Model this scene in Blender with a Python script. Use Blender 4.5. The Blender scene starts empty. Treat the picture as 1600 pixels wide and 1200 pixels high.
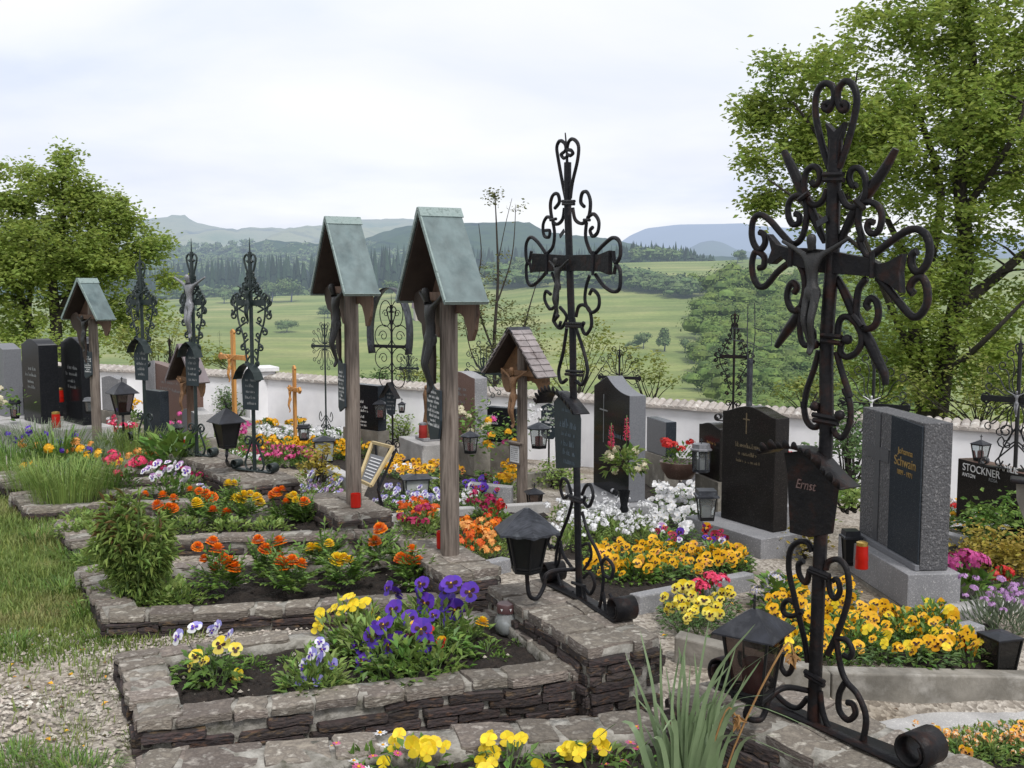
import bpy, bmesh, math, random
from mathutils import Vector, Matrix
PI = math.pi
R = random.Random(11)
V = Vector
scene = bpy.context.scene
COL = scene.collection

# ------------------------------------------------------------------ camera model
EYE = V((0, 0, 1.55)); F = 1600.0
PITCH = math.atan(145 / F)
_c, _s = math.cos(PITCH), math.sin(PITCH)
def ray(px, py):
    x = (px - 800) / F; y = (600 - py) / F
    return V((x, _c + y * _s, -_s + y * _c))
def P(px, py, z):
    d = ray(px, py); return EYE + d * ((z - EYE.z) / d.z)
def PD(px, py, y):
    d = ray(px, py); return EYE + d * (y / d.y)
def smooth(a, b, x):
    t = max(0.0, min(1.0, (x - a) / (b - a))); return t * t * (3 - 2 * t)
def lerp(a, b, t): return a + (b - a) * t
def interp(pts, x):
    if x <= pts[0][0]: return pts[0][1]
    for (x0, y0), (x1, y1) in zip(pts, pts[1:]):
        if x <= x1:
            t = (x - x0) / (x1 - x0); t = t * t * (3 - 2 * t); return y0 + (y1 - y0) * t
    return pts[-1][1]

# ------------------------------------------------------------------ terrain
WALLP = [V((-15.0, 19.6)), V((-7.4, 16.6)), V((-3.6, 15.05)), V((5.0, 10.0)), V((9.5, 7.3)), V((13.5, 4.5))]
def wall_dist(x, y):
    best = None
    p = V((x, y))
    for a, b in zip(WALLP, WALLP[1:]):
        ab = b - a; t = max(0, min(1, (p - a).dot(ab) / ab.length_squared))
        q = a + ab * t; d = (p - q).length
        n = V((-ab.y, ab.x)).normalized()
        sgn = 1 if (p - a).dot(n) > 0 else -1
        if best is None or d < abs(best): best = sgn * d
    return best
def zchurch(x, y):
    s = .95 * x + .31 * y
    k = max(0.0, s - .5)
    return -.085 * k - .04 * max(0.0, y - 7) - .15 * smooth(-1.32, -1.0, x) * (1 - smooth(3.75 + .3 * x, 4.15 + .3 * x, y))
RIDGE = [(-.6, -1), (-.35, -2.2), (-.28, -1.0), (-.18, .0), (-.10, 4), (-.03, 8.5), (.06, 13.6), (.17, 14.6), (.25, 15.6), (.6, 16)]
def zfar(x, y):
    D = max(y, 1.0); t = x / D
    if D < 150: z = lerp(-3.0, -15.0, smooth(10, 150, D))
    elif D < 180: z = -15
    else:
        r = interp(RIDGE, t)
        q = min(1.0, (D - 180) / 270); z = lerp(-15, r, q ** .92)
        if D > 450: z = r - 10 * smooth(450, 560, D)
    z += 1.2 * math.sin(x * .021 + 1) * math.sin(y * .017) * smooth(100, 220, D) * (1 - smooth(380, 440, D))
    return z
def Z(x, y):
    zc = zchurch(x, y)
    if y < 4.0 and x < 12: return zc
    dw = wall_dist(x, y)
    if dw <= .1: return zc
    zz = zc - 1.3 * smooth(.1, 1.2, dw)
    return lerp(zz, zfar(x, y), smooth(.6, 22, dw))
def G(px, py, h=0.0):
    d = ray(px, py); t = 1.0; prev = t
    while t < 3000:
        q = EYE + d * t
        if q.z < Z(q.x, q.y) + h:
            lo, hi = prev, t
            for _ in range(24):
                m = (lo + hi) / 2; q = EYE + d * m
                if q.z < Z(q.x, q.y) + h: hi = m
                else: lo = m
            return EYE + d * hi
        prev = t; t *= 1.03
    return EYE + d * 700

# ------------------------------------------------------------------ scene-object helpers
def setp(o, label=None, cat=None, group=None, kind=None):
    if label: o['label'] = label
    if cat: o['category'] = cat
    if group: o['group'] = group
    if kind: o['kind'] = kind
    return o
def thing(name, label, cat, loc=(0, 0, 0), rz=0, group=None, sc=1.0):
    o = bpy.data.objects.new(name, None); COL.objects.link(o)
    o.empty_display_size = .1
    o.location = loc; o.rotation_euler = (0, 0, rz); o.scale = (sc, sc, sc)
    return setp(o, label, cat, group, 'thing')
def dup(root, loc=None, rz=None, sc=None, label=None, group=None):
    r = root.copy(); COL.objects.link(r)
    if loc is not None: r.location = loc
    if rz is not None: r.rotation_euler = (0, 0, rz)
    if sc is not None: r.scale = (sc, sc, sc)
    if label: r['label'] = label
    if group: r['group'] = group
    for ch in list(root.children):
        c = ch.copy(); COL.objects.link(c); c.parent = r
        for g in list(ch.children):
            d = g.copy(); COL.objects.link(d); d.parent = c
    return r

class MB:
    def __init__(s): s.v = []; s.f = []; s.m = []
    def add(s, vs, fs, mi=0):
        n = len(s.v); s.v.extend([V(p) for p in vs])
        for f in fs: s.f.append([n + i for i in f]); s.m.append(mi)
    def mesh(s, name, mats, smoothang=None, off=None):
        me = bpy.data.meshes.new(name)
        vs = [(p - off)[:] for p in s.v] if off is not None else [p[:] for p in s.v]
        me.from_pydata(vs, [], s.f); me.update()
        mats = mats if isinstance(mats, (list, tuple)) else [mats]
        for m in mats: me.materials.append(m)
        if len(mats) > 1: me.polygons.foreach_set('material_index', s.m)
        if smoothang is not None:
            me.polygons.foreach_set('use_smooth', [True] * len(me.polygons))
            if smoothang < 3.1: me.set_sharp_from_angle(angle=smoothang)
        return me
    def build(s, name, mats, parent=None, smoothang=None, world=False, bevel=0, **kw):
        off = V(parent.location) if (parent is not None and world) else None
        if off is not None and parent.parent is not None: off = off + V(parent.parent.location)
        me = s.mesh(name, mats, smoothang, off)
        o = bpy.data.objects.new(name, me); COL.objects.link(o)
        if parent is not None: o.parent = parent
        if bevel:
            b = o.modifiers.new('Bevel', 'BEVEL'); b.width = bevel; b.segments = 2; b.limit_method = 'ANGLE'; b.angle_limit = .6
        return setp(o, **kw)
    # ---- shapes
    def box(s, c, ax, ay, az, mi=0):
        c = V(c); ax = V(ax); ay = V(ay); az = V(az)
        vs = [c + ax * i + ay * j + az * k for k in (-1, 1) for j in (-1, 1) for i in (-1, 1)]
        s.add(vs, [(0, 2, 3, 1), (4, 5, 7, 6), (0, 1, 5, 4), (2, 6, 7, 3), (0, 4, 6, 2), (1, 3, 7, 5)], mi)
    def abox(s, x0, x1, y0, y1, z0, z1, mi=0):
        s.box(((x0 + x1) / 2, (y0 + y1) / 2, (z0 + z1) / 2), ((x1 - x0) / 2, 0, 0), (0, (y1 - y0) / 2, 0), (0, 0, (z1 - z0) / 2), mi)
    def tube(s, pts, r, seg=6, mi=0, flat=None, nrm=None, cap=True, sm=0):
        pts = [V(p) for p in pts]
        if sm and len(pts) > 2: pts = catmull(pts, sm)
        n = len(pts)
        rr = r if callable(r) else (lambda t: r)
        if isinstance(r, tuple): rr = lambda t: lerp(r[0], r[1], t)
        base = len(s.v); up = V(nrm) if nrm is not None else None
        N = None
        for i, p in enumerate(pts):
            t = (pts[min(n - 1, i + 1)] - pts[max(0, i - 1)])
            if t.length < 1e-9: t = V((0, 0, 1))
            t.normalize()
            if up is not None: N = up - t * up.dot(t)
            elif N is None:
                a = V((0, 0, 1)) if abs(t.z) < .9 else V((1, 0, 0)); N = a - t * a.dot(t)
            else: N = N - t * N.dot(t)
            if N.length < 1e-6: N = t.orthogonal()
            N.normalize(); Bn = t.cross(N)
            q = rr(i / max(1, n - 1)); qa = q; qb = q * (flat if flat else 1)
            for k in range(seg):
                a = 2 * PI * (k + .5) / seg
                s.v.append(p + N * (math.cos(a) * qa) + Bn * (math.sin(a) * qb))
        for i in range(n - 1):
            for k in range(seg):
                a = base + i * seg + k; b = base + i * seg + (k + 1) % seg
                s.f.append([a, b, b + seg, a + seg]); s.m.append(mi)
        if cap:
            s.f.append([base + k for k in range(seg)][::-1]); s.m.append(mi)
            s.f.append([base + (n - 1) * seg + k for k in range(seg)]); s.m.append(mi)
    def lathe(s, prof, seg=16, c=(0, 0, 0), mi=0, sx=1, sy=1, rot=0, jag=None):
        c = V(c); base = len(s.v)
        for (r, z) in prof:
            for k in range(seg):
                a = 2 * PI * k / seg + rot
                s.v.append(c + V((r * math.cos(a) * sx, r * math.sin(a) * sy, z)))
        for i in range(len(prof) - 1):
            for k in range(seg):
                a = base + i * seg + k; b = base + i * seg + (k + 1) % seg
                s.f.append([a, b, b + seg, a + seg]); s.m.append(mi)
        if prof[0][0] > 1e-5: s.f.append([base + k for k in range(seg)][::-1]); s.m.append(mi)
        if prof[-1][0] > 1e-5: s.f.append([base + (len(prof) - 1) * seg + k for k in range(seg)]); s.m.append(mi)
    def prism(s, outline, fr, n0, n1, mi=0, miside=None, mitop=None):
        k = len(outline); ms = mi if miside is None else miside
        A = [fr.p(a, b, n1) for a, b in outline]; Bk = [fr.p(a, b, n0) for a, b in outline]
        base = len(s.v); s.v.extend(A + Bk)
        s.f.append([base + i for i in range(k)]); s.m.append(mi)
        s.f.append([base + k + i for i in range(k)][::-1]); s.m.append(ms)
        for i in range(k):
            j = (i + 1) % k
            s.f.append([base + j, base + i, base + k + i, base + k + j]); s.m.append(ms)
    def leaf(s, p, d, up, L, W, mi=0, fold=.25, bend=.0):
        p = V(p); d = V(d).normalized(); side = d.cross(V(up))
        if side.length < 1e-4: side = d.orthogonal()
        side.normalize(); n = side.cross(d)
        m = p + d * (L * .5)
        s.add([p, m + side * W * .5 + n * W * fold, p + d * L - n * (bend * L), m - side * W * .5 + n * W * fold], [(0, 1, 2), (0, 2, 3)], mi)
    def blade(s, pts, w, side, mi=0):
        side = V(side).normalized(); n = len(pts); base = len(s.v)
        for i, p in enumerate(pts):
            t = i / (n - 1); ww = w * (min(1, .55 + t * 2) if t < .5 else 1) * max(0.02, (1 - t) ** .6 if t > .3 else 1)
            s.v.append(V(p) - side * ww * .5); s.v.append(V(p) + side * ww * .5)
        for i in range(n - 1):
            a = base + 2 * i; s.f.append([a, a + 1, a + 3, a + 2]); s.m.append(mi)

class Frame:
    def __init__(s, o, A, B=(0, 0, 1), N=None):
        s.o = V(o); s.A = V(A).normalized(); s.B = V(B).normalized()
        s.N = V(N).normalized() if N is not None else s.A.cross(s.B).normalized()
    def p(s, a, b, n=0): return s.o + s.A * a + s.B * b + s.N * n
    def px(s, x, y, n=0):            # a photograph point measured on this real plane
        d = ray(x, y); o = s.o + s.N * n
        k = (o - EYE).dot(s.N) / d.dot(s.N); return EYE + d * k
    def ab(s, x, y):
        q = s.px(x, y) - s.o; return (q.dot(s.A), q.dot(s.B))

def catmull(p, k):
    out = []
    n = len(p)
    for i in range(n - 1):
        p0 = p[max(0, i - 1)]; p1 = p[i]; p2 = p[i + 1]; p3 = p[min(n - 1, i + 2)]
        for j in range(k):
            t = j / k
            out.append(.5 * ((2 * p1) + (p2 - p0) * t + (2 * p0 - 5 * p1 + 4 * p2 - p3) * t * t + (3 * p1 - p0 - 3 * p2 + p3) * t ** 3))
    out.append(p[-1]); return out
def spiral(cx, cz, r, a0, turns, n=12, shrink=.25):
    return [(cx + r * lerp(1, shrink, i / n) * math.cos(a0 + turns * 2 * PI * i / n), cz + r * lerp(1, shrink, i / n) * math.sin(a0 + turns * 2 * PI * i / n)) for i in range(n + 1)]
def rv(a=1.0): return V((R.uniform(-a, a), R.uniform(-a, a), R.uniform(-a, a)))
def rdir(zmin=-1, zmax=1):
    z = R.uniform(zmin, zmax); a = R.uniform(0, 2 * PI); q = math.sqrt(max(0, 1 - z * z)); return V((q * math.cos(a), q * math.sin(a), z))

# ------------------------------------------------------------------ materials
def L(r, g, b):
    f = lambda c: (c / 255 / 12.92) if c / 255 <= .04045 else ((c / 255 + .055) / 1.055) ** 2.4
    return (f(r), f(g), f(b), 1)
HAZE = (.50, .60, .80, 1)  # glow colour painted over far surfaces to imitate haze in the air
def nodes(name):
    m = bpy.data.materials.new(name); m.use_nodes = True
    nt = m.node_tree; nt.nodes.clear()
    return m, nt
def nn(nt, typ, **kw):
    n = nt.nodes.new(typ)
    for k, v in kw.items():
        if k.startswith('i_'):
            key = k[2:]; key = int(key) if key.isdigit() else key.replace('_', ' ')
            n.inputs[key].default_value = v
        else: setattr(n, k, v)
    return n
def ramp(nt, stops, interp='LINEAR'):
    n = nt.nodes.new('ShaderNodeValToRGB'); r = n.color_ramp; r.interpolation = interp
    while len(r.elements) > 1: r.elements.remove(r.elements[-1])
    r.elements[0].position = stops[0][0]; r.elements[0].color = stops[0][1]
    for p, c in stops[1:]:
        e = r.elements.new(p); e.color = c
    return n
def col4(c): return tuple(c) if len(c) == 4 else tuple(c) + (1,)
def pmat(name, c1, c2=None, c3=None, scale=8, rough=.7, bump=.25, bscale=60, bdist=.004, metal=0, spec=.4, island=0, objr=0, transl=0, haze=False, stretch=(1, 1, 1), coords='Object', emis=0, wave=None, detail=5):
    m, nt = nodes(name); lk = nt.links.new
    c1 = col4(c1); c2 = col4(c2) if c2 else tuple(x * .7 for x in c1[:3]) + (1,)
    tc = nn(nt, 'ShaderNodeTexCoord'); mp = nn(nt, 'ShaderNodeMapping'); mp.inputs['Scale'].default_value = stretch
    lk(tc.outputs[coords], mp.inputs['Vector'])
    if coords == 'Object' and objr >= 0:
        oi = nn(nt, 'ShaderNodeObjectInfo'); ml = nn(nt, 'ShaderNodeMath', operation='MULTIPLY', i_1=17.0); lk(oi.outputs['Random'], ml.inputs[0])
        cb = nn(nt, 'ShaderNodeCombineXYZ'); lk(ml.outputs[0], cb.inputs[0]); lk(ml.outputs[0], cb.inputs[2]); lk(cb.outputs[0], mp.inputs['Location'])
    no = nn(nt, 'ShaderNodeTexNoise', i_Scale=scale, i_Detail=detail, i_Roughness=.62); lk(mp.outputs[0], no.inputs['Vector'])
    st = [(.34, c1), (.66, c2)] if c3 is None else [(.3, c1), (.52, c2), (.7, col4(c3))]
    rp = ramp(nt, st); lk(no.outputs[0], rp.inputs[0]); out = rp.outputs[0]
    if wave:
        wv = nn(nt, 'ShaderNodeTexNoise', i_Scale=wave[0], i_Detail=3); mp2 = nn(nt, 'ShaderNodeMapping'); mp2.inputs['Scale'].default_value = wave[2]
        lk(tc.outputs[coords], mp2.inputs['Vector']); lk(mp2.outputs[0], wv.inputs['Vector'])
        rr = ramp(nt, [(.3, (wave[1],) * 3 + (1,)), (.65, (1.15,) * 3 + (1,))]); lk(wv.outputs[0], rr.inputs[0])
        mx = nn(nt, 'ShaderNodeMix', data_type='RGBA', blend_type='MULTIPLY'); mx.inputs[0].default_value = 1
        lk(out, mx.inputs[6]); lk(rr.outputs[0], mx.inputs[7]); out = mx.outputs[2]
    if island or objr > 0:
        hv = nn(nt, 'ShaderNodeHueSaturation'); lk(out, hv.inputs['Color'])
        if island:
            ge = nn(nt, 'ShaderNodeNewGeometry'); src = ge.outputs['Random Per Island']
        else: src = oi.outputs['Random']
        amt = island or objr
        mr = nn(nt, 'ShaderNodeMapRange'); mr.inputs['To Min'].default_value = 1 - amt; mr.inputs['To Max'].default_value = 1 + amt; lk(src, mr.inputs['Value']); lk(mr.outputs[0], hv.inputs['Value'])
        m2 = nn(nt, 'ShaderNodeMath', operation='MULTIPLY', i_1=7.31); fr = nn(nt, 'ShaderNodeMath', operation='FRACT'); lk(src, m2.inputs[0]); lk(m2.outputs[0], fr.inputs[0])
        mh = nn(nt, 'ShaderNodeMapRange'); mh.inputs['To Min'].default_value = .5 - .05 * amt; mh.inputs['To Max'].default_value = .5 + .05 * amt; lk(fr.outputs[0], mh.inputs['Value']); lk(mh.outputs[0], hv.inputs['Hue'])
        out = hv.outputs[0]
    b = nn(nt, 'ShaderNodeBsdfPrincipled'); lk(out, b.inputs['Base Color'])
    b.inputs['Roughness'].default_value = rough; b.inputs['Metallic'].default_value = metal; b.inputs['Specular IOR Level'].default_value = spec
    if bump:
        n2 = nn(nt, 'ShaderNodeTexNoise', i_Scale=bscale, i_Detail=4); lk(mp.outputs[0], n2.inputs['Vector'])
        bp = nn(nt, 'ShaderNodeBump', i_Strength=bump, i_Distance=bdist); lk(n2.outputs[0], bp.inputs['Height']); lk(bp.outputs[0], b.inputs['Normal'])
    sh = b.outputs[0]
    if transl:
        tr = nn(nt, 'ShaderNodeBsdfTranslucent'); lk(out, tr.inputs['Color']); ms = nn(nt, 'ShaderNodeMixShader', i_0=transl); lk(sh, ms.inputs[1]); lk(tr.outputs[0], ms.inputs[2]); sh = ms.outputs[0]
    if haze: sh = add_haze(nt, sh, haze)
    o = nn(nt, 'ShaderNodeOutputMaterial'); lk(sh, o.inputs['Surface'])
    return m
def add_haze(nt, sh, dist=2600):  # painted haze: surface colour fades into an even bluish emission with distance
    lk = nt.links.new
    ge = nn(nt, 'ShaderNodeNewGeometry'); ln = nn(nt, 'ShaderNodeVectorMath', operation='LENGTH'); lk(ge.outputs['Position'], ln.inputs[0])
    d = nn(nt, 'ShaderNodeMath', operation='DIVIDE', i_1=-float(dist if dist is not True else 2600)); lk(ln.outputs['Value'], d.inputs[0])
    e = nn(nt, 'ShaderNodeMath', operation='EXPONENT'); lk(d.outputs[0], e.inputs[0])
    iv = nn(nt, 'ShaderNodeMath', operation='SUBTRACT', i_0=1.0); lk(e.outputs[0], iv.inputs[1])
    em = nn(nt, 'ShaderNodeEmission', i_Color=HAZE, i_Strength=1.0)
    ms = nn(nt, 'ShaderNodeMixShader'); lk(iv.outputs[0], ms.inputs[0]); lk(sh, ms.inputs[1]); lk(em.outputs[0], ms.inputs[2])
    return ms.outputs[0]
def glassmat(name, tint, alpha=.75, rough=.05, dcol=(.5, .52, .52, 1)):
    m, nt = nodes(name); lk = nt.links.new
    t = nn(nt, 'ShaderNodeBsdfTransparent', i_Color=col4(tint)); g = nn(nt, 'ShaderNodeBsdfGlossy', i_Roughness=rough); d = nn(nt, 'ShaderNodeBsdfDiffuse', i_Color=dcol)
    fr = nn(nt, 'ShaderNodeFresnel', i_IOR=1.5)
    a = nn(nt, 'ShaderNodeMixShader', i_0=1 - alpha); lk(t.outputs[0], a.inputs[1]); lk(d.outputs[0], a.inputs[2])
    b = nn(nt, 'ShaderNodeMixShader'); lk(fr.outputs[0], b.inputs[0]); lk(a.outputs[0], b.inputs[1]); lk(g.outputs[0], b.inputs[2])
    o = nn(nt, 'ShaderNodeOutputMaterial'); lk(b.outputs[0], o.inputs['Surface']); return m

M = {}
M['iron'] = pmat('wrought_iron', (.008, .009, .011), (.016, .016, .019), (.026, .018, .016), scale=14, rough=.42, bump=.8, bscale=70, spec=.13)
M['rustiron'] = pmat('rusty_iron', (.008, .008, .010), (.013, .012, .013), (.03, .014, .011), scale=16, rough=.45, bump=.8, bscale=60, spec=.13)
M['greeniron'] = pmat('green_black_iron', (.010, .018, .018), (.02, .03, .03), scale=20, rough=.45, bump=.3, bscale=90)
M['greyiron'] = pmat('grey_sheet_iron', (.065, .07, .085), (.03, .033, .042), (.11, .12, .135), scale=9, rough=.45, bump=.3, bscale=50, metal=.3, wave=(30, .55, (1, 6, 1)))
M['darksheet'] = pmat('dark_sheet_metal', (.03, .033, .044), (.017, .018, .023), (.05, .052, .06), scale=12, rough=.42, bump=.3, bscale=60, metal=.2)
M['black'] = pmat('black_paint', (.006, .0065, .008), (.011, .011, .012), scale=12, rough=.38, bump=.15, spec=.35)
M['board'] = pmat('slate_blue_board', (.012, .02, .028), (.02, .03, .038), scale=10, rough=.5, bump=.15)
M['copper'] = pmat('patinated_copper', (.085, .125, .128), (.12, .162, .165), (.065, .10, .105), scale=5, rough=.5, bump=.2, bscale=25, spec=.5, wave=(14, .72, (1, 1, .25)))
M['copperedge'] = pmat('copper_flashing', (.16, .22, .21), (.24, .30, .29), (.10, .14, .13), scale=40, rough=.6, bump=.4, bscale=60)
M['oldwood'] = pmat('weathered_wood', (.12, .095, .08), (.20, .165, .14), (.07, .052, .042), scale=6, rough=.85, bump=.7, bscale=30, stretch=(5, 5, .5), wave=(14, .55, (6, 6, .35)))
M['brownwood'] = pmat('brown_wood', (.085, .05, .035), (.13, .08, .055), (.05, .03, .022), scale=6, rough=.75, bump=.5, bscale=30, stretch=(4, 4, .7))
M['darkwood'] = pmat('dark_wood', (.03, .02, .016), (.05, .035, .028), scale=8, rough=.8, bump=.4, bscale=40)
M['orangewood'] = pmat('varnished_wood', (.42, .19, .05), (.54, .27, .08), (.33, .13, .03), scale=5, rough=.45, bump=.2, bscale=30, stretch=(5, 5, .6))
M['carved'] = pmat('carved_brown_wood', (.14, .075, .04), (.22, .12, .06), (.07, .036, .022), scale=18, rough=.6, bump=.6, bscale=50)
M['bronze'] = pmat('dark_bronze', (.012, .013, .014), (.024, .024, .025), (.02, .016, .014), scale=25, rough=.45, bump=.5, bscale=70)
M['silver'] = pmat('silver_paint', (.30, .30, .32), (.17, .175, .19), scale=30, rough=.45, bump=.4, metal=.4)
M['shingle'] = pmat('grey_wood_shingle', (.19, .165, .165), (.27, .24, .24), (.13, .105, .10), scale=12, rough=.85, bump=.6, bscale=60, island=.18)
M['brownroof'] = pmat('brown_sheet_roof', (.16, .13, .135), (.21, .18, .19), scale=6, rough=.6, bump=.2)
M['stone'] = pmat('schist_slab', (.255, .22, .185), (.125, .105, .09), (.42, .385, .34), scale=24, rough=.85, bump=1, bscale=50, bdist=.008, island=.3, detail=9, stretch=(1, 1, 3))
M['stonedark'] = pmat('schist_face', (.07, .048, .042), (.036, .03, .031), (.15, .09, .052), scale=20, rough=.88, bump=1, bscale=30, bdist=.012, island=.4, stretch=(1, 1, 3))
M['mortar'] = pmat('lime_mortar', (.40, .385, .35), (.24, .225, .20), (.085, .082, .06), scale=14, rough=.95, bump=1, bscale=45, bdist=.012)
M['soil'] = pmat('dark_soil', (.012, .009, .008), (.024, .018, .015), (.04, .03, .024), scale=30, rough=.95, bump=1, bscale=70, bdist=.02)
M['granite'] = pmat('grey_granite', (.30, .30, .31), (.20, .20, .215), (.42, .42, .42), scale=95, rough=.6, bump=.2, bscale=120, detail=2, wave=(3, .75, (1, 1, 1)))
M['granitelight'] = pmat('light_granite', (.44, .435, .42), (.34, .33, .33), (.55, .54, .52), scale=110, rough=.65, bump=.2, bscale=120, detail=2, wave=(4, .75, (1, 1, 1)))
M['granitepol'] = pmat('polished_dark_granite', (.018, .019, .022), (.009, .01, .012), (.036, .037, .04), scale=130, rough=.16, bump=0, spec=.07, detail=2)
M['granitebrown'] = pmat('polished_brown_granite', (.028, .025, .024), (.015, .014, .014), (.052, .046, .042), scale=130, rough=.14, bump=0, spec=.07, detail=2)
M['graniteblue'] = pmat('dark_blue_granite', (.035, .042, .052), (.02, .025, .032), (.065, .073, .08), scale=140, rough=.22, bump=0, spec=.07, detail=2)
M['graniterough'] = pmat('rough_granite', (.13, .13, .137), (.06, .06, .065), (.22, .217, .222), scale=70, rough=.85, bump=1, bscale=60, bdist=.012, detail=3)
M['granitemid'] = pmat('smooth_mid_granite', (.085, .088, .096), (.05, .052, .06), scale=110, rough=.4, bump=0, detail=2)
M['granitedim'] = pmat('sawn_grey_granite', (.17, .175, .19), (.125, .13, .145), scale=100, rough=.5, bump=.1, detail=2)
M['redstone'] = pmat('red_brown_granite', (.165, .10, .08), (.12, .072, .06), (.22, .14, .115), scale=90, rough=.4, bump=.1, detail=2)
M['concrete'] = pmat('old_concrete', (.27, .25, .22), (.19, .175, .15), (.35, .33, .30), scale=7, rough=.9, bump=.6, bscale=60, wave=(4, .6, (1, 1, 1)))
M['plaster'] = pmat('white_plaster', (.78, .78, .80), (.70, .70, .73), scale=3, rough=.9, bump=.2, bscale=50, wave=(2.2, .9, (1, 1, .6)))
M['tile'] = pmat('weathered_roof_tile', (.44, .41, .38), (.32, .285, .26), (.55, .53, .50), scale=9, rough=.85, bump=.5, bscale=40, island=.15)
M['gold'] = pmat('gilt_lettering', (.40, .27, .09), (.30, .19, .06), scale=20, rough=.4, bump=0, metal=.3)
M['white'] = pmat('white_paint', (.72, .72, .72), (.6, .6, .62), scale=20, rough=.5, bump=0)
M['greyletter'] = pmat('grey_lettering', (.24, .25, .26), (.16, .165, .17), scale=40, rough=.5, bump=0)
M['dimgold'] = pmat('worn_gilt', (.17, .13, .075), (.10, .075, .045), scale=60, rough=.5, bump=0)
M['dimpink'] = pmat('faded_lettering', (.20, .13, .12), (.10, .065, .06), scale=60, rough=.6, bump=0)
M['dimletter'] = pmat('faded_blue_lettering', (.09, .12, .15), (.06, .085, .11), scale=40, rough=.6, bump=0)
M['redplastic'] = pmat('red_candle_plastic', (.60, .022, .012), (.48, .014, .008), scale=8, rough=.3, bump=0, transl=.25)
M['candle'] = pmat('red_candle', (.34, .03, .025), (.24, .02, .018), scale=8, rough=.5, bump=0)
M['brass'] = pmat('gold_lid', (.62, .42, .12), (.5, .33, .08), scale=10, rough=.3, bump=0, metal=.8)
M['lidbrown'] = pmat('brown_lid', (.10, .05, .05), (.065, .032, .035), scale=12, rough=.4, bump=.1)
M['jar'] = glassmat('jar_glass', (.80, .84, .86), .62, .08)
M['pane'] = glassmat('lantern_pane', (.8, .83, .83), .85, .05)
M['paneopal'] = pmat('frosted_pane', (.42, .44, .43), (.33, .35, .34), (.22, .24, .23), scale=9, rough=.25, bump=0)
M['panedark'] = glassmat('smoked_pane', (.42, .36, .34), .82, .06, (.05, .05, .05, 1))
M['bark'] = pmat('bark', (.028, .024, .02), (.05, .042, .035), (.018, .015, .013), scale=10, rough=.95, bump=1, bscale=30, bdist=.02, stretch=(3, 3, .6))
M['leafR'] = pmat('walnut_leaf', (.235, .325, .06), (.30, .375, .08), (.15, .235, .046), scale=.9, rough=.5, bump=0, island=.3, transl=.55)
M['leafL'] = pmat('left_tree_leaf', (.25, .335, .07), (.31, .385, .09), (.165, .25, .055), scale=.8, rough=.5, bump=0, island=.3, transl=.55)
M['leafY'] = pmat('yellow_green_leaf', (.22, .27, .06), (.28, .31, .085), (.15, .20, .045), scale=.9, rough=.5, bump=0, island=.4, transl=.4)
M['leafS'] = pmat('sapling_leaf', (.17, .17, .06), (.12, .14, .045), (.21, .18, .07), scale=1.5, rough=.5, bump=0, island=.4, transl=.4)
M['leafG'] = pmat('garden_leaf', (.09, .18, .03), (.14, .235, .045), (.05, .115, .022), scale=7, rough=.5, bump=0, island=.4, transl=.3)
M['leafD'] = pmat('dark_leaf', (.075, .14, .045), (.11, .18, .06), (.045, .09, .032), scale=7, rough=.5, bump=0, island=.4, transl=.25)
M['leafP'] = pmat('pale_leaf', (.175, .27, .06), (.235, .32, .085), (.115, .19, .04), scale=7, rough=.55, bump=0, island=.35, transl=.35)
M['leafGrey'] = pmat('grey_green_leaf', (.19, .24, .15), (.24, .29, .20), (.13, .17, .10), scale=7, rough=.6, bump=0, island=.3, transl=.3)
M['leafYel'] = pmat('golden_leaf', (.42, .33, .05), (.34, .27, .05), (.24, .22, .04), scale=7, rough=.55, bump=0, island=.3, transl=.35)
M['leafBr'] = pmat('reddish_leaf', (.10, .10, .03), (.17, .10, .04), (.07, .09, .025), scale=6, rough=.55, bump=0, island=.4, transl=.3)
M['iris'] = pmat('iris_leaf', (.14, .21, .10), (.19, .26, .14), (.10, .16, .07), scale=5, rough=.4, bump=.15, bscale=20, transl=.25, island=.15)
M['stem'] = pmat('stem', (.06, .11, .03), (.09, .14, .045), scale=8, rough=.6, bump=0)
M['grass'] = pmat('grass_blade', (.13, .20, .045), (.19, .245, .065), (.30, .27, .12), scale=1.6, rough=.6, bump=0, island=.4, transl=.35)
M['pebble'] = pmat('limestone_chips', (.44, .40, .345), (.34, .30, .26), (.54, .51, .46), scale=6, rough=.85, bump=.2, island=.4)
def flowermat(name, c, isl=.18): return pmat(name, c, tuple(x * .82 for x in c), scale=40, rough=.55, bump=0, island=isl, transl=.22)
FC = {'yellow': (.86, .64, .03), 'gold': (.84, .45, .012), 'pale': (.78, .66, .12), 'purple': (.10, .035, .42), 'lilac': (.36, .34, .74), 'white': (.80, .80, .82), 'cream': (.72, .66, .48),
      'orange': (.88, .23, .010), 'redorange': (.72, .11, .012), 'red': (.62, .02, .02), 'pink': (.78, .06, .16), 'rose': (.72, .12, .32), 'magenta': (.42, .02, .11), 'apricot': (.80, .36, .10), 'hydr': (.46, .44, .62), 'mauve': (.52, .30, .58), 'darkred': (.26, .02, .03), 'dark': (.05, .012, .012), 'blotch': (.05, .012, .012), 'hotpink': (.70, .10, .36)}
for k, c in FC.items(): M['f_' + k] = flowermat('petal_' + k, c)
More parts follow.
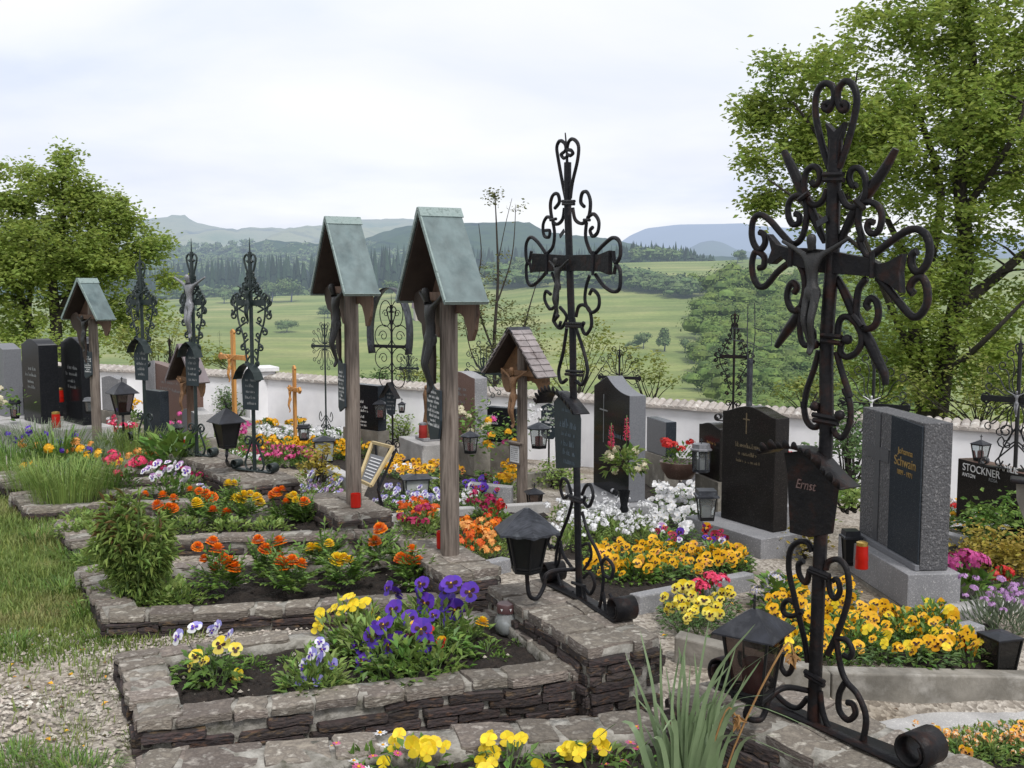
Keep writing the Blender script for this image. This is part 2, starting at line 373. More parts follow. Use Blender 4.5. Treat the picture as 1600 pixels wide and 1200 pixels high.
# ------------------------------------------------------------------ camera, sun, sky
cam = bpy.data.cameras.new('camera'); co = bpy.data.objects.new('camera', cam); COL.objects.link(co)
cam.sensor_width = 36; cam.lens = 36; cam.clip_end = 20000; cam.clip_start = .05
co.location = EYE; co.rotation_euler = (PI / 2 - PITCH, 0, 0); scene.camera = co
SUN_EL, SUN_AZ = math.radians(52), math.radians(152)     # azimuth from +Y clockwise: behind and to the right of the viewer
sl = bpy.data.lights.new('sun', 'SUN'); so = bpy.data.objects.new('sun', sl); COL.objects.link(so)
sl.energy = 2.6; sl.angle = math.radians(12); sl.color = (1, .975, .94)
sd = V((math.sin(SUN_AZ) * math.cos(SUN_EL), math.cos(SUN_AZ) * math.cos(SUN_EL), math.sin(SUN_EL)))
so.rotation_euler = sd.to_track_quat('Z', 'Y').to_euler()
w = bpy.data.worlds.new('World'); scene.world = w; w.use_nodes = True
nt = w.node_tree; nt.nodes.clear(); lk = nt.links.new
sky = nn(nt, 'ShaderNodeTexSky', sky_type='NISHITA', sun_disc=False, sun_elevation=SUN_EL, sun_rotation=SUN_AZ, air_density=1.2, dust_density=2.0)
tc = nn(nt, 'ShaderNodeTexCoord')
sep = nn(nt, 'ShaderNodeSeparateXYZ'); lk(tc.outputs['Generated'], sep.inputs[0])
# project the direction on a cloud deck so that the clouds flatten towards the horizon
az = nn(nt, 'ShaderNodeMath', operation='ABSOLUTE'); lk(sep.outputs[2], az.inputs[0])
ad = nn(nt, 'ShaderNodeMath', operation='ADD', i_1=.13); lk(az.outputs[0], ad.inputs[0])
dx = nn(nt, 'ShaderNodeMath', operation='DIVIDE'); lk(sep.outputs[0], dx.inputs[0]); lk(ad.outputs[0], dx.inputs[1])
dy = nn(nt, 'ShaderNodeMath', operation='DIVIDE'); lk(sep.outputs[1], dy.inputs[0]); lk(ad.outputs[0], dy.inputs[1])
cb = nn(nt, 'ShaderNodeCombineXYZ'); lk(dx.outputs[0], cb.inputs[0]); lk(dy.outputs[0], cb.inputs[1]); cb.inputs[2].default_value = 3.1
n1 = nn(nt, 'ShaderNodeTexNoise', i_Scale=.62, i_Detail=6, i_Roughness=.5, i_Distortion=.35); lk(cb.outputs[0], n1.inputs['Vector'])
r1 = ramp(nt, [(.30, (7.7, 8.5, 10.3, 1)), (.41, (9.2, 9.7, 10.7, 1)), (.50, (10.2, 10.4, 10.7, 1)), (.62, (10.9, 10.9, 10.9, 1))]); lk(n1.outputs[0], r1.inputs[0])
# lavender-grey band low over the hills
mr = nn(nt, 'ShaderNodeMapRange', i_1=.02, i_2=.30, i_3=.75, i_4=0.0); lk(sep.outputs[2], mr.inputs[0])
n2 = nn(nt, 'ShaderNodeTexNoise', i_Scale=.9, i_Detail=5); lk(cb.outputs[0], n2.inputs['Vector'])
r2 = ramp(nt, [(.35, (7.3, 8.0, 10.0, 1)), (.6, (10.0, 10.3, 10.8, 1))]); lk(n2.outputs[0], r2.inputs[0])
mxb = nn(nt, 'ShaderNodeMix', data_type='RGBA'); lk(mr.outputs[0], mxb.inputs[0]); lk(r1.outputs[0], mxb.inputs[6]); lk(r2.outputs[0], mxb.inputs[7])
mx = nn(nt, 'ShaderNodeMix', data_type='RGBA'); mx.inputs[0].default_value = .93
lk(sky.outputs[0], mx.inputs[6]); lk(mxb.outputs[2], mx.inputs[7])
bg = nn(nt, 'ShaderNodeBackground', i_Strength=.1); lk(mx.outputs[2], bg.inputs[0])
wo = nn(nt, 'ShaderNodeOutputWorld'); lk(bg.outputs[0], wo.inputs[0])
scene.view_settings.view_transform = 'Standard'; scene.view_settings.look = 'None'; scene.view_settings.exposure = 0; scene.view_settings.gamma = 1
scene.cycles.max_bounces = 8; scene.cycles.transparent_max_bounces = 12

# ------------------------------------------------------------------ ground sheet
def lawn_edge(y):                      # the x where lawn meets the grave row
    return interp([(0, -2.2), (3.2, -1.75), (4.6, -1.72), (5.6, -2.3), (7, -3.3), (9, -4.9), (12, -7.5), (14, -9)], y)
def zone(x, y):
    """(grass, meadow) weights"""
    if y < 14 and x < lawn_edge(y):
        g = smooth(4.15, 4.75, y + .5 * math.sin(x * 1.9) * .5 + (x + 2) * -.12)
        return g, 0
    if y > 5 and wall_dist(x, y) > .2: return 0, 1
    return 0, 0
gv, gf, gc = [], [], []
NX, NY = 260, 300
for j in range(NY + 1):
    D = 2.2 * (1500 / 2.2) ** (j / NY)
    for i in range(NX + 1):
        t = lerp(-1.5, 1.5, i / NX); x = t * D; y = D - 5.0
        z = Z(x, y)
        near = 1 - smooth(12, 30, D)
        if near: z += near * .012 * math.sin(x * 7.1 + y * 3) * math.sin(y * 6.3 - x * 2.2) - .004
        gv.append((x, y, z)); gc.append(zone(x, y))
for j in range(NY):
    for i in range(NX):
        a = j * (NX + 1) + i; gf.append((a, a + 1, a + NX + 2, a + NX + 1))
me = bpy.data.meshes.new('ground'); me.from_pydata(gv, [], gf)
att = me.color_attributes.new('zone', 'FLOAT_COLOR', 'POINT')
for i, (g, m_) in enumerate(gc): att.data[i].color = (g, m_, 0, 1)
me.polygons.foreach_set('use_smooth', [True] * len(me.polygons))
def ground_mat():
    m, nt = nodes('ground_cover'); lk = nt.links.new
    ge = nn(nt, 'ShaderNodeNewGeometry'); at = nn(nt, 'ShaderNodeVertexColor', layer_name='zone'); sp = nn(nt, 'ShaderNodeSeparateColor'); lk(at.outputs[0], sp.inputs[0])
    def noise(s, d=5, r=.6, st=None):
        n = nn(nt, 'ShaderNodeTexNoise', i_Scale=s, i_Detail=d, i_Roughness=r)
        if st:
            mp = nn(nt, 'ShaderNodeMapping'); mp.inputs['Scale'].default_value = st[0]; mp.inputs['Rotation'].default_value = (0, 0, st[1]); lk(ge.outputs['Position'], mp.inputs[0]); lk(mp.outputs[0], n.inputs[0])
        else: lk(ge.outputs['Position'], n.inputs[0])
        return n
    # gravel
    vo = nn(nt, 'ShaderNodeTexVoronoi', i_Scale=55.0); lk(ge.outputs['Position'], vo.inputs[0])
    rg = ramp(nt, [(0, (.20, .175, .15, 1)), (.45, (.34, .305, .265, 1)), (1, (.50, .46, .41, 1))]); sc = nn(nt, 'ShaderNodeSeparateColor'); lk(vo.outputs['Color'], sc.inputs[0]); lk(sc.outputs[0], rg.inputs[0])
    dg = noise(1.7); rd = ramp(nt, [(.35, (.6, .56, .5, 1)), (.62, (1, 1, 1, 1))]); lk(dg.outputs[0], rd.inputs[0])
    gm = nn(nt, 'ShaderNodeMix', data_type='RGBA', blend_type='MULTIPLY'); gm.inputs[0].default_value = 1; lk(rg.outputs[0], gm.inputs[6]); lk(rd.outputs[0], gm.inputs[7])
    # lawn
    ln = noise(3.2, 8, .7); rl = ramp(nt, [(.3, (.075, .115, .03, 1)), (.5, (.115, .16, .042, 1)), (.7, (.22, .205, .085, 1))]); lk(ln.outputs[0], rl.inputs[0])
    # meadow: mown stripes and paler patches
    m1 = noise(.035, 6, .6); m2 = noise(.06, 4, .6, ((.25, 2.2, 1), .16)); m3 = noise(.9, 4, .7)
    rm1 = ramp(nt, [(.32, (.145, .20, .06, 1)), (.5, (.20, .245, .083, 1)), (.68, (.275, .285, .12, 1))]); rm2 = ramp(nt, [(.35, (.70, .76, .68, 1)), (.62, (1.15, 1.10, 1.06, 1))]); rm3 = ramp(nt, [(.3, (.85, .85, .85, 1)), (.7, (1.12, 1.12, 1.12, 1))])
    lk(m1.outputs[0], rm1.inputs[0]); lk(m2.outputs[0], rm2.inputs[0]); lk(m3.outputs[0], rm3.inputs[0])
    q = nn(nt, 'ShaderNodeMix', data_type='RGBA', blend_type='MULTIPLY'); q.inputs[0].default_value = 1; lk(rm1.outputs[0], q.inputs[6]); lk(rm2.outputs[0], q.inputs[7])
    q2 = nn(nt, 'ShaderNodeMix', data_type='RGBA', blend_type='MULTIPLY'); q2.inputs[0].default_value = 1; lk(q.outputs[2], q2.inputs[6]); lk(rm3.outputs[0], q2.inputs[7])
    # patchy border of lawn and gravel
    pn = noise(6, 6, .7); ad = nn(nt, 'ShaderNodeMath', operation='ADD'); lk(sp.outputs[0], ad.inputs[0]); lk(pn.outputs[0], ad.inputs[1])
    pr = ramp(nt, [(.88, (0, 0, 0, 1)), (.98, (1, 1, 1, 1))]); lk(ad.outputs[0], pr.inputs[0])
    a = nn(nt, 'ShaderNodeMix', data_type='RGBA'); lk(pr.outputs[0], a.inputs[0]); lk(gm.outputs[2], a.inputs[6]); lk(rl.outputs[0], a.inputs[7])
    b = nn(nt, 'ShaderNodeMix', data_type='RGBA'); lk(sp.outputs[1], b.inputs[0]); lk(a.outputs[2], b.inputs[6]); lk(q2.outputs[2], b.inputs[7])
    bs = nn(nt, 'ShaderNodeBsdfPrincipled'); bs.inputs['Roughness'].default_value = .95; bs.inputs['Specular IOR Level'].default_value = .1; lk(b.outputs[2], bs.inputs[0])
    bp = nn(nt, 'ShaderNodeBump', i_Strength=.8, i_Distance=.012); lk(vo.outputs['Distance'], bp.inputs['Height']); lk(bp.outputs[0], bs.inputs['Normal'])
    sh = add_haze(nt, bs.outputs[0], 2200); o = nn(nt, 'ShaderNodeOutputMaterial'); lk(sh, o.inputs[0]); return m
me.materials.append(ground_mat())
go = bpy.data.objects.new('ground', me); COL.objects.link(go); setp(go, kind='structure')

# ------------------------------------------------------------------ distant hills
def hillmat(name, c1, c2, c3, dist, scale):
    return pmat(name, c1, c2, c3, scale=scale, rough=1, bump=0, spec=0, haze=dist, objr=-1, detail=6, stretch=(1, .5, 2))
def hill(prof, D, depth, mat, rough=0, wob=0.0):
    """a ridge whose crest follows the given photograph skyline at distance D"""
    mb = MB(); n = 220; m = 14
    x0, x1 = prof[0][0], prof[-1][0]
    rr = random.Random(int(D)); ph = [rr.uniform(0, 6) for _ in range(8)]
    for i in range(n + 1):
        px = lerp(x0, x1, i / n); py = interp_lin(prof, px)
        py -= rough * (abs(math.sin(px * .21 + ph[0])) * .5 + abs(math.sin(px * .53 + ph[1])) * .35 + rr.random() * .5)
        top = PD(px, py, D)
        for j in range(m + 1):
            q = j / m                      # 0 crest -> 1 foot (towards the churchyard)
            y = D - depth * q; x = top.x * (y / D)
            zt = lerp(top.z, -15, q ** 1.15) + wob * math.sin(px * .03 + q * 5 + ph[2]) * math.sin(q * 9 + px * .017) * q * (1 - q) * 4
            mb.v.append(V((x, y, zt)))
    for i in range(n):
        for j in range(m):
            a = i * (m + 1) + j; b = a + m + 1; mb.f.append([a, a + 1, b + 1, b]); mb.m.append(0)
    # back side falls away
    base = len(mb.v)
    for i in range(n + 1):
        p = mb.v[i * (m + 1)]; mb.v.append(V((p.x * 1.2, p.y * 1.2, -60)))
    for i in range(n): mb.f.append([i * (m + 1), (i + 1) * (m + 1), base + i + 1, base + i]); mb.m.append(0)
    return mb.build('hills', mat, smoothang=3.2, kind='structure')
def interp_lin(p, x):
    for (a, b), (c, d) in zip(p, p[1:]):
        if x <= c: return b + (d - b) * (x - a) / (c - a)
    return p[-1][1]
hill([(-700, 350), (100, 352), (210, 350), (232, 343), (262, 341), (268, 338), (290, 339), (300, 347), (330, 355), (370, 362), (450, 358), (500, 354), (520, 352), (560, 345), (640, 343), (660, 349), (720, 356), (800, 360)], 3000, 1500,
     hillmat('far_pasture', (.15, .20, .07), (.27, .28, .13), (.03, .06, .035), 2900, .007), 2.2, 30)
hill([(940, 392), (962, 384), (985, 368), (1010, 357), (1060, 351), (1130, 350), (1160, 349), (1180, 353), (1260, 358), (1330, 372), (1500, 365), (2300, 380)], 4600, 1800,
     hillmat('far_hazed_hill', (.05, .08, .045), (.07, .10, .05), (.04, .065, .04), 2100, .004), .3, 20)  # green base; the blue is haze painted into the material
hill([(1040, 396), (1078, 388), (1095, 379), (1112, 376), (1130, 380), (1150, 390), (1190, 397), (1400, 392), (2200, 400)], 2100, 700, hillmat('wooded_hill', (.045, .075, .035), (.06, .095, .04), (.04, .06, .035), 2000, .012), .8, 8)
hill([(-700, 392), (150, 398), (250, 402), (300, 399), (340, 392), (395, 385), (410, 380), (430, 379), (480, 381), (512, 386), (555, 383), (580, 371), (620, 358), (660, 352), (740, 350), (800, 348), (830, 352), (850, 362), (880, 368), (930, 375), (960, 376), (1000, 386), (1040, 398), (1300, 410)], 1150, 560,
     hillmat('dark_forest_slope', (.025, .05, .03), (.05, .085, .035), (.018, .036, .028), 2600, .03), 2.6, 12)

# ------------------------------------------------------------------ churchyard wall
wl = thing('churchyard_wall', 'white plastered churchyard wall with a ridged tile coping along the far edge of the graves', 'wall', (WALLP[2].x, WALLP[2].y, 0))
mbp, mbt = MB(), MB()
ztop = [.33, .30, .27, .16, .06, .0]
for k in range(len(WALLP) - 1):
    a, b = WALLP[k], WALLP[k + 1]; dv = (b - a); Lw = dv.length; d = dv / Lw; nrm = V((-d.y, d.x))
    za, zb = ztop[k], ztop[k + 1]
    lo = -2.6
    A = V((a.x, a.y, 0)); B = V((b.x, b.y, 0)); n3 = V((nrm.x, nrm.y, 0)) * .14
    vs = [A - n3 + V((0, 0, lo)), B - n3 + V((0, 0, lo)), B + n3 + V((0, 0, lo)), A + n3 + V((0, 0, lo)), A - n3 + V((0, 0, za)), B - n3 + V((0, 0, zb)), B + n3 + V((0, 0, zb)), A + n3 + V((0, 0, za))]
    mbp.add(vs, [(0, 1, 5, 4), (2, 3, 7, 6), (4, 5, 6, 7), (1, 2, 6, 5), (0, 4, 7, 3)])
    nt_ = int(Lw / .088)
    for i in range(nt_):
        t = (i + .5) / nt_; c = A.lerp(B, t) + V((0, 0, lerp(za, zb, t) + .008))
        d3 = V((d.x, d.y, (zb - za) / Lw)).normalized(); nv = V((nrm.x, nrm.y, 0))
        for sgn in (-1, 1):
            vs = []; K = 6
            for q, (rad, off, dz) in enumerate(((.040, 0.0, .068), (.047, .19, 0.0))):
                for kk in range(K + 1):
                    an = PI * kk / K
                    vs.append(c + d3 * (math.cos(an) * rad) + nv * (sgn * off) + V((0, 0, math.sin(an) * rad * .8 + dz + R.uniform(-.003, .003))))
            fs = [(kk, kk + 1, K + 2 + kk, K + 1 + kk) for kk in range(K)]
            fs.append(tuple(range(K + 1, 2 * K + 2)))
            mbt.add(vs, fs)
        mbt.box(c + V((0, 0, .022)), d3 * .0438, nv * .175, (0, 0, .016))
mbp.build('plastered_wall', M['plaster'], wl, world=True); mbt.build('tile_coping', M['tile'], wl, world=True)
# gate pillar on the wall corner
pl = thing('wall_pillar', 'square white pillar with a flat cap, where the white wall turns a corner', 'pillar', (WALLP[2].x - .12, WALLP[2].y - .05, -.6), .5)
m_ = MB(); m_.abox(-.19, .19, -.19, .19, -.3, .98); m_.build('shaft', M['plaster'], pl, bevel=.01)
m_ = MB(); m_.abox(-.24, .24, -.24, .24, .983, 1.05); m_.build('cap', M['white'], pl, bevel=.01)

# ------------------------------------------------------------------ trees
def branch(mb, a, b, r0, r1, sag=.1, seg=5, n=5):
    a, b = V(a), V(b); L_ = (b - a).length; off = rv(.5) * L_ * sag; pts = []
    for i in range(n + 1):
        t = i / n; pts.append(a.lerp(b, t) + off * math.sin(PI * t) + V((0, 0, L_ * sag * .6 * math.sin(PI * t) * (1 - t))) + rv(.5) * L_ * .02 * (0 < t < 1))
    mb.tube(pts, (r0, r1), seg, cap=False); return pts
def leafcloud(mb, c, n, rad, size, up=.5, flat=.75):
    for _ in range(n):
        q = V((R.gauss(0, .5), R.gauss(0, .5), R.gauss(0, .5) * flat)) * rad
        d = rdir(-.55, .45); u = (V((0, 0, 1)) * up + rdir()).normalized()
        s = size * R.uniform(.6, 1.25)
        mb.leaf(V(c) + q, d, u, s, s * .52, fold=.12, bend=.1)
def tree(name, label, base, limbs, ells, ncl, nleaf, crad, lsize, lmat, group=None, r0=.1, twigs=True):
    """limbs: list of (path points, r0, r1); ells: crown volumes (centre, radii, weight)"""
    base = V(base); root = thing(name, label, 'tree', base, group=group)
    bt, bc = MB(), MB(); nodesl = []
    for pts, ra, rb in limbs:
        pp = catmull([V(p) for p in pts], 5)
        bt.tube(pp, (ra, rb), 8, cap=False)
        for i, p in enumerate(pp): nodesl.append((p, lerp(ra, rb, i / len(pp))))
    wsum = sum(e[2] for e in ells)
    for i in range(ncl):
        x = R.uniform(0, wsum)
        for c, rr, w_ in ells:
            x -= w_
            if x <= 0: break
        d = rdir(); q = R.random() ** .42
        cc = V(c) + V((d.x * rr[0], d.y * rr[1], d.z * rr[2])) * q
        if twigs:
            bp, br = min(nodesl, key=lambda nd: (nd[0] - cc).length + (2.0 if nd[0].z > cc.z + .1 else 0) * .3)
            ra = min(br * .55, .012 + .012 * (bp - cc).length)
            pts = branch(bt, bp, cc, ra, .003, .12, 4, 4)
            for p in pts[2:4]:
                nodesl.append((p, ra * .6))
            tip = (cc - pts[-2]).normalized()
            leafcloud(bc, cc + tip * crad * .3, nleaf, crad * R.uniform(.7, 1.25), lsize, .75, .8)
            leafcloud(bc, pts[-2], nleaf // 3, crad * .7, lsize, .75, .8)
        else: leafcloud(bc, cc, nleaf, crad, lsize)
    bt.build('trunk', M['bark'], root, smoothang=3.2, world=True)
    bc.build('crown', lmat, root, world=True)
    return root
def pz(px, py, y): return PD(px, py, y)
# right-hand tree behind the wall (two stems)
D0 = 15.0
def q_(px, py, dy=0): return PD(px, py, D0 + dy)
b1 = q_(1462, 668); 
tree('deciduous_tree', 'big green tree with two dark stems, filling the upper right corner behind the wall', (b1.x, b1.y, b1.z - .5),
     [([q_(1458, 700), q_(1470, 600), q_(1490, 500), q_(1510, 400), q_(1500, 280), q_(1520, 120), q_(1500, -60)], .17, .05),
      ([q_(1455, 700), q_(1440, 600), q_(1430, 520), q_(1450, 420), q_(1470, 300), q_(1430, 160)], .15, .03),
      ([q_(1435, 590), q_(1425, 560), q_(1360, 400, -.5), q_(1300, 250, -.7), q_(1240, 160, -.8)], .07, .015),
      ([q_(1495, 480), q_(1560, 430, .4), q_(1640, 360, .6), q_(1720, 280, .9)], .10, .03),
      ([q_(1440, 450), q_(1380, 330, .8), q_(1330, 220, 1.2), q_(1340, 110, 1.3)], .06, .015),
      ([q_(1505, 330), q_(1580, 220, -.8), q_(1620, 90, -1)], .06, .02),
      ([q_(1360, 400, -.5), q_(1270, 330, -.9), q_(1200, 280, -1)], .035, .01),
      ([q_(1470, 590), q_(1530, 540, -1.2), q_(1600, 470, -1.6)], .06, .02)],
     [(q_(1490, 200), (1.35, 1.5, 1.75), 5.2), (q_(1332, 215, -.4), (1.15, 1.1, .75), 1.9), (q_(1620, 260), (1.2, 1.6, 2.3), 4), (q_(1262, 130, -.4), (.62, .6, .42), .65), (q_(1207, 105, -.4), (.16, .2, .32), .2), (q_(1182, 175, -.4), (.28, .25, .15), .22), (q_(1177, 250, -.4), (.28, .25, .12), .2), (q_(1197, 315, -.3), (.3, .25, .1), .2), (q_(1297, 110, -.4), (.2, .2, .25), .2), (q_(1242, 235, -.4), (.6, .6, .6), .8), (q_(1297, 315, -.3), (.75, .8, .42), .7), (q_(1420, 430), (.95, 1.2, .85), 1.8), (q_(1390, 575, .3), (.75, .9, .7), 1.15), (q_(1560, 560, -.4), (.95, 1.2, .85), 1.6), (q_(1600, -60), (1.8, 1.5, 1.2), 3), (q_(1430, 30), (.95, .9, .6), 1.0), (q_(1300, 80), (.42, .4, .3), .3)],
     760, 78, .25, .092, M['leafR'])
# left-hand trees behind the wall
D0 = 23.0
tree('deciduous_tree', 'broad green tree on the far left, twisted dark stems behind the dark headstones', q_(70, 600),
     [([q_(85, 620), q_(88, 520), q_(82, 420), q_(100, 330), q_(95, 260)], .16, .03), ([q_(50, 620), q_(45, 500), q_(10, 420), q_(-40, 350)], .13, .03), ([q_(88, 500), q_(130, 420), q_(180, 360), q_(190, 310)], .08, .015), ([q_(85, 470), q_(140, 440), q_(220, 390)], .06, .015), ([q_(45, 480), q_(50, 400), q_(30, 320)], .06, .015), ([q_(130, 600), q_(125, 500), q_(150, 440)], .07, .02)],
     [(q_(75, 405), (1.55, 1.4, 1.05), 4.2), (q_(95, 310), (.75, .8, .6), 1.0), (q_(98, 258), (.28, .3, .35), .28), (q_(55, 285), (.55, .5, .3), .4), (q_(130, 300), (.35, .4, .3), .3), (q_(180, 400), (.85, 1, .6), 1.2), (q_(0, 415), (1.3, 1.1, .9), 1.9), (q_(188, 325), (.16, .25, .55), .22), (q_(205, 345), (.12, .2, .3), .1), (q_(22, 268), (.45, .4, .12), .16), (q_(15, 320), (.4, .4, .25), .25), (q_(235, 385), (.42, .5, .3), .35), (q_(255, 440), (.25, .3, .2), .15), (q_(60, 510), (1.7, 1.2, .6), 1.1), (q_(200, 490), (.7, .8, .55), .7), (q_(160, 330), (.7, .6, .4), .4), (q_(-80, 440), (1.4, 1.2, 1.3), 1.2)],
     500, 70, .29, .115, M['leafL'])
# slender sapling behind the post shrines
D0 = 14.2
tree('young_tree', 'slender sparse young tree standing behind the right copper-roofed post, its bare tip above the hills', q_(775, 640),
     [([q_(775, 650), q_(772, 540), q_(778, 440), q_(776, 360), q_(773, 300)], .035, .005), ([q_(775, 560), q_(745, 470), q_(752, 400), q_(748, 350)], .018, .004), ([q_(778, 470), q_(800, 400), q_(806, 320)], .014, .004), ([q_(776, 600), q_(815, 520), q_(830, 470), q_(845, 420)], .02, .004), ([q_(776, 610), q_(740, 560), q_(725, 500)], .016, .004), ([q_(780, 400), q_(790, 350), q_(800, 310)], .008, .003)],
     [(q_(765, 510), (.42, .4, .5), 3.2), (q_(825, 520), (.32, .3, .42), 1.8), (q_(735, 500), (.2, .3, .4), .9), (q_(770, 420), (.3, .3, .3), .55), (q_(808, 330), (.09, .1, .12), .16), (q_(772, 312), (.05, .05, .12), .14), (q_(748, 350), (.08, .1, .16), .14), (q_(800, 590), (.5, .4, .35), 1.5)],
     125, 15, .12, .05, M['leafS'])
def shrub(name, label, base, ells, n, lsize, mat, group=None, ncl=None, crad=None, stems=4, cat='shrub'):
    base = V(base); root = thing(name, label, cat, base, group=group); mbf, mbs = MB(), MB()
    cr = crad or max(ells[0][1]) * .35; per = 26; ncl = ncl or max(4, n // per); wsum = sum(e[2] for e in ells)
    for i in range(ncl):
        x = R.uniform(0, wsum)
        for c, rr, w_ in ells:
            x -= w_
            if x <= 0: break
        d = rdir(-.7, 1); qq = R.random() ** .5
        cc = V(c) + V((d.x * rr[0], d.y * rr[1], d.z * rr[2])) * qq
        leafcloud(mbf, cc, n // ncl, cr, lsize)
        if i % 2 == 0: branch(mbs, base + rv(.06) * V((1, 1, 0)), cc, .012, .003, .1, 4, 4)
    mbs.build('stems', M['bark'], root, smoothang=3.2, world=True); mbf.build('foliage', mat, root, world=True)
    return root
def sh(px, py, y, rx, rz, w_=1): return (PD(px, py, y), (rx, rx, rz), w_)
shrub('fruit_bush', 'loose apple-green bush behind the wall, right of the peaked black headstone', PD(1015, 640, 13.5), [sh(1000, 570, 13.5, .32, .28), sh(1035, 590, 13.5, .2, .22, .6)], 520, .06, M['leafY'])
shrub('fruit_bush', 'yellow-green bush behind the wall, between the wooden shingled shrine and the tall scrolled iron cross', PD(900, 640, 13.8), [sh(885, 560, 13.8, .4, .45), sh(940, 540, 13.8, .3, .38, .8), sh(835, 570, 13.8, .25, .35, .5)], 900, .06, M['leafY'])
shrub('fruit_bush', 'bright green bush behind the wall, left of the little brown-roofed shrine', PD(255, 640, 18), [sh(240, 520, 18, .55, .6), sh(290, 555, 18, .35, .45, .7), sh(200, 540, 18, .5, .55, .8)], 1300, .085, M['leafY'])
shrub('fruit_bush', 'green bush behind the wall at the far left, under the broad tree', PD(60, 620, 20), [sh(60, 560, 20, .9, .5), sh(130, 545, 20, .6, .6, .8), sh(-10, 560, 20, .8, .5, .7)], 1500, .09, M['leafL'])
shrub('fruit_bush', 'low green bush behind the wall, between the two copper-roofed posts', PD(580, 620, 17), [sh(565, 590, 17, .3, .14), sh(600, 590, 17, .3, .12)], 420, .07, M['leafD'])
shrub('fruit_bush', 'yellow-green bush behind the wall beside the carved wooden statue', PD(655, 620, 16.5), [sh(650, 585, 16.5, .3, .18), sh(672, 575, 16.5, .2, .2)], 420, .07, M['leafY'])
shrub('fruit_bush', 'yellow-green undergrowth behind the wall at the foot of the big right-hand tree', PD(1530, 680, 13.5), [sh(1540, 610, 13.5, .5, .5), sh(1420, 610, 14.5, .4, .4), sh(1600, 600, 13, .5, .5)], 1500, .075, M['leafY'])
shrub('fruit_bush', 'green bush behind the wall, between the brown and the dark blue headstones', PD(1260, 660, 14.5), [sh(1250, 610, 14.5, .4, .25), sh(1300, 590, 15, .4, .4)], 700, .075, M['leafY'])
shrub('fruit_bush', 'small yellow-green bush behind the wall, right of the roofed iron cross', PD(385, 600, 17.5), [sh(322, 560, 17.5, .22, .3), sh(345, 560, 17.5, .2, .2)], 380, .07, M['leafY'])

# far trees: leafy crowns standing on the meadow
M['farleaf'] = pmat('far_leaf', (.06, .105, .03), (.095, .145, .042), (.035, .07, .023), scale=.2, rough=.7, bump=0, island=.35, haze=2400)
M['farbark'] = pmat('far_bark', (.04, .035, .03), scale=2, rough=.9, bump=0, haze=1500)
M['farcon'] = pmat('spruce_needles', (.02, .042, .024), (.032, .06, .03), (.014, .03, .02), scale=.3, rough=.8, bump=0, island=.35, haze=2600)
def blob(mb, base, h, w_, n, ls, low=.25):
    base = V(base); k = 5
    lob = [(V((R.uniform(-.45, .45) * w_, R.uniform(-.45, .45) * w_, R.uniform(.35, .8) * h)), R.uniform(.28, .42)) for _ in range(k)] + [(V((0, 0, h * .6)), .5)]
    for c, rr in lob:
        b0 = len(mb.v); mb.lathe([(0, -.62), (.5, -.45), (.72, 0), (.5, .48), (0, .66)], 7)
        for i in range(b0, len(mb.v)):
            v_ = mb.v[i]; mb.v[i] = base + c + V((v_.x * w_ * rr, v_.y * w_ * rr, v_.z * h * rr * .62)) * R.uniform(.88, 1.08)
    for i in range(n):
        c, rr = R.choice(lob); d = rdir(-.7, 1); q = R.uniform(.7, 1.05)
        p = base + c + V((d.x * w_ * rr, d.y * w_ * rr, d.z * h * rr * .62)) * q
        if p.z < base.z + low * h * .3: continue
        nrm_ = (d + V((0, 0, .25)) + rv(.45)).normalized(); td = nrm_.cross(rdir()); mb.leaf(p, td if td.length > .05 else rdir(), nrm_, ls * R.uniform(.7, 1.3), ls * R.uniform(.55, .95), fold=.1)
def far_tree(px, py, hpx, wpx, label, n=240, name='meadow_tree', group=None):
    b = G(px, py); D = b.y; h = hpx * D / F; w_ = wpx * D / F / 1.2
    root = thing(name, label, 'tree', b, group=group); mb = MB(); blob(mb, b, h, w_, n * 2, h * .10); mb.build('crown', M['farleaf'], root, world=True)
    mt = MB(); mt.tube([b - V((0, 0, .3)), b + V((h * .03, 0, h * .3)), b + V((h * .05, 0, h * .6))], (h * .035, h * .015), 6); mt.build('trunk', M['farbark'], root, world=True, smoothang=3.2); return root
for a in [(448, 519, 22, 40, 'lone round-headed tree on the open meadow slope, left of the left copper-roofed post', 420), (298, 505, 30, 22, 'small dark tree on the meadow directly behind the cross with the silver figure', 200), (512, 497, 22, 34, 'low spreading tree on the meadow half hidden by the left copper-roofed post', 260),
          (455, 472, 40, 40, 'large round tree at the top edge of the meadow, right one of a pair', 420), (425, 472, 34, 30, 'rounded tree at the top edge of the meadow, left one of a pair', 300),
          (1005, 545, 26, 26, 'leftmost bush of the small clump on the right meadow', 200), (1038, 549, 40, 24, 'tallest narrow tree of the small clump on the right meadow', 260), (1070, 551, 26, 26, 'rightmost bush of the small clump on the right meadow', 200),
          (1152, 411, 22, 26, 'single tree on the skyline of the field right of the dark spruce wood', 240), (985, 545, 14, 20, 'tiny shrub at the left end of the meadow clump', 100), (620, 466, 30, 40, 'pale green tree at the top of the meadow behind the right copper roof', 300), (350, 474, 24, 30, 'bushy tree at the edge of the spruce wood behind the silver-figured cross', 260), (285, 478, 34, 40, 'bushy tree left of the silver-figured cross at the top of the meadow', 300)]:
    far_tree(*a)
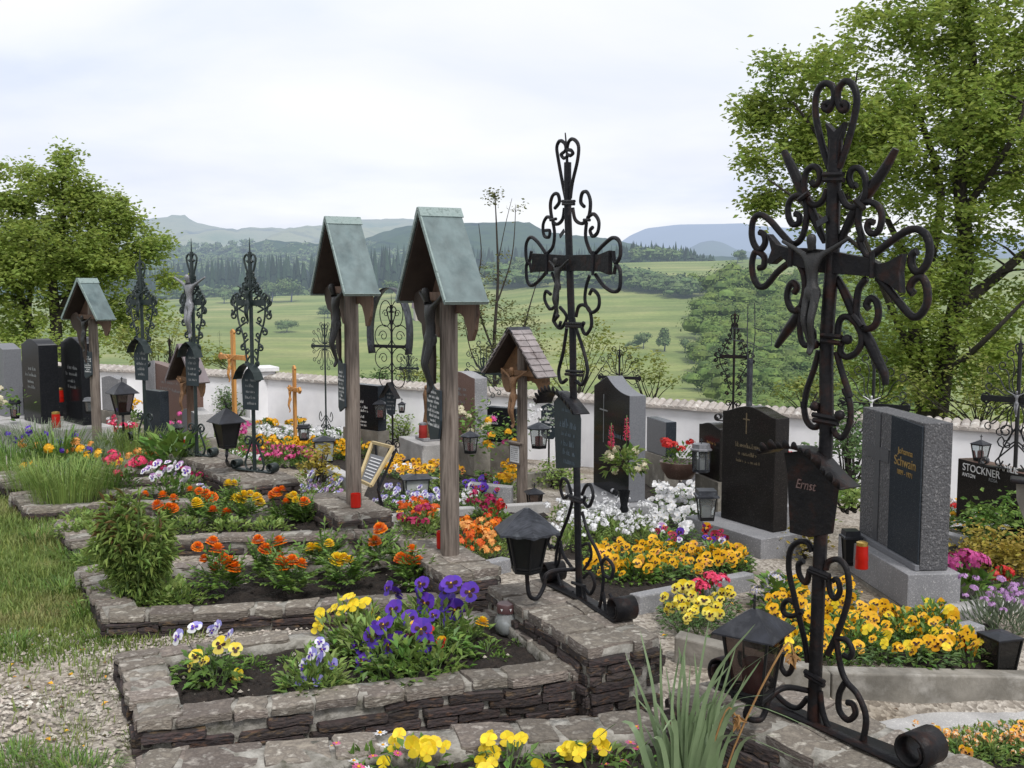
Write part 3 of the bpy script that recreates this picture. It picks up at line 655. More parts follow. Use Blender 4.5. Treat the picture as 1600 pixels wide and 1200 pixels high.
# woods (masses nobody could count)
def wood(name, mat, spec):
    mb = MB()
    for kind, b, h, w_ in spec:
        if kind == 'c':
            K = 7; ph = R.uniform(0, 6)
            for t0, t1, r_ in ((.05, .5, .5), (.3, .75, .36), (.55, 1.0, .22)):
                vs = [b + V((0, 0, h * t1))] + [b + V((math.cos(ph + 2 * PI * k / K) * w_ * r_ * R.uniform(.7, 1.2), math.sin(ph + 2 * PI * k / K) * w_ * r_ * R.uniform(.7, 1.2), h * t0 + R.uniform(-.04, .04) * h)) for k in range(K)]
                mb.add(vs, [(0, 1 + k, 1 + (k + 1) % K) for k in range(K)])
        else: blob(mb, b, h, w_, 60, h * .2, 0)
    return mb.build(name, mat, kind='stuff')
sp = []
for i in range(330):
    px = R.uniform(150, 640); D = R.uniform(455, 560); py0 = interp([(150, 480), (350, 474), (500, 470), (640, 462)], px)
    b = PD(px, py0, D); b.z = PD(px, py0, 450).z - 1 + (D - 450) * .05; sp.append(('c', b, R.uniform(13, 22) * interp([(150, .8), (420, 1), (640, 1.1)], px), R.uniform(4, 6.5)))
for i in range(150):
    px = R.uniform(962, 1115); D = R.uniform(470, 540); b = PD(px, 410, 470); b = V((b.x * D / 470, D, b.z)); sp.append(('c', b, R.uniform(6, 10.5) * interp([(962, .85), (990, 1.05), (1060, .95), (1115, .4)], px), R.uniform(3, 5)))
for i in range(140):
    px = R.uniform(640, 960); D = R.uniform(560, 700); b = PD(px, 412, D); b.z -= 6; sp.append(('c', b, R.uniform(12, 18), R.uniform(5, 7)))
o = wood('spruce_wood', M['farcon'], sp); setp(o, 'dark blue-green spruce woods along the top of the meadows', 'wood')
sp = []
for i in range(430):
    px = R.uniform(200, 650); py = R.uniform(386, 440); D = lerp(1000, 620, (py - 386) / 60); b = PD(px, py + 4, D); sp.append(('d', b, R.uniform(7, 12), R.uniform(7, 11)))
for i in range(40):
    px = R.uniform(250, 520); b = PD(px, 474, 452); b.z -= .5; sp.append(('d', b, R.uniform(5, 9), R.uniform(6, 9)))
for i in range(24):
    px = R.uniform(995, 1050); b = PD(px, 411, 462); sp.append(('d', b, R.uniform(5, 8), R.uniform(6, 10)))
for i in range(60):                       # hedge across the right meadow
    px = R.uniform(955, 1078); py = interp([(955, 450), (1078, 466)], px) + R.uniform(-10, 2); b = G(px, py); h = R.uniform(18, 34) * b.y / F; sp.append(('d', b, h, h * 1.1))
for i in range(70):                       # dark thickets left of the hedge and behind the sapling
    px = R.uniform(760, 960); py = R.uniform(432, 452); b = G(px, py); h = R.uniform(16, 34) * b.y / F; sp.append(('d', b, h, h * 1.2))
o = wood('broadleaf_wood', M['farleaf'], sp); setp(o, 'hazy broadleaf woods and hedges on the slopes across the valley', 'wood')
sp = []
for i in range(330):                      # wooded ravine on the right
    px = R.uniform(1085, 1420); py = R.uniform(450, 660)
    if px < interp([(450, 1085), (560, 1098), (660, 1110)], py): continue
    b = G(px, py); D = b.y
    if D < 30: continue
    h = R.uniform(34, 74) * D / F * (1 if D > 90 else .8); sp.append(('d', b - V((0, 0, h * .3)), h, h * .95))
mb_r = sp
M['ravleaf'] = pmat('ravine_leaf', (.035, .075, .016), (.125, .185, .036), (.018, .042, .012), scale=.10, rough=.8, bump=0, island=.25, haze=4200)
mbw = MB()
for kind, b, h, w_ in sp: blob(mbw, b, h, w_, 330, h * .07, 0)
mbw.build('ravine_wood', M['ravleaf'], kind='stuff', label='dense mixed green wood filling the ravine beyond the wall on the right', cat='wood')
# small farmhouse across the valley
b = G(672, 498)
fh = thing('farmhouse', 'tiny cream farmhouse with a reddish roof far off on the meadow', 'house', b, .2)
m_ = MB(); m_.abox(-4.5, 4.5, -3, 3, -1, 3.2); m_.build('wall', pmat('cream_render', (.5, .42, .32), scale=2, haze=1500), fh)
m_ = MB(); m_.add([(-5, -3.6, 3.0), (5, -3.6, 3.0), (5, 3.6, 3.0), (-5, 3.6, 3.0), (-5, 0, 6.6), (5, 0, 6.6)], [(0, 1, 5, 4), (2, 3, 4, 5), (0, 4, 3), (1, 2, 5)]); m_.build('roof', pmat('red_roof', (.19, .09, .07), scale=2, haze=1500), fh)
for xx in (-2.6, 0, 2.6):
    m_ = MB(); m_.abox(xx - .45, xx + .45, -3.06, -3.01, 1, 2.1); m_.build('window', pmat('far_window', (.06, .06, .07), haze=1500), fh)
# ------------------------------------------------------------------ masonry
def slab(mb, c, ax, ay, lz, mi=0, jit=.08):
    """irregular flat stone: ax, ay half-axis vectors, lz thickness, c = centre of its top face"""
    c = V(c); ax = V(ax); ay = V(ay); pts = []; jx = min(.5, .012 / max(.01, ax.length)) ; jy = min(.4, .010 / max(.01, ay.length))
    sk = R.uniform(-1, 1) * jx * 1.2
    for x, y in ((-1, -.82), (-.94, -1), (-.3, -1), (.35, -1), (.95, -1), (1, -.8), (1, 0), (1, .85), (.95, 1), (.3, 1), (-.35, 1), (-.93, 1), (-1, .84), (-1, .1)):
        pts.append((x * (1 + R.uniform(-jx, jx * .3)) + sk * y, y * (1 + R.uniform(-jy, jy * .6))))
    n = len(pts)
    base = len(mb.v); tilt = R.uniform(-.12, .12) * lz
    for sc, z in ((.97, -lz), (1.0, -lz * .35), (.96, 0.0)):
        for x, y in pts: mb.v.append(c + ax * x * sc * R.uniform(.985, 1.0) + ay * y * sc + V((0, 0, z + tilt * x + R.uniform(-.06, .06) * lz)))
    mb.v.append(c + V((0, 0, .05 * lz)))
    for r_ in (0, 1):
        for k in range(n):
            a = base + r_ * n + k; b = base + r_ * n + (k + 1) % n; mb.f.append([a, b, b + n, a + n]); mb.m.append(mi)
    for k in range(n): mb.f.append([base + 2 * n + k, base + 2 * n + (k + 1) % n, base + 3 * n]); mb.m.append(mi)
def face_stones(mf, A, B, out, z0, z1, ch=.034):
    A, B = V(A), V(B); L_ = (B - A).length; d = (B - A) / L_; z = z0
    while z < z1 - .008:
        h = min(ch * R.uniform(.75, 1.35), z1 - z); x = R.uniform(-.08, 0)
        while x < L_:
            l = R.uniform(.09, .27); x0, x1 = max(0, x), min(L_, x + l)
            if x1 - x0 > .02 and R.random() < .86:
                p = R.uniform(-.004, .012); c = A + d * ((x0 + x1) / 2); c.z = z + h * .88
                slab(mf, c + out * (p - .025), d * ((x1 - x0) / 2 * .955), out * .035, h * .82, 0, .05)
            x += l
        z += h
def coping(ms, A, B, inward, w, zt, lmin=.12, lmax=.27, th=.034):
    A, B = V(A), V(B); L_ = (B - A).length; d = (B - A) / L_; x = 0
    while x < L_ - .01:
        l = min(R.uniform(lmin, lmax), L_ - x)
        if L_ - x - l < .06: l = L_ - x
        c = A + d * (x + l / 2) + inward * (w / 2 - .012 + R.uniform(-.006, .006)); c.z = zt + R.uniform(-.006, .006)
        slab(ms, c, d * (l / 2 * R.uniform(.955, .995)), inward * (w / 2 * R.uniform(.97, 1.05)), th * R.uniform(.8, 1.15), 0, .05)
        x += l
def core(mm, A, B, inward, w, z0, z1):
    A, B = V(A), V(B); d = (B - A).normalized(); c = (A + B) / 2 + inward * (w / 2); c.z = (z0 + z1) / 2
    # rough mortar body: subdivided box with jitter
    L_ = (B - A).length; n = max(2, int(L_ / .05)); ny = max(2, int(w / .05)); nz = max(2, int((z1 - z0) / .03))
    o0 = A + inward * .012 + d * .005; o0.z = z0
    g = {}
    def vid(i, j, k):
        key = (i, j, k)
        if key not in g:
            j_ = .005 if k > 0 else 0
            mm.v.append(o0 + d * (L_ - .01) * (i / n) + inward * ((w - .02) * j / ny) + V((0, 0, (z1 - z0) * k / nz)) + rv(j_)); g[key] = len(mm.v) - 1
        return g[key]
    def quad(a, b, c_, e): mm.f.append([a, b, c_, e]); mm.m.append(0)
    for i in range(n):
        for j in range(ny): quad(vid(i, j, nz), vid(i + 1, j, nz), vid(i + 1, j + 1, nz), vid(i, j + 1, nz))
        for k in range(nz):
            quad(vid(i, 0, k), vid(i + 1, 0, k), vid(i + 1, 0, k + 1), vid(i, 0, k + 1)); quad(vid(i + 1, ny, k), vid(i, ny, k), vid(i, ny, k + 1), vid(i + 1, ny, k + 1))
    for j in range(ny):
        for k in range(nz):
            quad(vid(0, j + 1, k), vid(0, j, k), vid(0, j, k + 1), vid(0, j + 1, k + 1)); quad(vid(n, j, k), vid(n, j + 1, k), vid(n, j + 1, k + 1), vid(n, j, k + 1))
def soil_sheet(mb, corners, z, bump=.02):
    a, b, c, d = [V(q) for q in corners]; n, m = 40, 26; base = len(mb.v)
    for j in range(m + 1):
        for i in range(n + 1):
            p = a.lerp(b, i / n).lerp(d.lerp(c, i / n), j / m); e = min(i, n - i, j * 1.5, (m - j) * 1.5)
            mb.v.append(V((p.x, p.y, z + min(1, e / 4) * .012 + bump * (R.random() - .5) + .012 * math.sin(i * .9) * math.cos(j * 1.1))))
    for j in range(m):
        for i in range(n):
            q = base + j * (n + 1) + i; mb.f.append([q, q + 1, q + n + 2, q + n + 1]); mb.m.append(0)
BEDS = {}
def stone_bed(key, FN, FF, HN, HF, zt, label, ped=None, soilz=-.05, zg=-.06):
    FN, FF, HN, HF = [V((p.x, p.y, zt)) for p in (FN, FF, HN, HF)]
    root = thing('stone_grave_bed', label, 'grave bed', V((FN.x, FN.y, zg)), group='stone-edged graves in the front row')
    ms, mf, mm, so_, mp_ = MB(), MB(), MB(), MB(), MB(); cen = (FN + FF + HN + HF) / 4
    for A, B, w_, cross in ((FN, HN, .19 if key == 'A' else .135, 0), (FF, FN, .165, 1), (HF, FF, .12, 0), (HN, HF, .13, 0)):
        d = (B - A).normalized(); inw = V((-d.y, d.x, 0))
        if inw.dot(cen - A) < 0: inw = -inw
        core(mm, A, B, inw, w_, zg - .1, zt - .004)
        if (A is FN) or cross or A is HN: face_stones(mf, A, B, -inw, zg - .06, zt - .03)
        coping(ms, A, B, inw, w_, zt, .07 if cross else .12, .13 if cross else .27)
    soil_sheet(so_, (FN.lerp(cen, .06), HN.lerp(cen, .06), HF.lerp(cen, .06), FF.lerp(cen, .06)), zt + soilz)
    if ped:
        c, U, lu, lv, zp = ped; U = V((U[0], U[1], 0)).normalized(); Vv = V((U.y, -U.x, 0)); c = V((c.x, c.y, zp))
        k = [c - U * lu - Vv * lv, c - U * lu + Vv * lv, c + U * lu + Vv * lv, c + U * lu - Vv * lv]
        core(mm, k[0], k[1], U, 2 * lu, zg - .25, zp - .009)
        for i, o_ in ((0, -U), (1, Vv), (2, U), (3, -Vv)): face_stones(mf, k[i], k[(i + 1) % 4], o_, zg - .2, zp - .035, .038)
        nu = max(2, round(2 * lu / .2)); nv_ = 2 if lv > .12 else 1
        for i in range(nu):
            x0, x1 = -lu + 2 * lu * i / nu, -lu + 2 * lu * (i + 1) / nu; sp_ = R.uniform(.35, .65) if nv_ == 2 else 1
            for a, b in (((-1, -1 + 2 * sp_), (-1 + 2 * sp_, 1)) if nv_ == 2 else ((-1, 1),)):
                slab(mp_, c + U * (x0 + x1) / 2 + Vv * (lv * (a + b) / 2) + V((0, 0, R.uniform(-.006, .006))), U * ((x1 - x0) / 2 * .97), Vv * (lv * (b - a) / 2 * .97 + .008), .042, 0, .07)
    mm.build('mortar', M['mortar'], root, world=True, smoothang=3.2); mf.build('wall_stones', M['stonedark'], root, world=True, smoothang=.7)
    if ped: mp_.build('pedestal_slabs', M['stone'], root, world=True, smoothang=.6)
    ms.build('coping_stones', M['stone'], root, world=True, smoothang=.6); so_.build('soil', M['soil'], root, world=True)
    BEDS[key] = (FN, FF, HN, HF, zt)
    return root
H0 = .2
c1, c2, p3, p4, c5, c6, c7, p8 = P(1275, 1132, H0), P(915, 940, H0), P(703, 866, H0), P(553, 788, H0), P(398, 737, H0), P(308, 712, H0), P(228, 690, .17), P(152, 692, .1)
U1, U2 = V((-.57, .82, 0)).normalized(), V((-.43, .90, 0)).normalized()
stone_bed('A', P(222, 1176, .03), P(222, 1176, .03) + V((.3, -.85, 0)), P(1060, 1106, .03), P(1060, 1106, .03) + V((.3, -.95, 0)), .03, 'nearest stone-edged grave, cut off at the bottom, with tall iris leaves', (c1 - U1 * .05, U1, .52, .19, H0), -.06, -.15)
BEDS['A'] = (P(222, 1178, 0) + V((.3, -.85, 0)), P(222, 1178, 0), None, None, 0)
stone_bed('B', P(215, 1130, .1), P(185, 1020, .1), P(930, 1043, .1), P(800, 948, .1), .1, 'second stone-edged grave, planted with purple, lilac and yellow pansies on dark soil', ((P(922, 1012, H0) + P(1050, 1000, H0)) / 2 + U2 * .47 + V((-.02, 0, 0)), U2, .47, .165, H0), -.05, -.13)
stone_bed('C', P(163, 965, .1), P(124, 885, .1), P(735, 934, .1), P(655, 868, .1), .1, 'third stone-edged grave, planted with orange and yellow marigolds and a big green peony', ((P(690, 905, H0) + P(785, 885, H0)) / 2 + V((-.41, .91, 0)) * .37, V((-.41, .91, 0)), .37, .15, H0), -.055, -.03)
stone_bed('D', P(110, 848, .1), P(91, 812, .1), P(600, 832, .1), P(515, 797, .1), .1, 'fourth stone-edged grave from the front, a long strip of orange and yellow marigolds', ((P(532, 802, H0) + P(611, 799, H0)) / 2 + V((-.5, .86, 0)) * .36, V((-.5, .86, 0)), .36, .17, H0), -.05, -.03)
stone_bed('E', P(40, 795, .1), P(17, 770, .1), P(420, 777, .1), P(375, 753, .1), .1, 'fifth stone-edged grave, overgrown with grassy foliage, white petunias and a bright pink geranium', ((P(378, 751, H0) + P(466, 751, H0)) / 2 + V((-.6, .8, 0)) * .36, V((-.6, .8, 0)), .36, .22, H0), -.05, -.03)
stone_bed('F', P(8, 757, .1), P(-25, 738, .1), P(345, 745, .1), P(300, 727, .1), .1, 'sixth stone-edged grave, its edge half buried in foliage at the left border', (c6 + V((.12, -.05, 0)), V((-.65, .76, 0)), .36, .2, H0), -.05, -.03)

# ------------------------------------------------------------------ small devotional figure (one continuous body)
def figure_mesh():
    me = bpy.data.meshes.new('figure_base')
    J = [((0, 0, 0), .085), ((0, 0, .2), .08), ((0, -.02, .42), .105), ((0, -.02, .52), .06), ((.01, -.05, .60), .045), ((.03, -.09, .72), .085), ((.04, -.10, .82), .06),
         ((.13, 0, .5), .052), ((.32, .03, .60), .038), ((.52, .03, .70), .03), ((.60, .03, .74), .03), ((-.13, 0, .5), .052), ((-.32, .03, .60), .038), ((-.52, .03, .70), .03), ((-.60, .03, .74), .03),
         ((.075, -.02, -.08), .075), ((.07, -.12, -.42), .058), ((.03, .0, -.80), .036), ((.02, -.07, -.92), .034), ((-.075, -.02, -.08), .075), ((-.06, -.10, -.42), .058), ((-.02, .01, -.78), .036), ((-.01, -.06, -.9), .034)]
    E = [(0, 1), (1, 2), (2, 3), (3, 4), (4, 5), (5, 6), (2, 7), (7, 8), (8, 9), (9, 10), (2, 11), (11, 12), (12, 13), (13, 14), (0, 15), (15, 16), (16, 17), (17, 18), (0, 19), (19, 20), (20, 21), (21, 22)]
    me.from_pydata([p for p, r in J], E, [])
    o = bpy.data.objects.new('figure_base', me); COL.objects.link(o)
    sk = o.modifiers.new('s', 'SKIN'); 
    for i, (p, r) in enumerate(J): me.skin_vertices[0].data[i].radius = (r, r)
    me.skin_vertices[0].data[0].use_root = True
    ss = o.modifiers.new('u', 'SUBSURF'); ss.levels = 1; ss.render_levels = 1
    dg = bpy.context.evaluated_depsgraph_get(); m2 = bpy.data.meshes.new_from_object(o.evaluated_get(dg)); bpy.data.objects.remove(o)
    # loincloth folds
    m2.name = 'figure'; m2.polygons.foreach_set('use_smooth', [True] * len(m2.polygons)); return m2
FIG = figure_mesh()
def figure(parent, loc, N, s, mat, world=True, name='crucified_figure'):
    """N: the way the figure faces. total height about 1.75*s"""
    me = FIG.copy(); me.materials.clear(); me.materials.append(mat)
    o = bpy.data.objects.new(name, me); COL.objects.link(o); o.parent = parent
    l = V(loc) - (V(parent.location) if world else V((0, 0, 0))); o.location = l; o.scale = (s, s, s)
    o.rotation_euler = (0, 0, math.atan2(N[0], -N[1])); 
    mb = MB(); mb.lathe([(.085, -.13), (.115, -.06), (.108, .03), (.09, .06)], 10, sx=1.1, sy=.95); mb.add([(.08, -.08, .05), (.17, -.05, .0), (.15, -.06, -.2), (.1, -.1, -.12)], [(0, 1, 2, 3)])
    mb.build('loincloth', mat, o, smoothang=1.0)
    return o

# ------------------------------------------------------------------ lettering
def text_mesh(body, size, mat, align='CENTER', ext=.0015):
    cu = bpy.data.curves.new('t', 'FONT'); cu.body = body; cu.size = size; cu.align_x = align; cu.align_y = 'CENTER'; cu.extrude = ext; cu.shear = .3 if body == 'Ernst' else 0
    o = bpy.data.objects.new('t', cu); COL.objects.link(o); dg = bpy.context.evaluated_depsgraph_get()
    me = bpy.data.meshes.new_from_object(o.evaluated_get(dg)); bpy.data.objects.remove(o); me.materials.clear(); me.materials.append(mat); return me
def inscription(parent, fr, a, b, body, size, mat, n=.003, sx=1.0):
    me = text_mesh(body, size, mat); o = bpy.data.objects.new('inscription', me); COL.objects.link(o); o.parent = parent
    mtx = Matrix((fr.A, fr.B, fr.N)).transposed().to_4x4(); mtx.translation = fr.p(a, b, n) - V(parent.location)
    o.matrix_local = mtx @ Matrix.Diagonal((sx, 1, 1, 1)); return o
def scribble(mb, fr, a, b, w_, h, n=.003, slant=0.0):
    """a row of worn, unreadable letter strokes"""
    x = a - w_ / 2
    while x < a + w_ / 2:
        lw = h * R.uniform(.35, .75)
        if R.random() < .86:
            hh = h * R.choice([.62, .62, .7, 1.0]); t = h * .17
            f = lambda x0, x1, y0, y1: mb.add([fr.p(x0 + slant * y0, b + y0 - h / 2, n), fr.p(x1 + slant * y0, b + y0 - h / 2, n), fr.p(x1 + slant * y1, b + y1 - h / 2, n), fr.p(x0 + slant * y1, b + y1 - h / 2, n)], [(0, 1, 2, 3)])
            f(x, x + t, 0, hh)
            if R.random() < .7: f(x + lw * .6, x + lw * .6 + t, 0, hh * R.choice([.6, 1]))
            if R.random() < .6: f(x + t, x + lw * .6, hh * .45, hh * .45 + t * .8)
            if R.random() < .4: f(x + t, x + lw * .6, 0, t * .8)
        x += lw * 1.05

# ------------------------------------------------------------------ lanterns
def lantern(name, label, loc, n=4, rt=.075, rb=.055, h=.16, rr=.11, rh=.06, roof='darksheet', frame='black', glass='pane', candle='candle', rz=0, group=None, panes=True, feet=True, finial=True, scallop=0, roofsteps=0, candle_h=.5):
    root = thing(name, label, 'lantern', loc, rz, group)
    mb = MB(); rot = PI / n
    mb.lathe([(0, 0), (rb * 1.05, 0), (rb * 1.08, .012), (rb * .9, .018), (0, .018)], n, rot=rot); mb.build('base', M[frame], root)
    fr_ = MB(); z0, z1 = .018, h
    for k in range(n):
        a = rot + 2 * PI * k / n; c, s = math.cos(a), math.sin(a)
        fr_.tube([(rb * c, rb * s, z0 - .01), (rt * c, rt * s, z1)], .0055, 4)
    for r_, z in ((rb, z0 + .004), (rt, z1 - .004)):
        pts = [(r_ * math.cos(rot + 2 * PI * k / n), r_ * math.sin(rot + 2 * PI * k / n), z) for k in range(n + 1)]
        for a, b in zip(pts, pts[1:]): fr_.tube([a, b], .005, 4)
    fr_.build('frame', M[frame], root)
    if panes:
        for k in range(n):
            a0, a1 = rot + 2 * PI * k / n, rot + 2 * PI * (k + 1) / n; q = .965; pm = MB()
            pm.add([(rb * q * math.cos(a0), rb * q * math.sin(a0), z0), (rb * q * math.cos(a1), rb * q * math.sin(a1), z0), (rt * q * math.cos(a1), rt * q * math.sin(a1), z1), (rt * q * math.cos(a0), rt * q * math.sin(a0), z1)], [(0, 1, 2, 3)])
            pm.build('pane', M[glass], root)
    rm = MB(); sg = 24 if scallop else n
    if scallop:
        prof = [(rr, h - .012), (rr, h), (rr * .55, h + rh * .55), (.012, h + rh)]; base = len(rm.v)
        for j, (r_, z) in enumerate(prof):
            for k in range(sg):
                a = 2 * PI * k / sg; hx = 1 / max(math.cos((a - rot) % (2 * PI / n) - PI / n), .5) * math.cos(PI / n)
                zz = z + (.006 * (k % 2) if j == 0 else 0); rm.v.append(V((r_ * hx * math.cos(a), r_ * hx * math.sin(a), zz)))
        for j in range(3):
            for k in range(sg):
                a = base + j * sg + k; b = base + j * sg + (k + 1) % sg; rm.f.append([a, b, b + sg, a + sg]); rm.m.append(0)
        rm.f.append([base + 3 * sg + k for k in range(sg)]); rm.m.append(0)
    else:
        rm.lathe([(rr, h), (rr * 1.0, h + .005), (rr * .5, h + rh * .62), (.012, h + rh)] if not roofsteps else [(rr, h), (rr, h + .012), (rr * .85, h + .018), (rr * .8, h + rh), (0, h + rh)], n, rot=rot)
    rm.build('roof', M[roof], root)
    if finial:
        fm = MB(); fm.tube([(0, 0, h + rh - .005), (0, 0, h + rh + .045)], .004, 5); fm.tube([(-.014, 0, h + rh + .03), (.014, 0, h + rh + .03)], .0035, 5); fm.build('finial', M[frame], root)
    if candle:
        cm = MB(); cm.lathe([(rb * .5, .02), (rb * .5, .02 + (h - .02) * candle_h), (rb * .42, .02 + (h - .02) * candle_h + .006), (0, .02 + (h - .02) * candle_h + .006)], 12); cm.build('candle', M[candle], root, smoothang=.7)
    return root

# ------------------------------------------------------------------ traced wrought-iron crosses (paths measured on the plane of the real cross)
ZO = {'A': (1150, 100, .25), 'B': (1100, 350, .25), 'D': (1050, 560, .25), 'E': (1050, 900, .25), 'F': (1200, 740, .25), 'G': (700, 200, .25), 'H': (700, 480, .25), 'I': (700, 740, .25)}
def zpts(tag, pts): x0, y0, k = ZO[tag]; return [(x0 + x * k, y0 + y * k) for x, y in pts]
def rods(root, fr, specs, mat, name='scroll'):
    for sp_ in specs:
        r_, pts = sp_[0] * .78, []
        for tag, pp in sp_[1:]: pts += zpts(tag, pp)
        n = sp_[-1][2] if len(sp_[-1]) > 2 else 0
        q = [fr.px(x, y) for x, y in pts]
        mb = MB(); mb.tube(q, r_, 6, sm=5 if len(q) > 2 else 0); mb.build(name, mat, root, smoothang=1.2, world=True)
def plate(root, fr, tag, poly, n0, n1, mat, name):
    mb = MB(); o = [fr.ab(x, y) for x, y in zpts(tag, poly)]
    area = sum(a[0] * b[1] - b[0] * a[1] for a, b in zip(o, o[1:] + o[:1]))
    if area < 0: o = o[::-1]
    mb.prism(o, fr, n0, n1); return mb.build(name, mat, root, world=True, bevel=.0015)
def hood(root, fr, tag, path, depth, mat, teeth=True, front=True):
    mb = MB(); q = catmull([V((x, y, 0)) for x, y in zpts(tag, path)], 4); ab = [fr.ab(p.x, p.y) for p in q]
    base = len(mb.v)
    for a, b in ab:
        mb.v.append(fr.p(a, b, -.012)); mb.v.append(fr.p(a, b, depth)); 
    for i in range(len(ab) - 1):
        k = base + 2 * i; mb.f.append([k, k + 1, k + 3, k + 2]); mb.m.append(0)
    if teeth:
        n = 12; s = [(len(ab) - 1) * i / n for i in range(n + 1)]
        for i in range(n):
            i0 = int(s[i]); i1 = min(len(ab) - 1, int(s[i + 1])); a0, a1 = V((*ab[i0], 0)), V((*ab[i1], 0)); m = (a0 + a1) / 2; t = (a1 - a0); nrm = V((-t.y, t.x, 0)).normalized()
            if nrm.y < 0: nrm = -nrm
            pts = []
            for k in range(7):
                an = PI * k / 6; pts.append(m - t * .44 * math.cos(an) + nrm * math.sin(an) * t.length * .85)
            for nn_ in (depth,):
                mb.add([fr.p(p.x, p.y, nn_ + .006 * math.sin(PI * k / 6)) for k, p in enumerate(pts)], [tuple(range(7))])
    o = mb.build('hood', mat, root, world=True, smoothang=.6)
    sd_ = o.modifiers.new('Solidify', 'SOLIDIFY'); sd_.thickness = .003; return o

# --- cross 1 (nearest)
f1 = Frame(c1, -U1, (0, 0, 1)); 
if f1.N.dot(EYE - c1) < 0: f1 = Frame(c1, U1, (0, 0, 1))
k1 = thing('wrought_iron_cross', 'largest, nearest scrolled iron cross with fishtail arms and a dark crimped tin plaque', 'grave cross', c1)
mi = M['rustiron']
f1b = Frame(f1.p(0, 0, -.0), f1.A)
mb = MB(); pq = [f1.px(*zpts(t, [p])[0]) for t, p in (('E', (885, 955)), ('E', (893, 700)), ('E', (915, 100)), ('F', (318, 700)), ('F', (330, 380)), ('D', (965, 480)), ('D', (965, 200)), ('B', (765, 1080)), ('B', (768, 700)), ('B', (800, 250)), ('A', (605, 1000)), ('A', (612, 780)), ('A', (617, 600)), ('A', (625, 470)))]
mb.tube(pq, .021, 8, sm=3); mb.build('post', mi, k1, smoothang=1.0, world=True)
plate(k1, f1, 'A', [(575, 368), (630, 425), (692, 362), (655, 480), (645, 620), (592, 620), (590, 470)], -.012, .014, mi, 'fishtail_tip')
plate(k1, f1, 'B', [(415, 62), (470, 128), (540, 150), (640, 150), (740, 160), (850, 178), (1040, 212), (1110, 250), (1170, 235), (1255, 185), (1235, 300), (1245, 432), (1170, 378), (1080, 330), (850, 312), (740, 305), (690, 290), (560, 258), (500, 205), (440, 252), (410, 245), (440, 165)], -.014, .016, mi, 'crossbar')
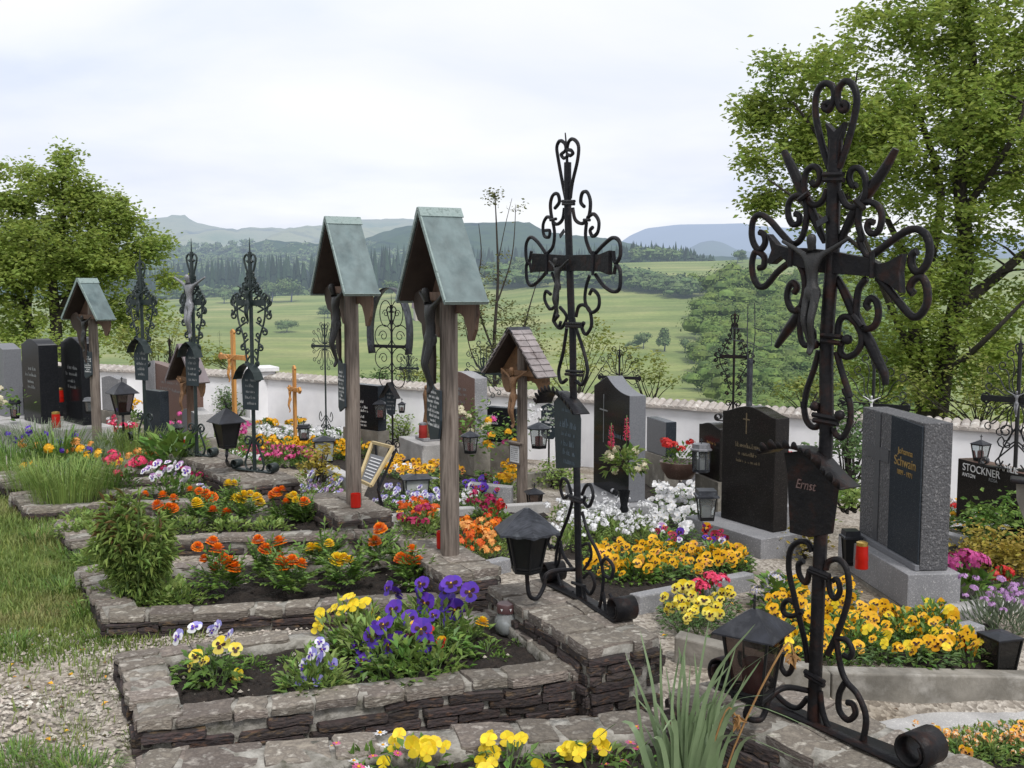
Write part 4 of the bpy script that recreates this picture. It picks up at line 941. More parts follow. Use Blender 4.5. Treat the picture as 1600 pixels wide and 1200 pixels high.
rods(k1, f1, [
    (.0135, ('A', [(585, 650), (545, 530), (503, 350), (497, 230), (520, 150), (565, 120), (605, 145), (615, 200), (600, 255), (578, 288), (555, 278), (555, 250), (578, 242)])),
    (.0135, ('A', [(645, 650), (690, 520), (740, 330), (755, 220), (735, 140), (690, 106), (650, 140), (635, 200), (645, 262), (668, 292), (690, 278), (688, 250), (665, 243)])),
    (.013, ('A', [(570, 780), (545, 850), (500, 882), (460, 860), (430, 800), (430, 720), (448, 662), (490, 640), (522, 672), (522, 730), (495, 757), (470, 735)])),
    (.013, ('A', [(430, 822), (370, 825), (330, 870), (328, 950), (355, 1003), (392, 992), (396, 950), (370, 932)])),
    (.013, ('A', [(432, 850), (442, 950), (422, 1060), (390, 1112), (345, 1135)])),
    (.013, ('A', [(650, 800), (680, 870), (730, 897), (785, 862), (812, 790), (805, 705), (768, 652), (725, 660), (708, 710), (728, 760), (755, 755)])),
    (.013, ('A', [(765, 885), (830, 862), (890, 890), (912, 960), (892, 1040), (850, 1062), (822, 1025), (833, 985), (862, 992)])),
    (.013, ('A', [(772, 900), (765, 1000), (790, 1100)]), ('B', [(968, 90), (1012, 192), (1045, 205)])),
    (.0135, ('A', [(345, 1125), (280, 1055), (210, 975), (152, 942), (110, 972), (98, 1060), (115, 1130), (150, 1162), (182, 1120), (176, 1068), (148, 1050)])),
    (.0135, ('B', [(535, 240), (460, 300), (392, 380), (350, 393), (312, 340), (300, 250), (318, 178), (352, 182), (378, 212), (372, 265), (342, 275)])),
    (.0135, ('B', [(595, 250), (622, 310), (632, 400), (615, 490), (590, 540), (545, 530), (520, 460), (532, 390), (560, 366), (582, 398), (562, 432)])),
    (.0125, ('B', [(612, 550), (600, 650), (610, 730), (642, 760), (682, 730), (682, 672), (655, 650), (640, 682)])),
    (.0135, ('B', [(1015, 340), (970, 400), (956, 480), (956, 575), (1000, 650), (1062, 640), (1090, 570), (1080, 490), (1045, 462), (1015, 502), (1032, 530)])),
    (.013, ('B', [(835, 690), (848, 605), (890, 577), (935, 605), (975, 660), (985, 740), (950, 805), (892, 832), (855, 800), (862, 745), (900, 730)])),
    (.0145, ('B', [(1060, 192), (1150, 122), (1260, 48), (1330, 32), (1390, 72), (1412, 160), (1392, 250), (1340, 302), (1300, 262), (1302, 192), (1332, 172)])),
    (.0145, ('B', [(1085, 335), (1150, 402), (1230, 502), (1300, 576), (1350, 570), (1395, 490), (1392, 392), (1360, 332), (1310, 352), (1288, 402), (1312, 437)])),
    (.0125, ('B', [(718, 790), (690, 900), (642, 1040), (625, 1150)]), ('D', [(822, 270), (838, 380), (885, 432), (928, 402), (922, 322), (890, 292)])),
    (.0125, ('B', [(828, 800), (870, 950), (912, 1080)]), ('D', [(1078, 190), (1112, 280), (1112, 400), (1070, 492), (1028, 480), (1008, 440)])),
    (.0125, ('F', [(262, 600), (240, 682), (200, 640), (190, 572), (222, 545)])),
    (.0125, ('F', [(275, 490), (250, 432), (190, 427), (140, 480), (130, 600), (160, 750), (190, 880), (230, 1050), (248, 1180)])),
    (.0125, ('F', [(362, 600), (378, 552), (440, 537), (492, 600), (506, 750), (470, 900), (420, 1030), (372, 1130)])),
    (.0115, ('F', [(378, 640), (388, 740), (420, 782), (450, 732), (432, 662), (405, 670)])),
    (.0115, ('F', [(215, 862), (150, 890), (100, 870), (95, 820), (130, 790), (170, 815)])),
    (.0115, ('F', [(418, 1030), (488, 1040), (526, 1100), (512, 1150), (470, 1132)])),
    (.0125, ('E', [(1025, 380), (1052, 560), (1090, 660), (1160, 742), (1212, 880), (1190, 1030), (1130, 1092), (1060, 1070), (990, 970), (942, 850), (925, 720)])),
    (.0125, ('E', [(1080, 668), (1045, 740), (1046, 840), (1100, 900), (1146, 862), (1130, 802), (1093, 790)])),
    (.0115, ('E', [(848, 760), (790, 822), (720, 802), (640, 722), (620, 640)])),
    (.0115, ('E', [(690, 480), (680, 560), (718, 615), (752, 570), (745, 500)])),
    (.0125, ('E', [(1200, 990), (1202, 1090), (1225, 1180), (1260, 1220)])),
], mi)
for a in [(('A', [(300, 545), (350, 650), (420, 800), (480, 940), (556, 1115)])), ('A', [(1000, 530), (930, 655), (840, 785), (760, 895), (700, 1005), (635, 1145)]), ('B', [(700, 395), (640, 490), (580, 585), (510, 680), (452, 768)]), ('B', [(832, 335), (880, 430), (940, 560), (985, 655), (1040, 750), (1090, 860), (1128, 935), (1135, 1005)])]:
    q = [f1.px(x, y, -.012) for x, y in zpts(a[0], a[1])]; mb = MB(); mb.tube(q, lambda t: .006 + .011 * math.sin(PI * min(1, .12 + t * .8)), 6, sm=4); mb.build('flame_ray', mi, k1, smoothang=1.2, world=True)
for tag, a, b in (('A', (545, 692), (672, 690)), ('A', (548, 725), (675, 725)), ('B', (545, 105), (537, 268)), ('B', (1050, 175), (1048, 338)), ('D', (880, 350), (1045, 382)), ('D', (885, 385), (1035, 412)), ('B', (735, 695), (860, 708)), ('B', (735, 732), (858, 745)), ('F', (262, 590), (385, 640)), ('F', (258, 605), (380, 655)), ('E', (830, 595), (952, 665)), ('E', (835, 615), (950, 685)), ('A', (395, 850), (455, 805)), ('A', (745, 850), (800, 905)), ('B', (580, 520), (640, 575)), ('B', (930, 570), (985, 640))):
    q = [f1.px(x, y, .018) for x, y in zpts(tag, [a, b])]; mb = MB(); mb.tube(q, .0085, 6); mb.build('collar', mi, k1, smoothang=1.0, world=True)
for tag, x, y in (('D', 895, 300), ('D', 1048, 355), ('B', 895, 722), ('B', 690, 752)):
    mb = MB(); mb.lathe([(0, -.016), (.013, -.011), (.017, 0), (.013, .011), (0, .016)], 10, f1.px(*zpts(tag, [(x, y)])[0], .014)); mb.build('knob', mi, k1, smoothang=3.2, world=True)
bo = plate(k1, f1, 'D', [(745, 585), (765, 720), (772, 900), (780, 1080), (900, 1110), (1050, 1085), (1075, 900), (1090, 770), (1010, 650), (890, 565)], .03, .034, M['rustiron'], 'plaque')
hood(k1, f1, 'D', [(650, 580), (700, 555), (770, 545), (840, 545), (905, 560), (965, 600), (1040, 680), (1100, 745), (1165, 800)], .085, M['rustiron'])
fx, fy = zpts('D', [(880, 785)])[0]; a_, b_ = f1.ab(fx, fy)
inscription(k1, f1, a_, b_, 'Ernst', .042, M['dimpink'], .0355, .85)
fx, fy = f1.ab(*zpts('A', [(578, 985)])[0]); mb = MB(); mb.box(f1.p(fx, fy, .03), f1.A * .018 + V((0, 0, .008)), V((0, 0, .009)) - f1.A * .003, f1.N * .002); mb.build('name_tag', M['darksheet'], k1, world=True)
fx, fy = f1.ab(*zpts('B', [(738, 420)])[0]); figure(k1, f1.p(fx, fy, .045), f1.N, .21, M['bronze'])
# foot strip with rolled ends
mb = MB(); st = [f1.px(*zpts('E', [q])[0]) for q in ((150, 560), (540, 795), (640, 830), (830, 970), (1030, 1125), (1150, 1190))]
st = [V((p.x, p.y, H0 + .008)) + f1.N * .04 for p in [f1.p(x, 0) for x in (-.50, -.3, -.1, .1, .3, .45)]]
for p in (f1.N * -.04,): pass
sgn = 1 if f1.p(1, 0).y < c1.y else -1
def roll_strip(root, fr, half, mat, w_=.055, r_=.055):
    pts = [(-half, .004), (half, .004)]
    left = [(-half - r_ * math.sin(a) * q, .004 + r_ * (1 - math.cos(a) * q)) for a, q in [(PI * 2 * 1.35 * i / 22, 1 - .35 * i / 22) for i in range(23)]]
    prof = left[::-1] + [(0, .004)] + [(-x, z) for x, z in left]
    mb = MB(); base = len(mb.v)
    for x, z in prof:
        ww = w_ * (1.0 if abs(x) > half else .6 + .4 * abs(x) / half)
        mb.v.append(fr.p(x, z + .004, -ww)); mb.v.append(fr.p(x, z + .004, ww))
    for i in range(len(prof) - 1): mb.f.append([base + 2 * i, base + 2 * i + 1, base + 2 * i + 3, base + 2 * i + 2]); mb.m.append(0)
    o = mb.build('rolled_foot_strip', mat, root, world=True, smoothang=.8); s_ = o.modifiers.new('Solidify', 'SOLIDIFY'); s_.thickness = .007; s_.offset = 0; return o
roll_strip(k1, f1, .36, mi)
# bracket + lantern
lp1 = PD(1176, 1089, 3.02); ar = f1.px(1267, 1080)
mb = MB(); mb.tube([ar, ar.lerp(lp1, .45) + V((0, 0, .02)), ar.lerp(lp1, .72) + V((0, 0, -.01)), ar.lerp(lp1, .78) - V((0, 0, .05)), ar.lerp(lp1, .88) - V((0, 0, .075)), lp1 - V((.02, 0, .06)), lp1 - V((.0, 0, .0))], .0095, 6, sm=5); mb.build('lantern_bracket', mi, k1, smoothang=1.2, world=True)
LG = 'dark iron grave lanterns'
lantern('grave_lantern', 'black four-sided glazed lantern with a small roof cross, held by the nearest iron cross', lp1, 4, .098, .066, .205, .135, .07, 'darksheet', 'black', 'panedark', 'candle', .95, LG)

# --- cross 2
f2 = Frame(c2, U2, (0, 0, 1))
if f2.N.dot(EYE - c2) < 0: f2 = Frame(c2, -U2, (0, 0, 1))
k2 = thing('wrought_iron_cross', 'tall left-leaning scrolled iron cross with a flat crossbar, second nearest', 'grave cross', c2)
mi = M['iron']
mb = MB(); pq = [f2.px(*zpts(t, [p])[0]) for t, p in (('I', (822, 815)), ('I', (812, 400)), ('I', (805, 0)), ('H', (790, 700)), ('H', (782, 400)), ('H', (778, 100)), ('G', (772, 1190)), ('G', (762, 900)), ('G', (755, 700)), ('G', (748, 470)), ('G', (748, 215)))]
mb.tube(pq, .0165, 8, sm=3); mb.build('post', mi, k2, smoothang=1.0, world=True)
mb = MB(); mb.tube([f2.px(*zpts('G', [q])[0]) for q in ((745, 215), (742, 130), (733, 30))], (.007, .003), 5); mb.build('spike', mi, k2, world=True)
plate(k2, f2, 'G', [(538, 783), (740, 795), (960, 790), (1022, 765), (1020, 918), (960, 895), (740, 893), (540, 900)], -.006, .014, M['rustiron'], 'crossbar')
rods(k2, f2, [
    (.0105, ('G', [(735, 440), (715, 340), (690, 200), (680, 120), (700, 80), (728, 95), (738, 130), (725, 150), (708, 165), (722, 188), (745, 180)])),
    (.0105, ('G', [(765, 440), (778, 340), (810, 200), (815, 110), (785, 70), (757, 82), (745, 130), (770, 140), (780, 158), (765, 172), (745, 165)])),
    (.0105, ('G', [(727, 500), (715, 572), (680, 602), (652, 572), (640, 482), (655, 422), (685, 412), (696, 462), (668, 502)])),
    (.0105, ('G', [(652, 570), (620, 556), (595, 602), (600, 670), (630, 682), (636, 642), (610, 640)])),
    (.0105, ('G', [(655, 585), (666, 660), (655, 742), (618, 788)])),
    (.0105, ('G', [(780, 500), (795, 572), (840, 597), (880, 552), (890, 462), (870, 402), (840, 406), (830, 462), (852, 492)])),
    (.0105, ('G', [(872, 560), (910, 537), (942, 582), (936, 650), (905, 677), (888, 642), (905, 620)])),
    (.0105, ('G', [(866, 588), (860, 680), (885, 762), (910, 788)])),
    (.011, ('G', [(612, 785), (560, 712), (517, 682), (490, 722), (488, 800), (503, 850), (522, 770)])),
    (.011, ('G', [(612, 905), (560, 962), (520, 985), (494, 950), (490, 862), (508, 838), (522, 902)])),
    (.011, ('G', [(918, 788), (970, 732), (1030, 686), (1072, 712), (1076, 800), (1045, 842), (1034, 770)])),
    (.011, ('G', [(922, 915), (970, 982), (1030, 1022), (1072, 1002), (1076, 900), (1052, 858), (1038, 912)])),
    (.0105, ('G', [(650, 905), (682, 1000), (682, 1100), (660, 1190)]), ('H', [(662, 90), (690, 125), (705, 90)])),
    (.0105, ('G', [(642, 1040), (612, 1020), (605, 1075), (640, 1132), (682, 1102)])),
    (.0105, ('G', [(885, 922), (862, 1000), (858, 1090), (895, 1152), (940, 1122), (942, 1052), (905, 1010), (885, 1040)])),
    (.0105, ('G', [(800, 1180), (815, 1120), (845, 1105), (880, 1130)]), ('H', [(895, 60), (895, 122), (862, 170), (838, 130), (850, 95)])),
    (.0105, ('H', [(700, 0), (742, 62), (705, 132), (665, 92), (690, 52)])),
    (.011, ('H', [(742, 130), (720, 282), (692, 400), (708, 470), (742, 452)])),
    (.011, ('H', [(800, 130), (850, 282), (872, 400), (842, 482), (800, 462)])),
    (.0105, ('I', [(772, 132), (748, 52), (715, 32), (703, 90), (722, 152), (748, 140)])),
    (.0105, ('I', [(838, 132), (860, 80), (890, 72), (907, 140), (880, 205), (852, 180), (855, 140)])),
    (.0105, ('I', [(778, 170), (750, 272), (700, 400), (676, 520), (682, 620), (730, 762), (782, 742)])),
    (.0105, ('I', [(838, 240), (880, 382), (940, 502), (970, 640), (950, 822), (910, 862), (868, 822), (845, 700)])),
    (.0105, ('I', [(640, 470), (626, 420), (655, 370), (690, 402), (672, 462), (645, 450)])),
    (.0105, ('I', [(702, 420), (722, 510), (782, 598)])),
    (.0105, ('I', [(972, 640), (962, 562), (992, 532), (1032, 582), (1020, 652), (985, 642)])),
    (.0105, ('I', [(850, 650), (888, 622), (917, 690), (890, 752), (858, 722)])),
    (.0105, ('I', [(970, 740), (992, 882), (1022, 922), (1042, 832), (1012, 752)])),
    (.009, ('I', [(700, 460), (690, 560), (640, 640), (660, 720), (700, 700)])),
    (.009, ('I', [(840, 450), (880, 440), (895, 520), (850, 600)])),
], mi)
for tag, a, b in (('G', (715, 458), (790, 458)), ('G', (718, 475), (788, 475)), ('G', (617, 775), (617, 915)), ('G', (905, 770), (905, 920)), ('H', (740, 100), (832, 104)), ('H', (738, 118), (832, 122)), ('H', (740, 398), (838, 404)), ('H', (735, 418), (838, 426)), ('I', (760, 138), (838, 165)), ('I', (762, 152), (838, 180)), ('I', (775, 680), (855, 705)), ('G', (640, 575), (675, 568)), ('G', (850, 575), (885, 575))):
    q = [f2.px(x, y, .016) for x, y in zpts(tag, [a, b])]; mb = MB(); mb.tube(q, .0075, 6); mb.build('collar', mi, k2, smoothang=1.0, world=True)
plate(k2, f2, 'H', [(692, 590), (720, 555), (770, 560), (850, 640), (862, 700), (858, 1000), (705, 1005)], .022, .026, M['board'], 'plaque')
hood(k2, f2, 'H', [(632, 595), (655, 545), (690, 525), (735, 525), (785, 560), (830, 610), (872, 665)], .07, M['iron'])
sm_ = MB()
for i, (yy, ww, hh) in enumerate(((640, 80, .018), (725, 120, .04), (790, 100, .02), (850, 110, .026), (905, 90, .026), (960, 80, .026))):
    a_, b_ = f2.ab(*zpts('H', [(778 + i * 2, yy)])[0]); scribble(sm_, f2, a_, b_, ww * .25 * 4.45 / 1600 / .46 * .78, hh, .0275, .15)
sm_.build('inscription', M['dimletter'], k2, world=True)
fx, fy = f2.ab(*zpts('G', [(735, 985)])[0]); figure(k2, f2.p(fx, fy, .04), f2.N, .15, M['bronze'])
fx, fy = f2.ab(*zpts('G', [(740, 660)])[0]); mb = MB(); mb.box(f2.p(fx, fy, .022), f2.A * .02 + V((0, 0, .012)), V((0, 0, .008)) - f2.A * .004, f2.N * .002); mb.build('name_tag', M['darksheet'], k2, world=True)
roll_strip(k2, f2, .30, M['rustiron'], .05, .05)
lp2 = PD(823, 893, 4.28); ar = f2.px(900, 890)
mb = MB(); mb.tube([ar, ar.lerp(lp2, .4) + V((0, 0, .0)), ar.lerp(lp2, .62) - V((0, 0, .02)), ar.lerp(lp2, .66) - V((0, 0, .07)), ar.lerp(lp2, .8) - V((0, 0, .12)), lp2 - V((-.01, 0, .10)), lp2 - V((.0, 0, .0))], .0095, 6, sm=5); mb.build('lantern_bracket', mi, k2, smoothang=1.2, world=True)
lantern('grave_lantern', 'black closed lantern under a wide grey scalloped tin hat, beside the second iron cross', lp2, 6, .098, .062, .18, .148, .095, 'greyiron', 'black', 'black', None, .2, LG, scallop=1, finial=False)

# --- generic ornamental cross (own drawing per variant), local x = width, z = height
def orn_cross(name, label, base, H, W, yaw, variant=0, mat='iron', rod=.008, bar=.014, levels=4, zc=.60, seed=1, group=None, plaque=None, fig=None, flat=True, pinch=.0, foot=.12, spike=True, cat='grave cross'):
    root = thing(name, label, cat, base, yaw, group); r_ = random.Random(seed); m_ = M[mat]
    f = Frame((0, 0, 0), (1, 0, 0), (0, 0, 1)); P3 = lambda x, z, y=0: V((x, y, z))
    mb = MB(); mb.tube([P3(0, -.05), P3(0, H * (.94 if spike else 1))], bar, 6); 
    if spike: mb.tube([P3(0, H * .93), P3(0, H)], (bar * .5, .002), 5)
    mb.build('post', m_, root, smoothang=1)
    mb = MB(); mb.box(P3(0, H * zc), (W / 2 * (.72 if variant == 0 else 1), 0, 0), (0, bar * .7, 0), (0, 0, bar * 1.5)); mb.build('crossbar', m_, root, bevel=.002)
    def sc(pts, rr=rod): 
        for sx in (-1, 1):
            mb = MB(); mb.tube([P3(sx * x, z) for x, z in pts], rr, 5, sm=2); mb.build('scroll', m_, root, smoothang=1.2)
    def S(x0, z0, x1, z1, r0, r1, bulge):
        # S-scroll from a spiral near (x0,z0) to one near (x1,z1)
        a = spiral(x0 - r0 * .2, z0 - r0, r0, PI / 2 + .3, -1.15, 9, .3)[::-1]; b = spiral(x1 + r1 * .2, z1 + r1, r1, -PI / 2 - .1, 1.15, 9, .3)
        mid = ((x0 + x1) / 2 + bulge, (z0 + z1) / 2)
        return a[:-1] + [(x0 + bulge * .5, z0), mid, (x1 - bulge * .1, z1)] + b[1:]
    zt = H * (.93 if spike else .98); zx = H * zc
    # top heart
    q = H * .045; sc([(0, zt - q * 2.6), (q * .55, zt - q * 1.2), (q * .75, zt - q * .4), (q * .4, zt), (q * .1, zt - q * .3), (q * .25, zt - q * .75), (q * .42, zt - q * .6)])
    if variant == 0:                                            # tall narrow lattice, widest at the crossbar
        zb = H * (zc - .30); z_top = zt - q * 1.6
        prof = [(0, .10), (.16, .24), (.32, .46), (.46, .78), (.56, 1.0), (.66, .92), (.78, .62), (.9, .36), (1, .16)]
        zz_ = lambda t: lerp(z_top, zx, t / .56) if t < .56 else lerp(zx, zb, (t - .56) / .44)
        ww_ = lambda t: interp_lin(prof, t) * W / 2
        sc([(ww_(t) * .70 + W * .02 * math.sin(t * 22), zz_(t)) for t in [k / 16 for k in range(17)]], rod * .9)
        nl = levels * 2 + 2
        for i in range(nl):
            t = (i + .4) / nl; r0 = H * .0135 * (.8 + .5 * interp_lin(prof, t)); up_ = 1 if t < .58 else -1; hw = ww_(t); cz = zz_(t)
            sp_ = spiral(hw - r0 * .4, cz, r0, -up_ * PI * .5, up_ * 1.25, 11, .3)
            sc([(hw * .35, cz - up_ * r0 * 2.6), (hw * .62, cz - up_ * r0 * 1.9)] + sp_, rod * .85)
            if hw > W * .2: sc(spiral(hw * .42, cz + up_ * r0, r0 * .85, up_ * PI * .5, -up_ * 1.15, 9, .35), rod * .75)
        for sx_ in (1,): sc([(W * .30, zx + H * .005), (W * .40, zx + H * .035), (W * .47, zx + H * .02), (W * .44, zx - H * .005), (W * .40, zx - H * .03), (W * .46, zx - H * .045), (W * .49, zx - H * .03)])
        sc(spiral(W * .16, zb - H * .015, H * .018, PI, 1.3, 10, .3))
    elif variant == 1:                                          # round filigree about a plain cross
        for i, (ang) in enumerate((18, 38, 58, 76)):
            a = math.radians(ang); rr_ = W * .5 * (1.0 if i % 2 else .85)
            x, z = rr_ * math.cos(a), rr_ * math.sin(a) * 1.35
            sc([(W * .03, zx + .03)] + [(x * t + W * .05 * math.sin(t * 5), zx + z * t) for t in (.35, .7)] + [(p[0], p[1]) for p in spiral(x, zx + z, W * .07, a + PI, 1.1, 9, .3)], rod * .8)
            sc([(W * .03, zx - .03)] + [(x * t + W * .05 * math.sin(t * 5), zx - z * t) for t in (.35, .7)] + [(p[0], p[1]) for p in spiral(x, zx - z, W * .07, -a + PI, -1.1, 9, .3)], rod * .8)
        sc(spiral(W * .46, zx, W * .09, PI / 2, 1.2, 10, .35), rod * .8); sc(spiral(W * .46, zx, W * .09, -PI / 2, -1.2, 10, .35), rod * .8)
        sc([(0, H * .22), (W * .18, H * .16), (W * .26, H * .2), (W * .2, H * .24), (W * .16, H * .2)]); sc([(0, H * .2), (W * .16, H * .12), (W * .28, H * .05), (W * .22, H * .02), (W * .17, H * .06)])
    elif variant == 2:                                          # oval medallions (hooded)
        for zc_, rx, rz in ((zx + H * .19, .18, .10), (zx + H * .06, .26, .085), (zx - H * .07, .26, .085), (zx - H * .18, .2, .08)):
            sc([(W * rx * (1 + math.cos(a)) * .9, zc_ + H * rz * .75 * math.sin(a)) for a in [PI + 2 * PI * k / 14 for k in range(15)]], rod * .8)
            sc(spiral(W * rx * .9, zc_, W * rx * .5, 0, 1.2, 9, .3), rod * .7)
        mb = MB(); base = 0; n = 22; hw = W * .56
        for k in range(n + 1):
            a = lerp(-.42, PI + .42, k / n); x = hw * math.cos(a); z = zx + H * .08 + (H * .26 if math.sin(a) > 0 else H * .30) * math.sin(a)
            mb.v.append(P3(x, z, -.09)); mb.v.append(P3(x, z, .03))
        for k in range(n): mb.f.append([2 * k, 2 * k + 1, 2 * k + 3, 2 * k + 2]); mb.m.append(0)
        o = mb.build('hood', M['greyiron'], root, smoothang=1.0); s_ = o.modifiers.new('Solidify', 'SOLIDIFY'); s_.thickness = .004
    if plaque:
        pz_, pw, ph, style = plaque; mb = MB()
        o_ = [(-pw / 2, 0), (pw / 2, 0), (pw * .56, ph * .75), (pw * .3, ph), (0, ph * 1.12), (-pw * .3, ph), (-pw * .56, ph * .75)]
        if style == 'point': o_ = [(0, -ph * .1), (pw * .35, 0), (pw * .5, ph * .72), (0, ph * 1.1), (-pw * .5, ph * .72), (-pw * .35, 0)]
        fr_ = Frame((0, -.025, pz_), (1, 0, 0), (0, 0, 1)); mb.prism(o_, fr_, -.002, .002); pb = mb.build('plaque', M['board'], root)
        sm2 = MB()
        for i in range(5): scribble(sm2, fr_, 0, ph * (.78 - .15 * i), pw * R.uniform(.5, .72), ph * .085, .0035)
        sm2.build('inscription', M['greyletter'], pb)
        if style != 'bare':
            hm = MB(); base = 0; hp = [(-pw * .72, ph * .78), (-pw * .55, ph * .98), (-pw * .3, ph * 1.12), (0, ph * 1.2), (pw * .3, ph * 1.12), (pw * .55, ph * .98), (pw * .72, ph * .78)]
            if style == 'point': hp = [(-pw * .72, ph * .6), (0, ph * 1.22), (pw * .72, ph * .6)]
            for x, z in hp: hm.v.append(P3(x, pz_ + z, -.09)); hm.v.append(P3(x, pz_ + z, .0))
            for k in range(len(hp) - 1): hm.f.append([2 * k, 2 * k + 1, 2 * k + 3, 2 * k + 2]); hm.m.append(0)
            o = hm.build('hood', m_, root); s_ = o.modifiers.new('Solidify', 'SOLIDIFY'); s_.thickness = .003
    if fig: figure(root, (0, -.035, H * fig[0]), (0, -1, 0), fig[1], M[fig[2]], world=False)
    if foot:
        sc([(0, foot * 2.2), (foot * .35, foot * 1.6), (foot * .8, foot * .5), (foot * .5, .01), (foot * .25, foot * .3)], rod); sc(spiral(foot * .5, foot * 1.9, foot * .35, PI, -1.2, 10, .3), rod)
        if flat: roll_strip_local(root, foot * 1.5, m_)
    return root
def roll_strip_local(root, half, mat, w_=.035, r_=.04):
    left = [(-half - r_ * math.sin(a) * q, .004 + r_ * (1 - math.cos(a) * q)) for a, q in [(PI * 2 * 1.2 * i / 16, 1 - .35 * i / 16) for i in range(17)]]
    prof = left[::-1] + [(0, .004)] + [(-x, z) for x, z in left]; mb = MB()
    for x, z in prof: mb.v.append(V((x, -w_, z + .003))); mb.v.append(V((x, w_, z + .003)))
    for i in range(len(prof) - 1): mb.f.append([2 * i, 2 * i + 1, 2 * i + 3, 2 * i + 2]); mb.m.append(0)
    o = mb.build('rolled_foot_strip', mat, root, smoothang=.8); s_ = o.modifiers.new('Solidify', 'SOLIDIFY'); s_.thickness = .006
def yaw_of(vx, vy): return math.atan2(vy, vx)       # local +x along (vx,vy); the figure side is local -y
Y5 = yaw_of(.62, -.78)
orn_cross('wrought_iron_cross', 'tall narrow iron cross with a two-ring tip, left of the slim orange crucifix', c5, 367 * c5.y / F, .40, yaw_of(.86, -.51), 0, 'greeniron', .0085, .015, 4, .725, 5, None, (.47, .155, .29, 'arch'), (.725, .17, 'greeniron'))
orn_cross('wrought_iron_cross', 'narrow iron cross bearing a bright silver painted figure, above the little brown-roofed shrine', c6, 340 * c6.y / F, .29, yaw_of(.86, -.51), 0, 'greeniron', .0085, .015, 5, .71, 6, None, (.58, .14, .30, 'arch'), (.70, .30, 'silver'))
orn_cross('wrought_iron_cross', 'dark iron cross between the distant roofed post and the silver-figured cross', c7, 302 * c7.y / F, .37, yaw_of(.9, -.44), 0, 'greeniron', .0085, .016, 4, .725, 7, None, (.57, .155, .32, 'arch'), (.72, .17, 'greeniron'))
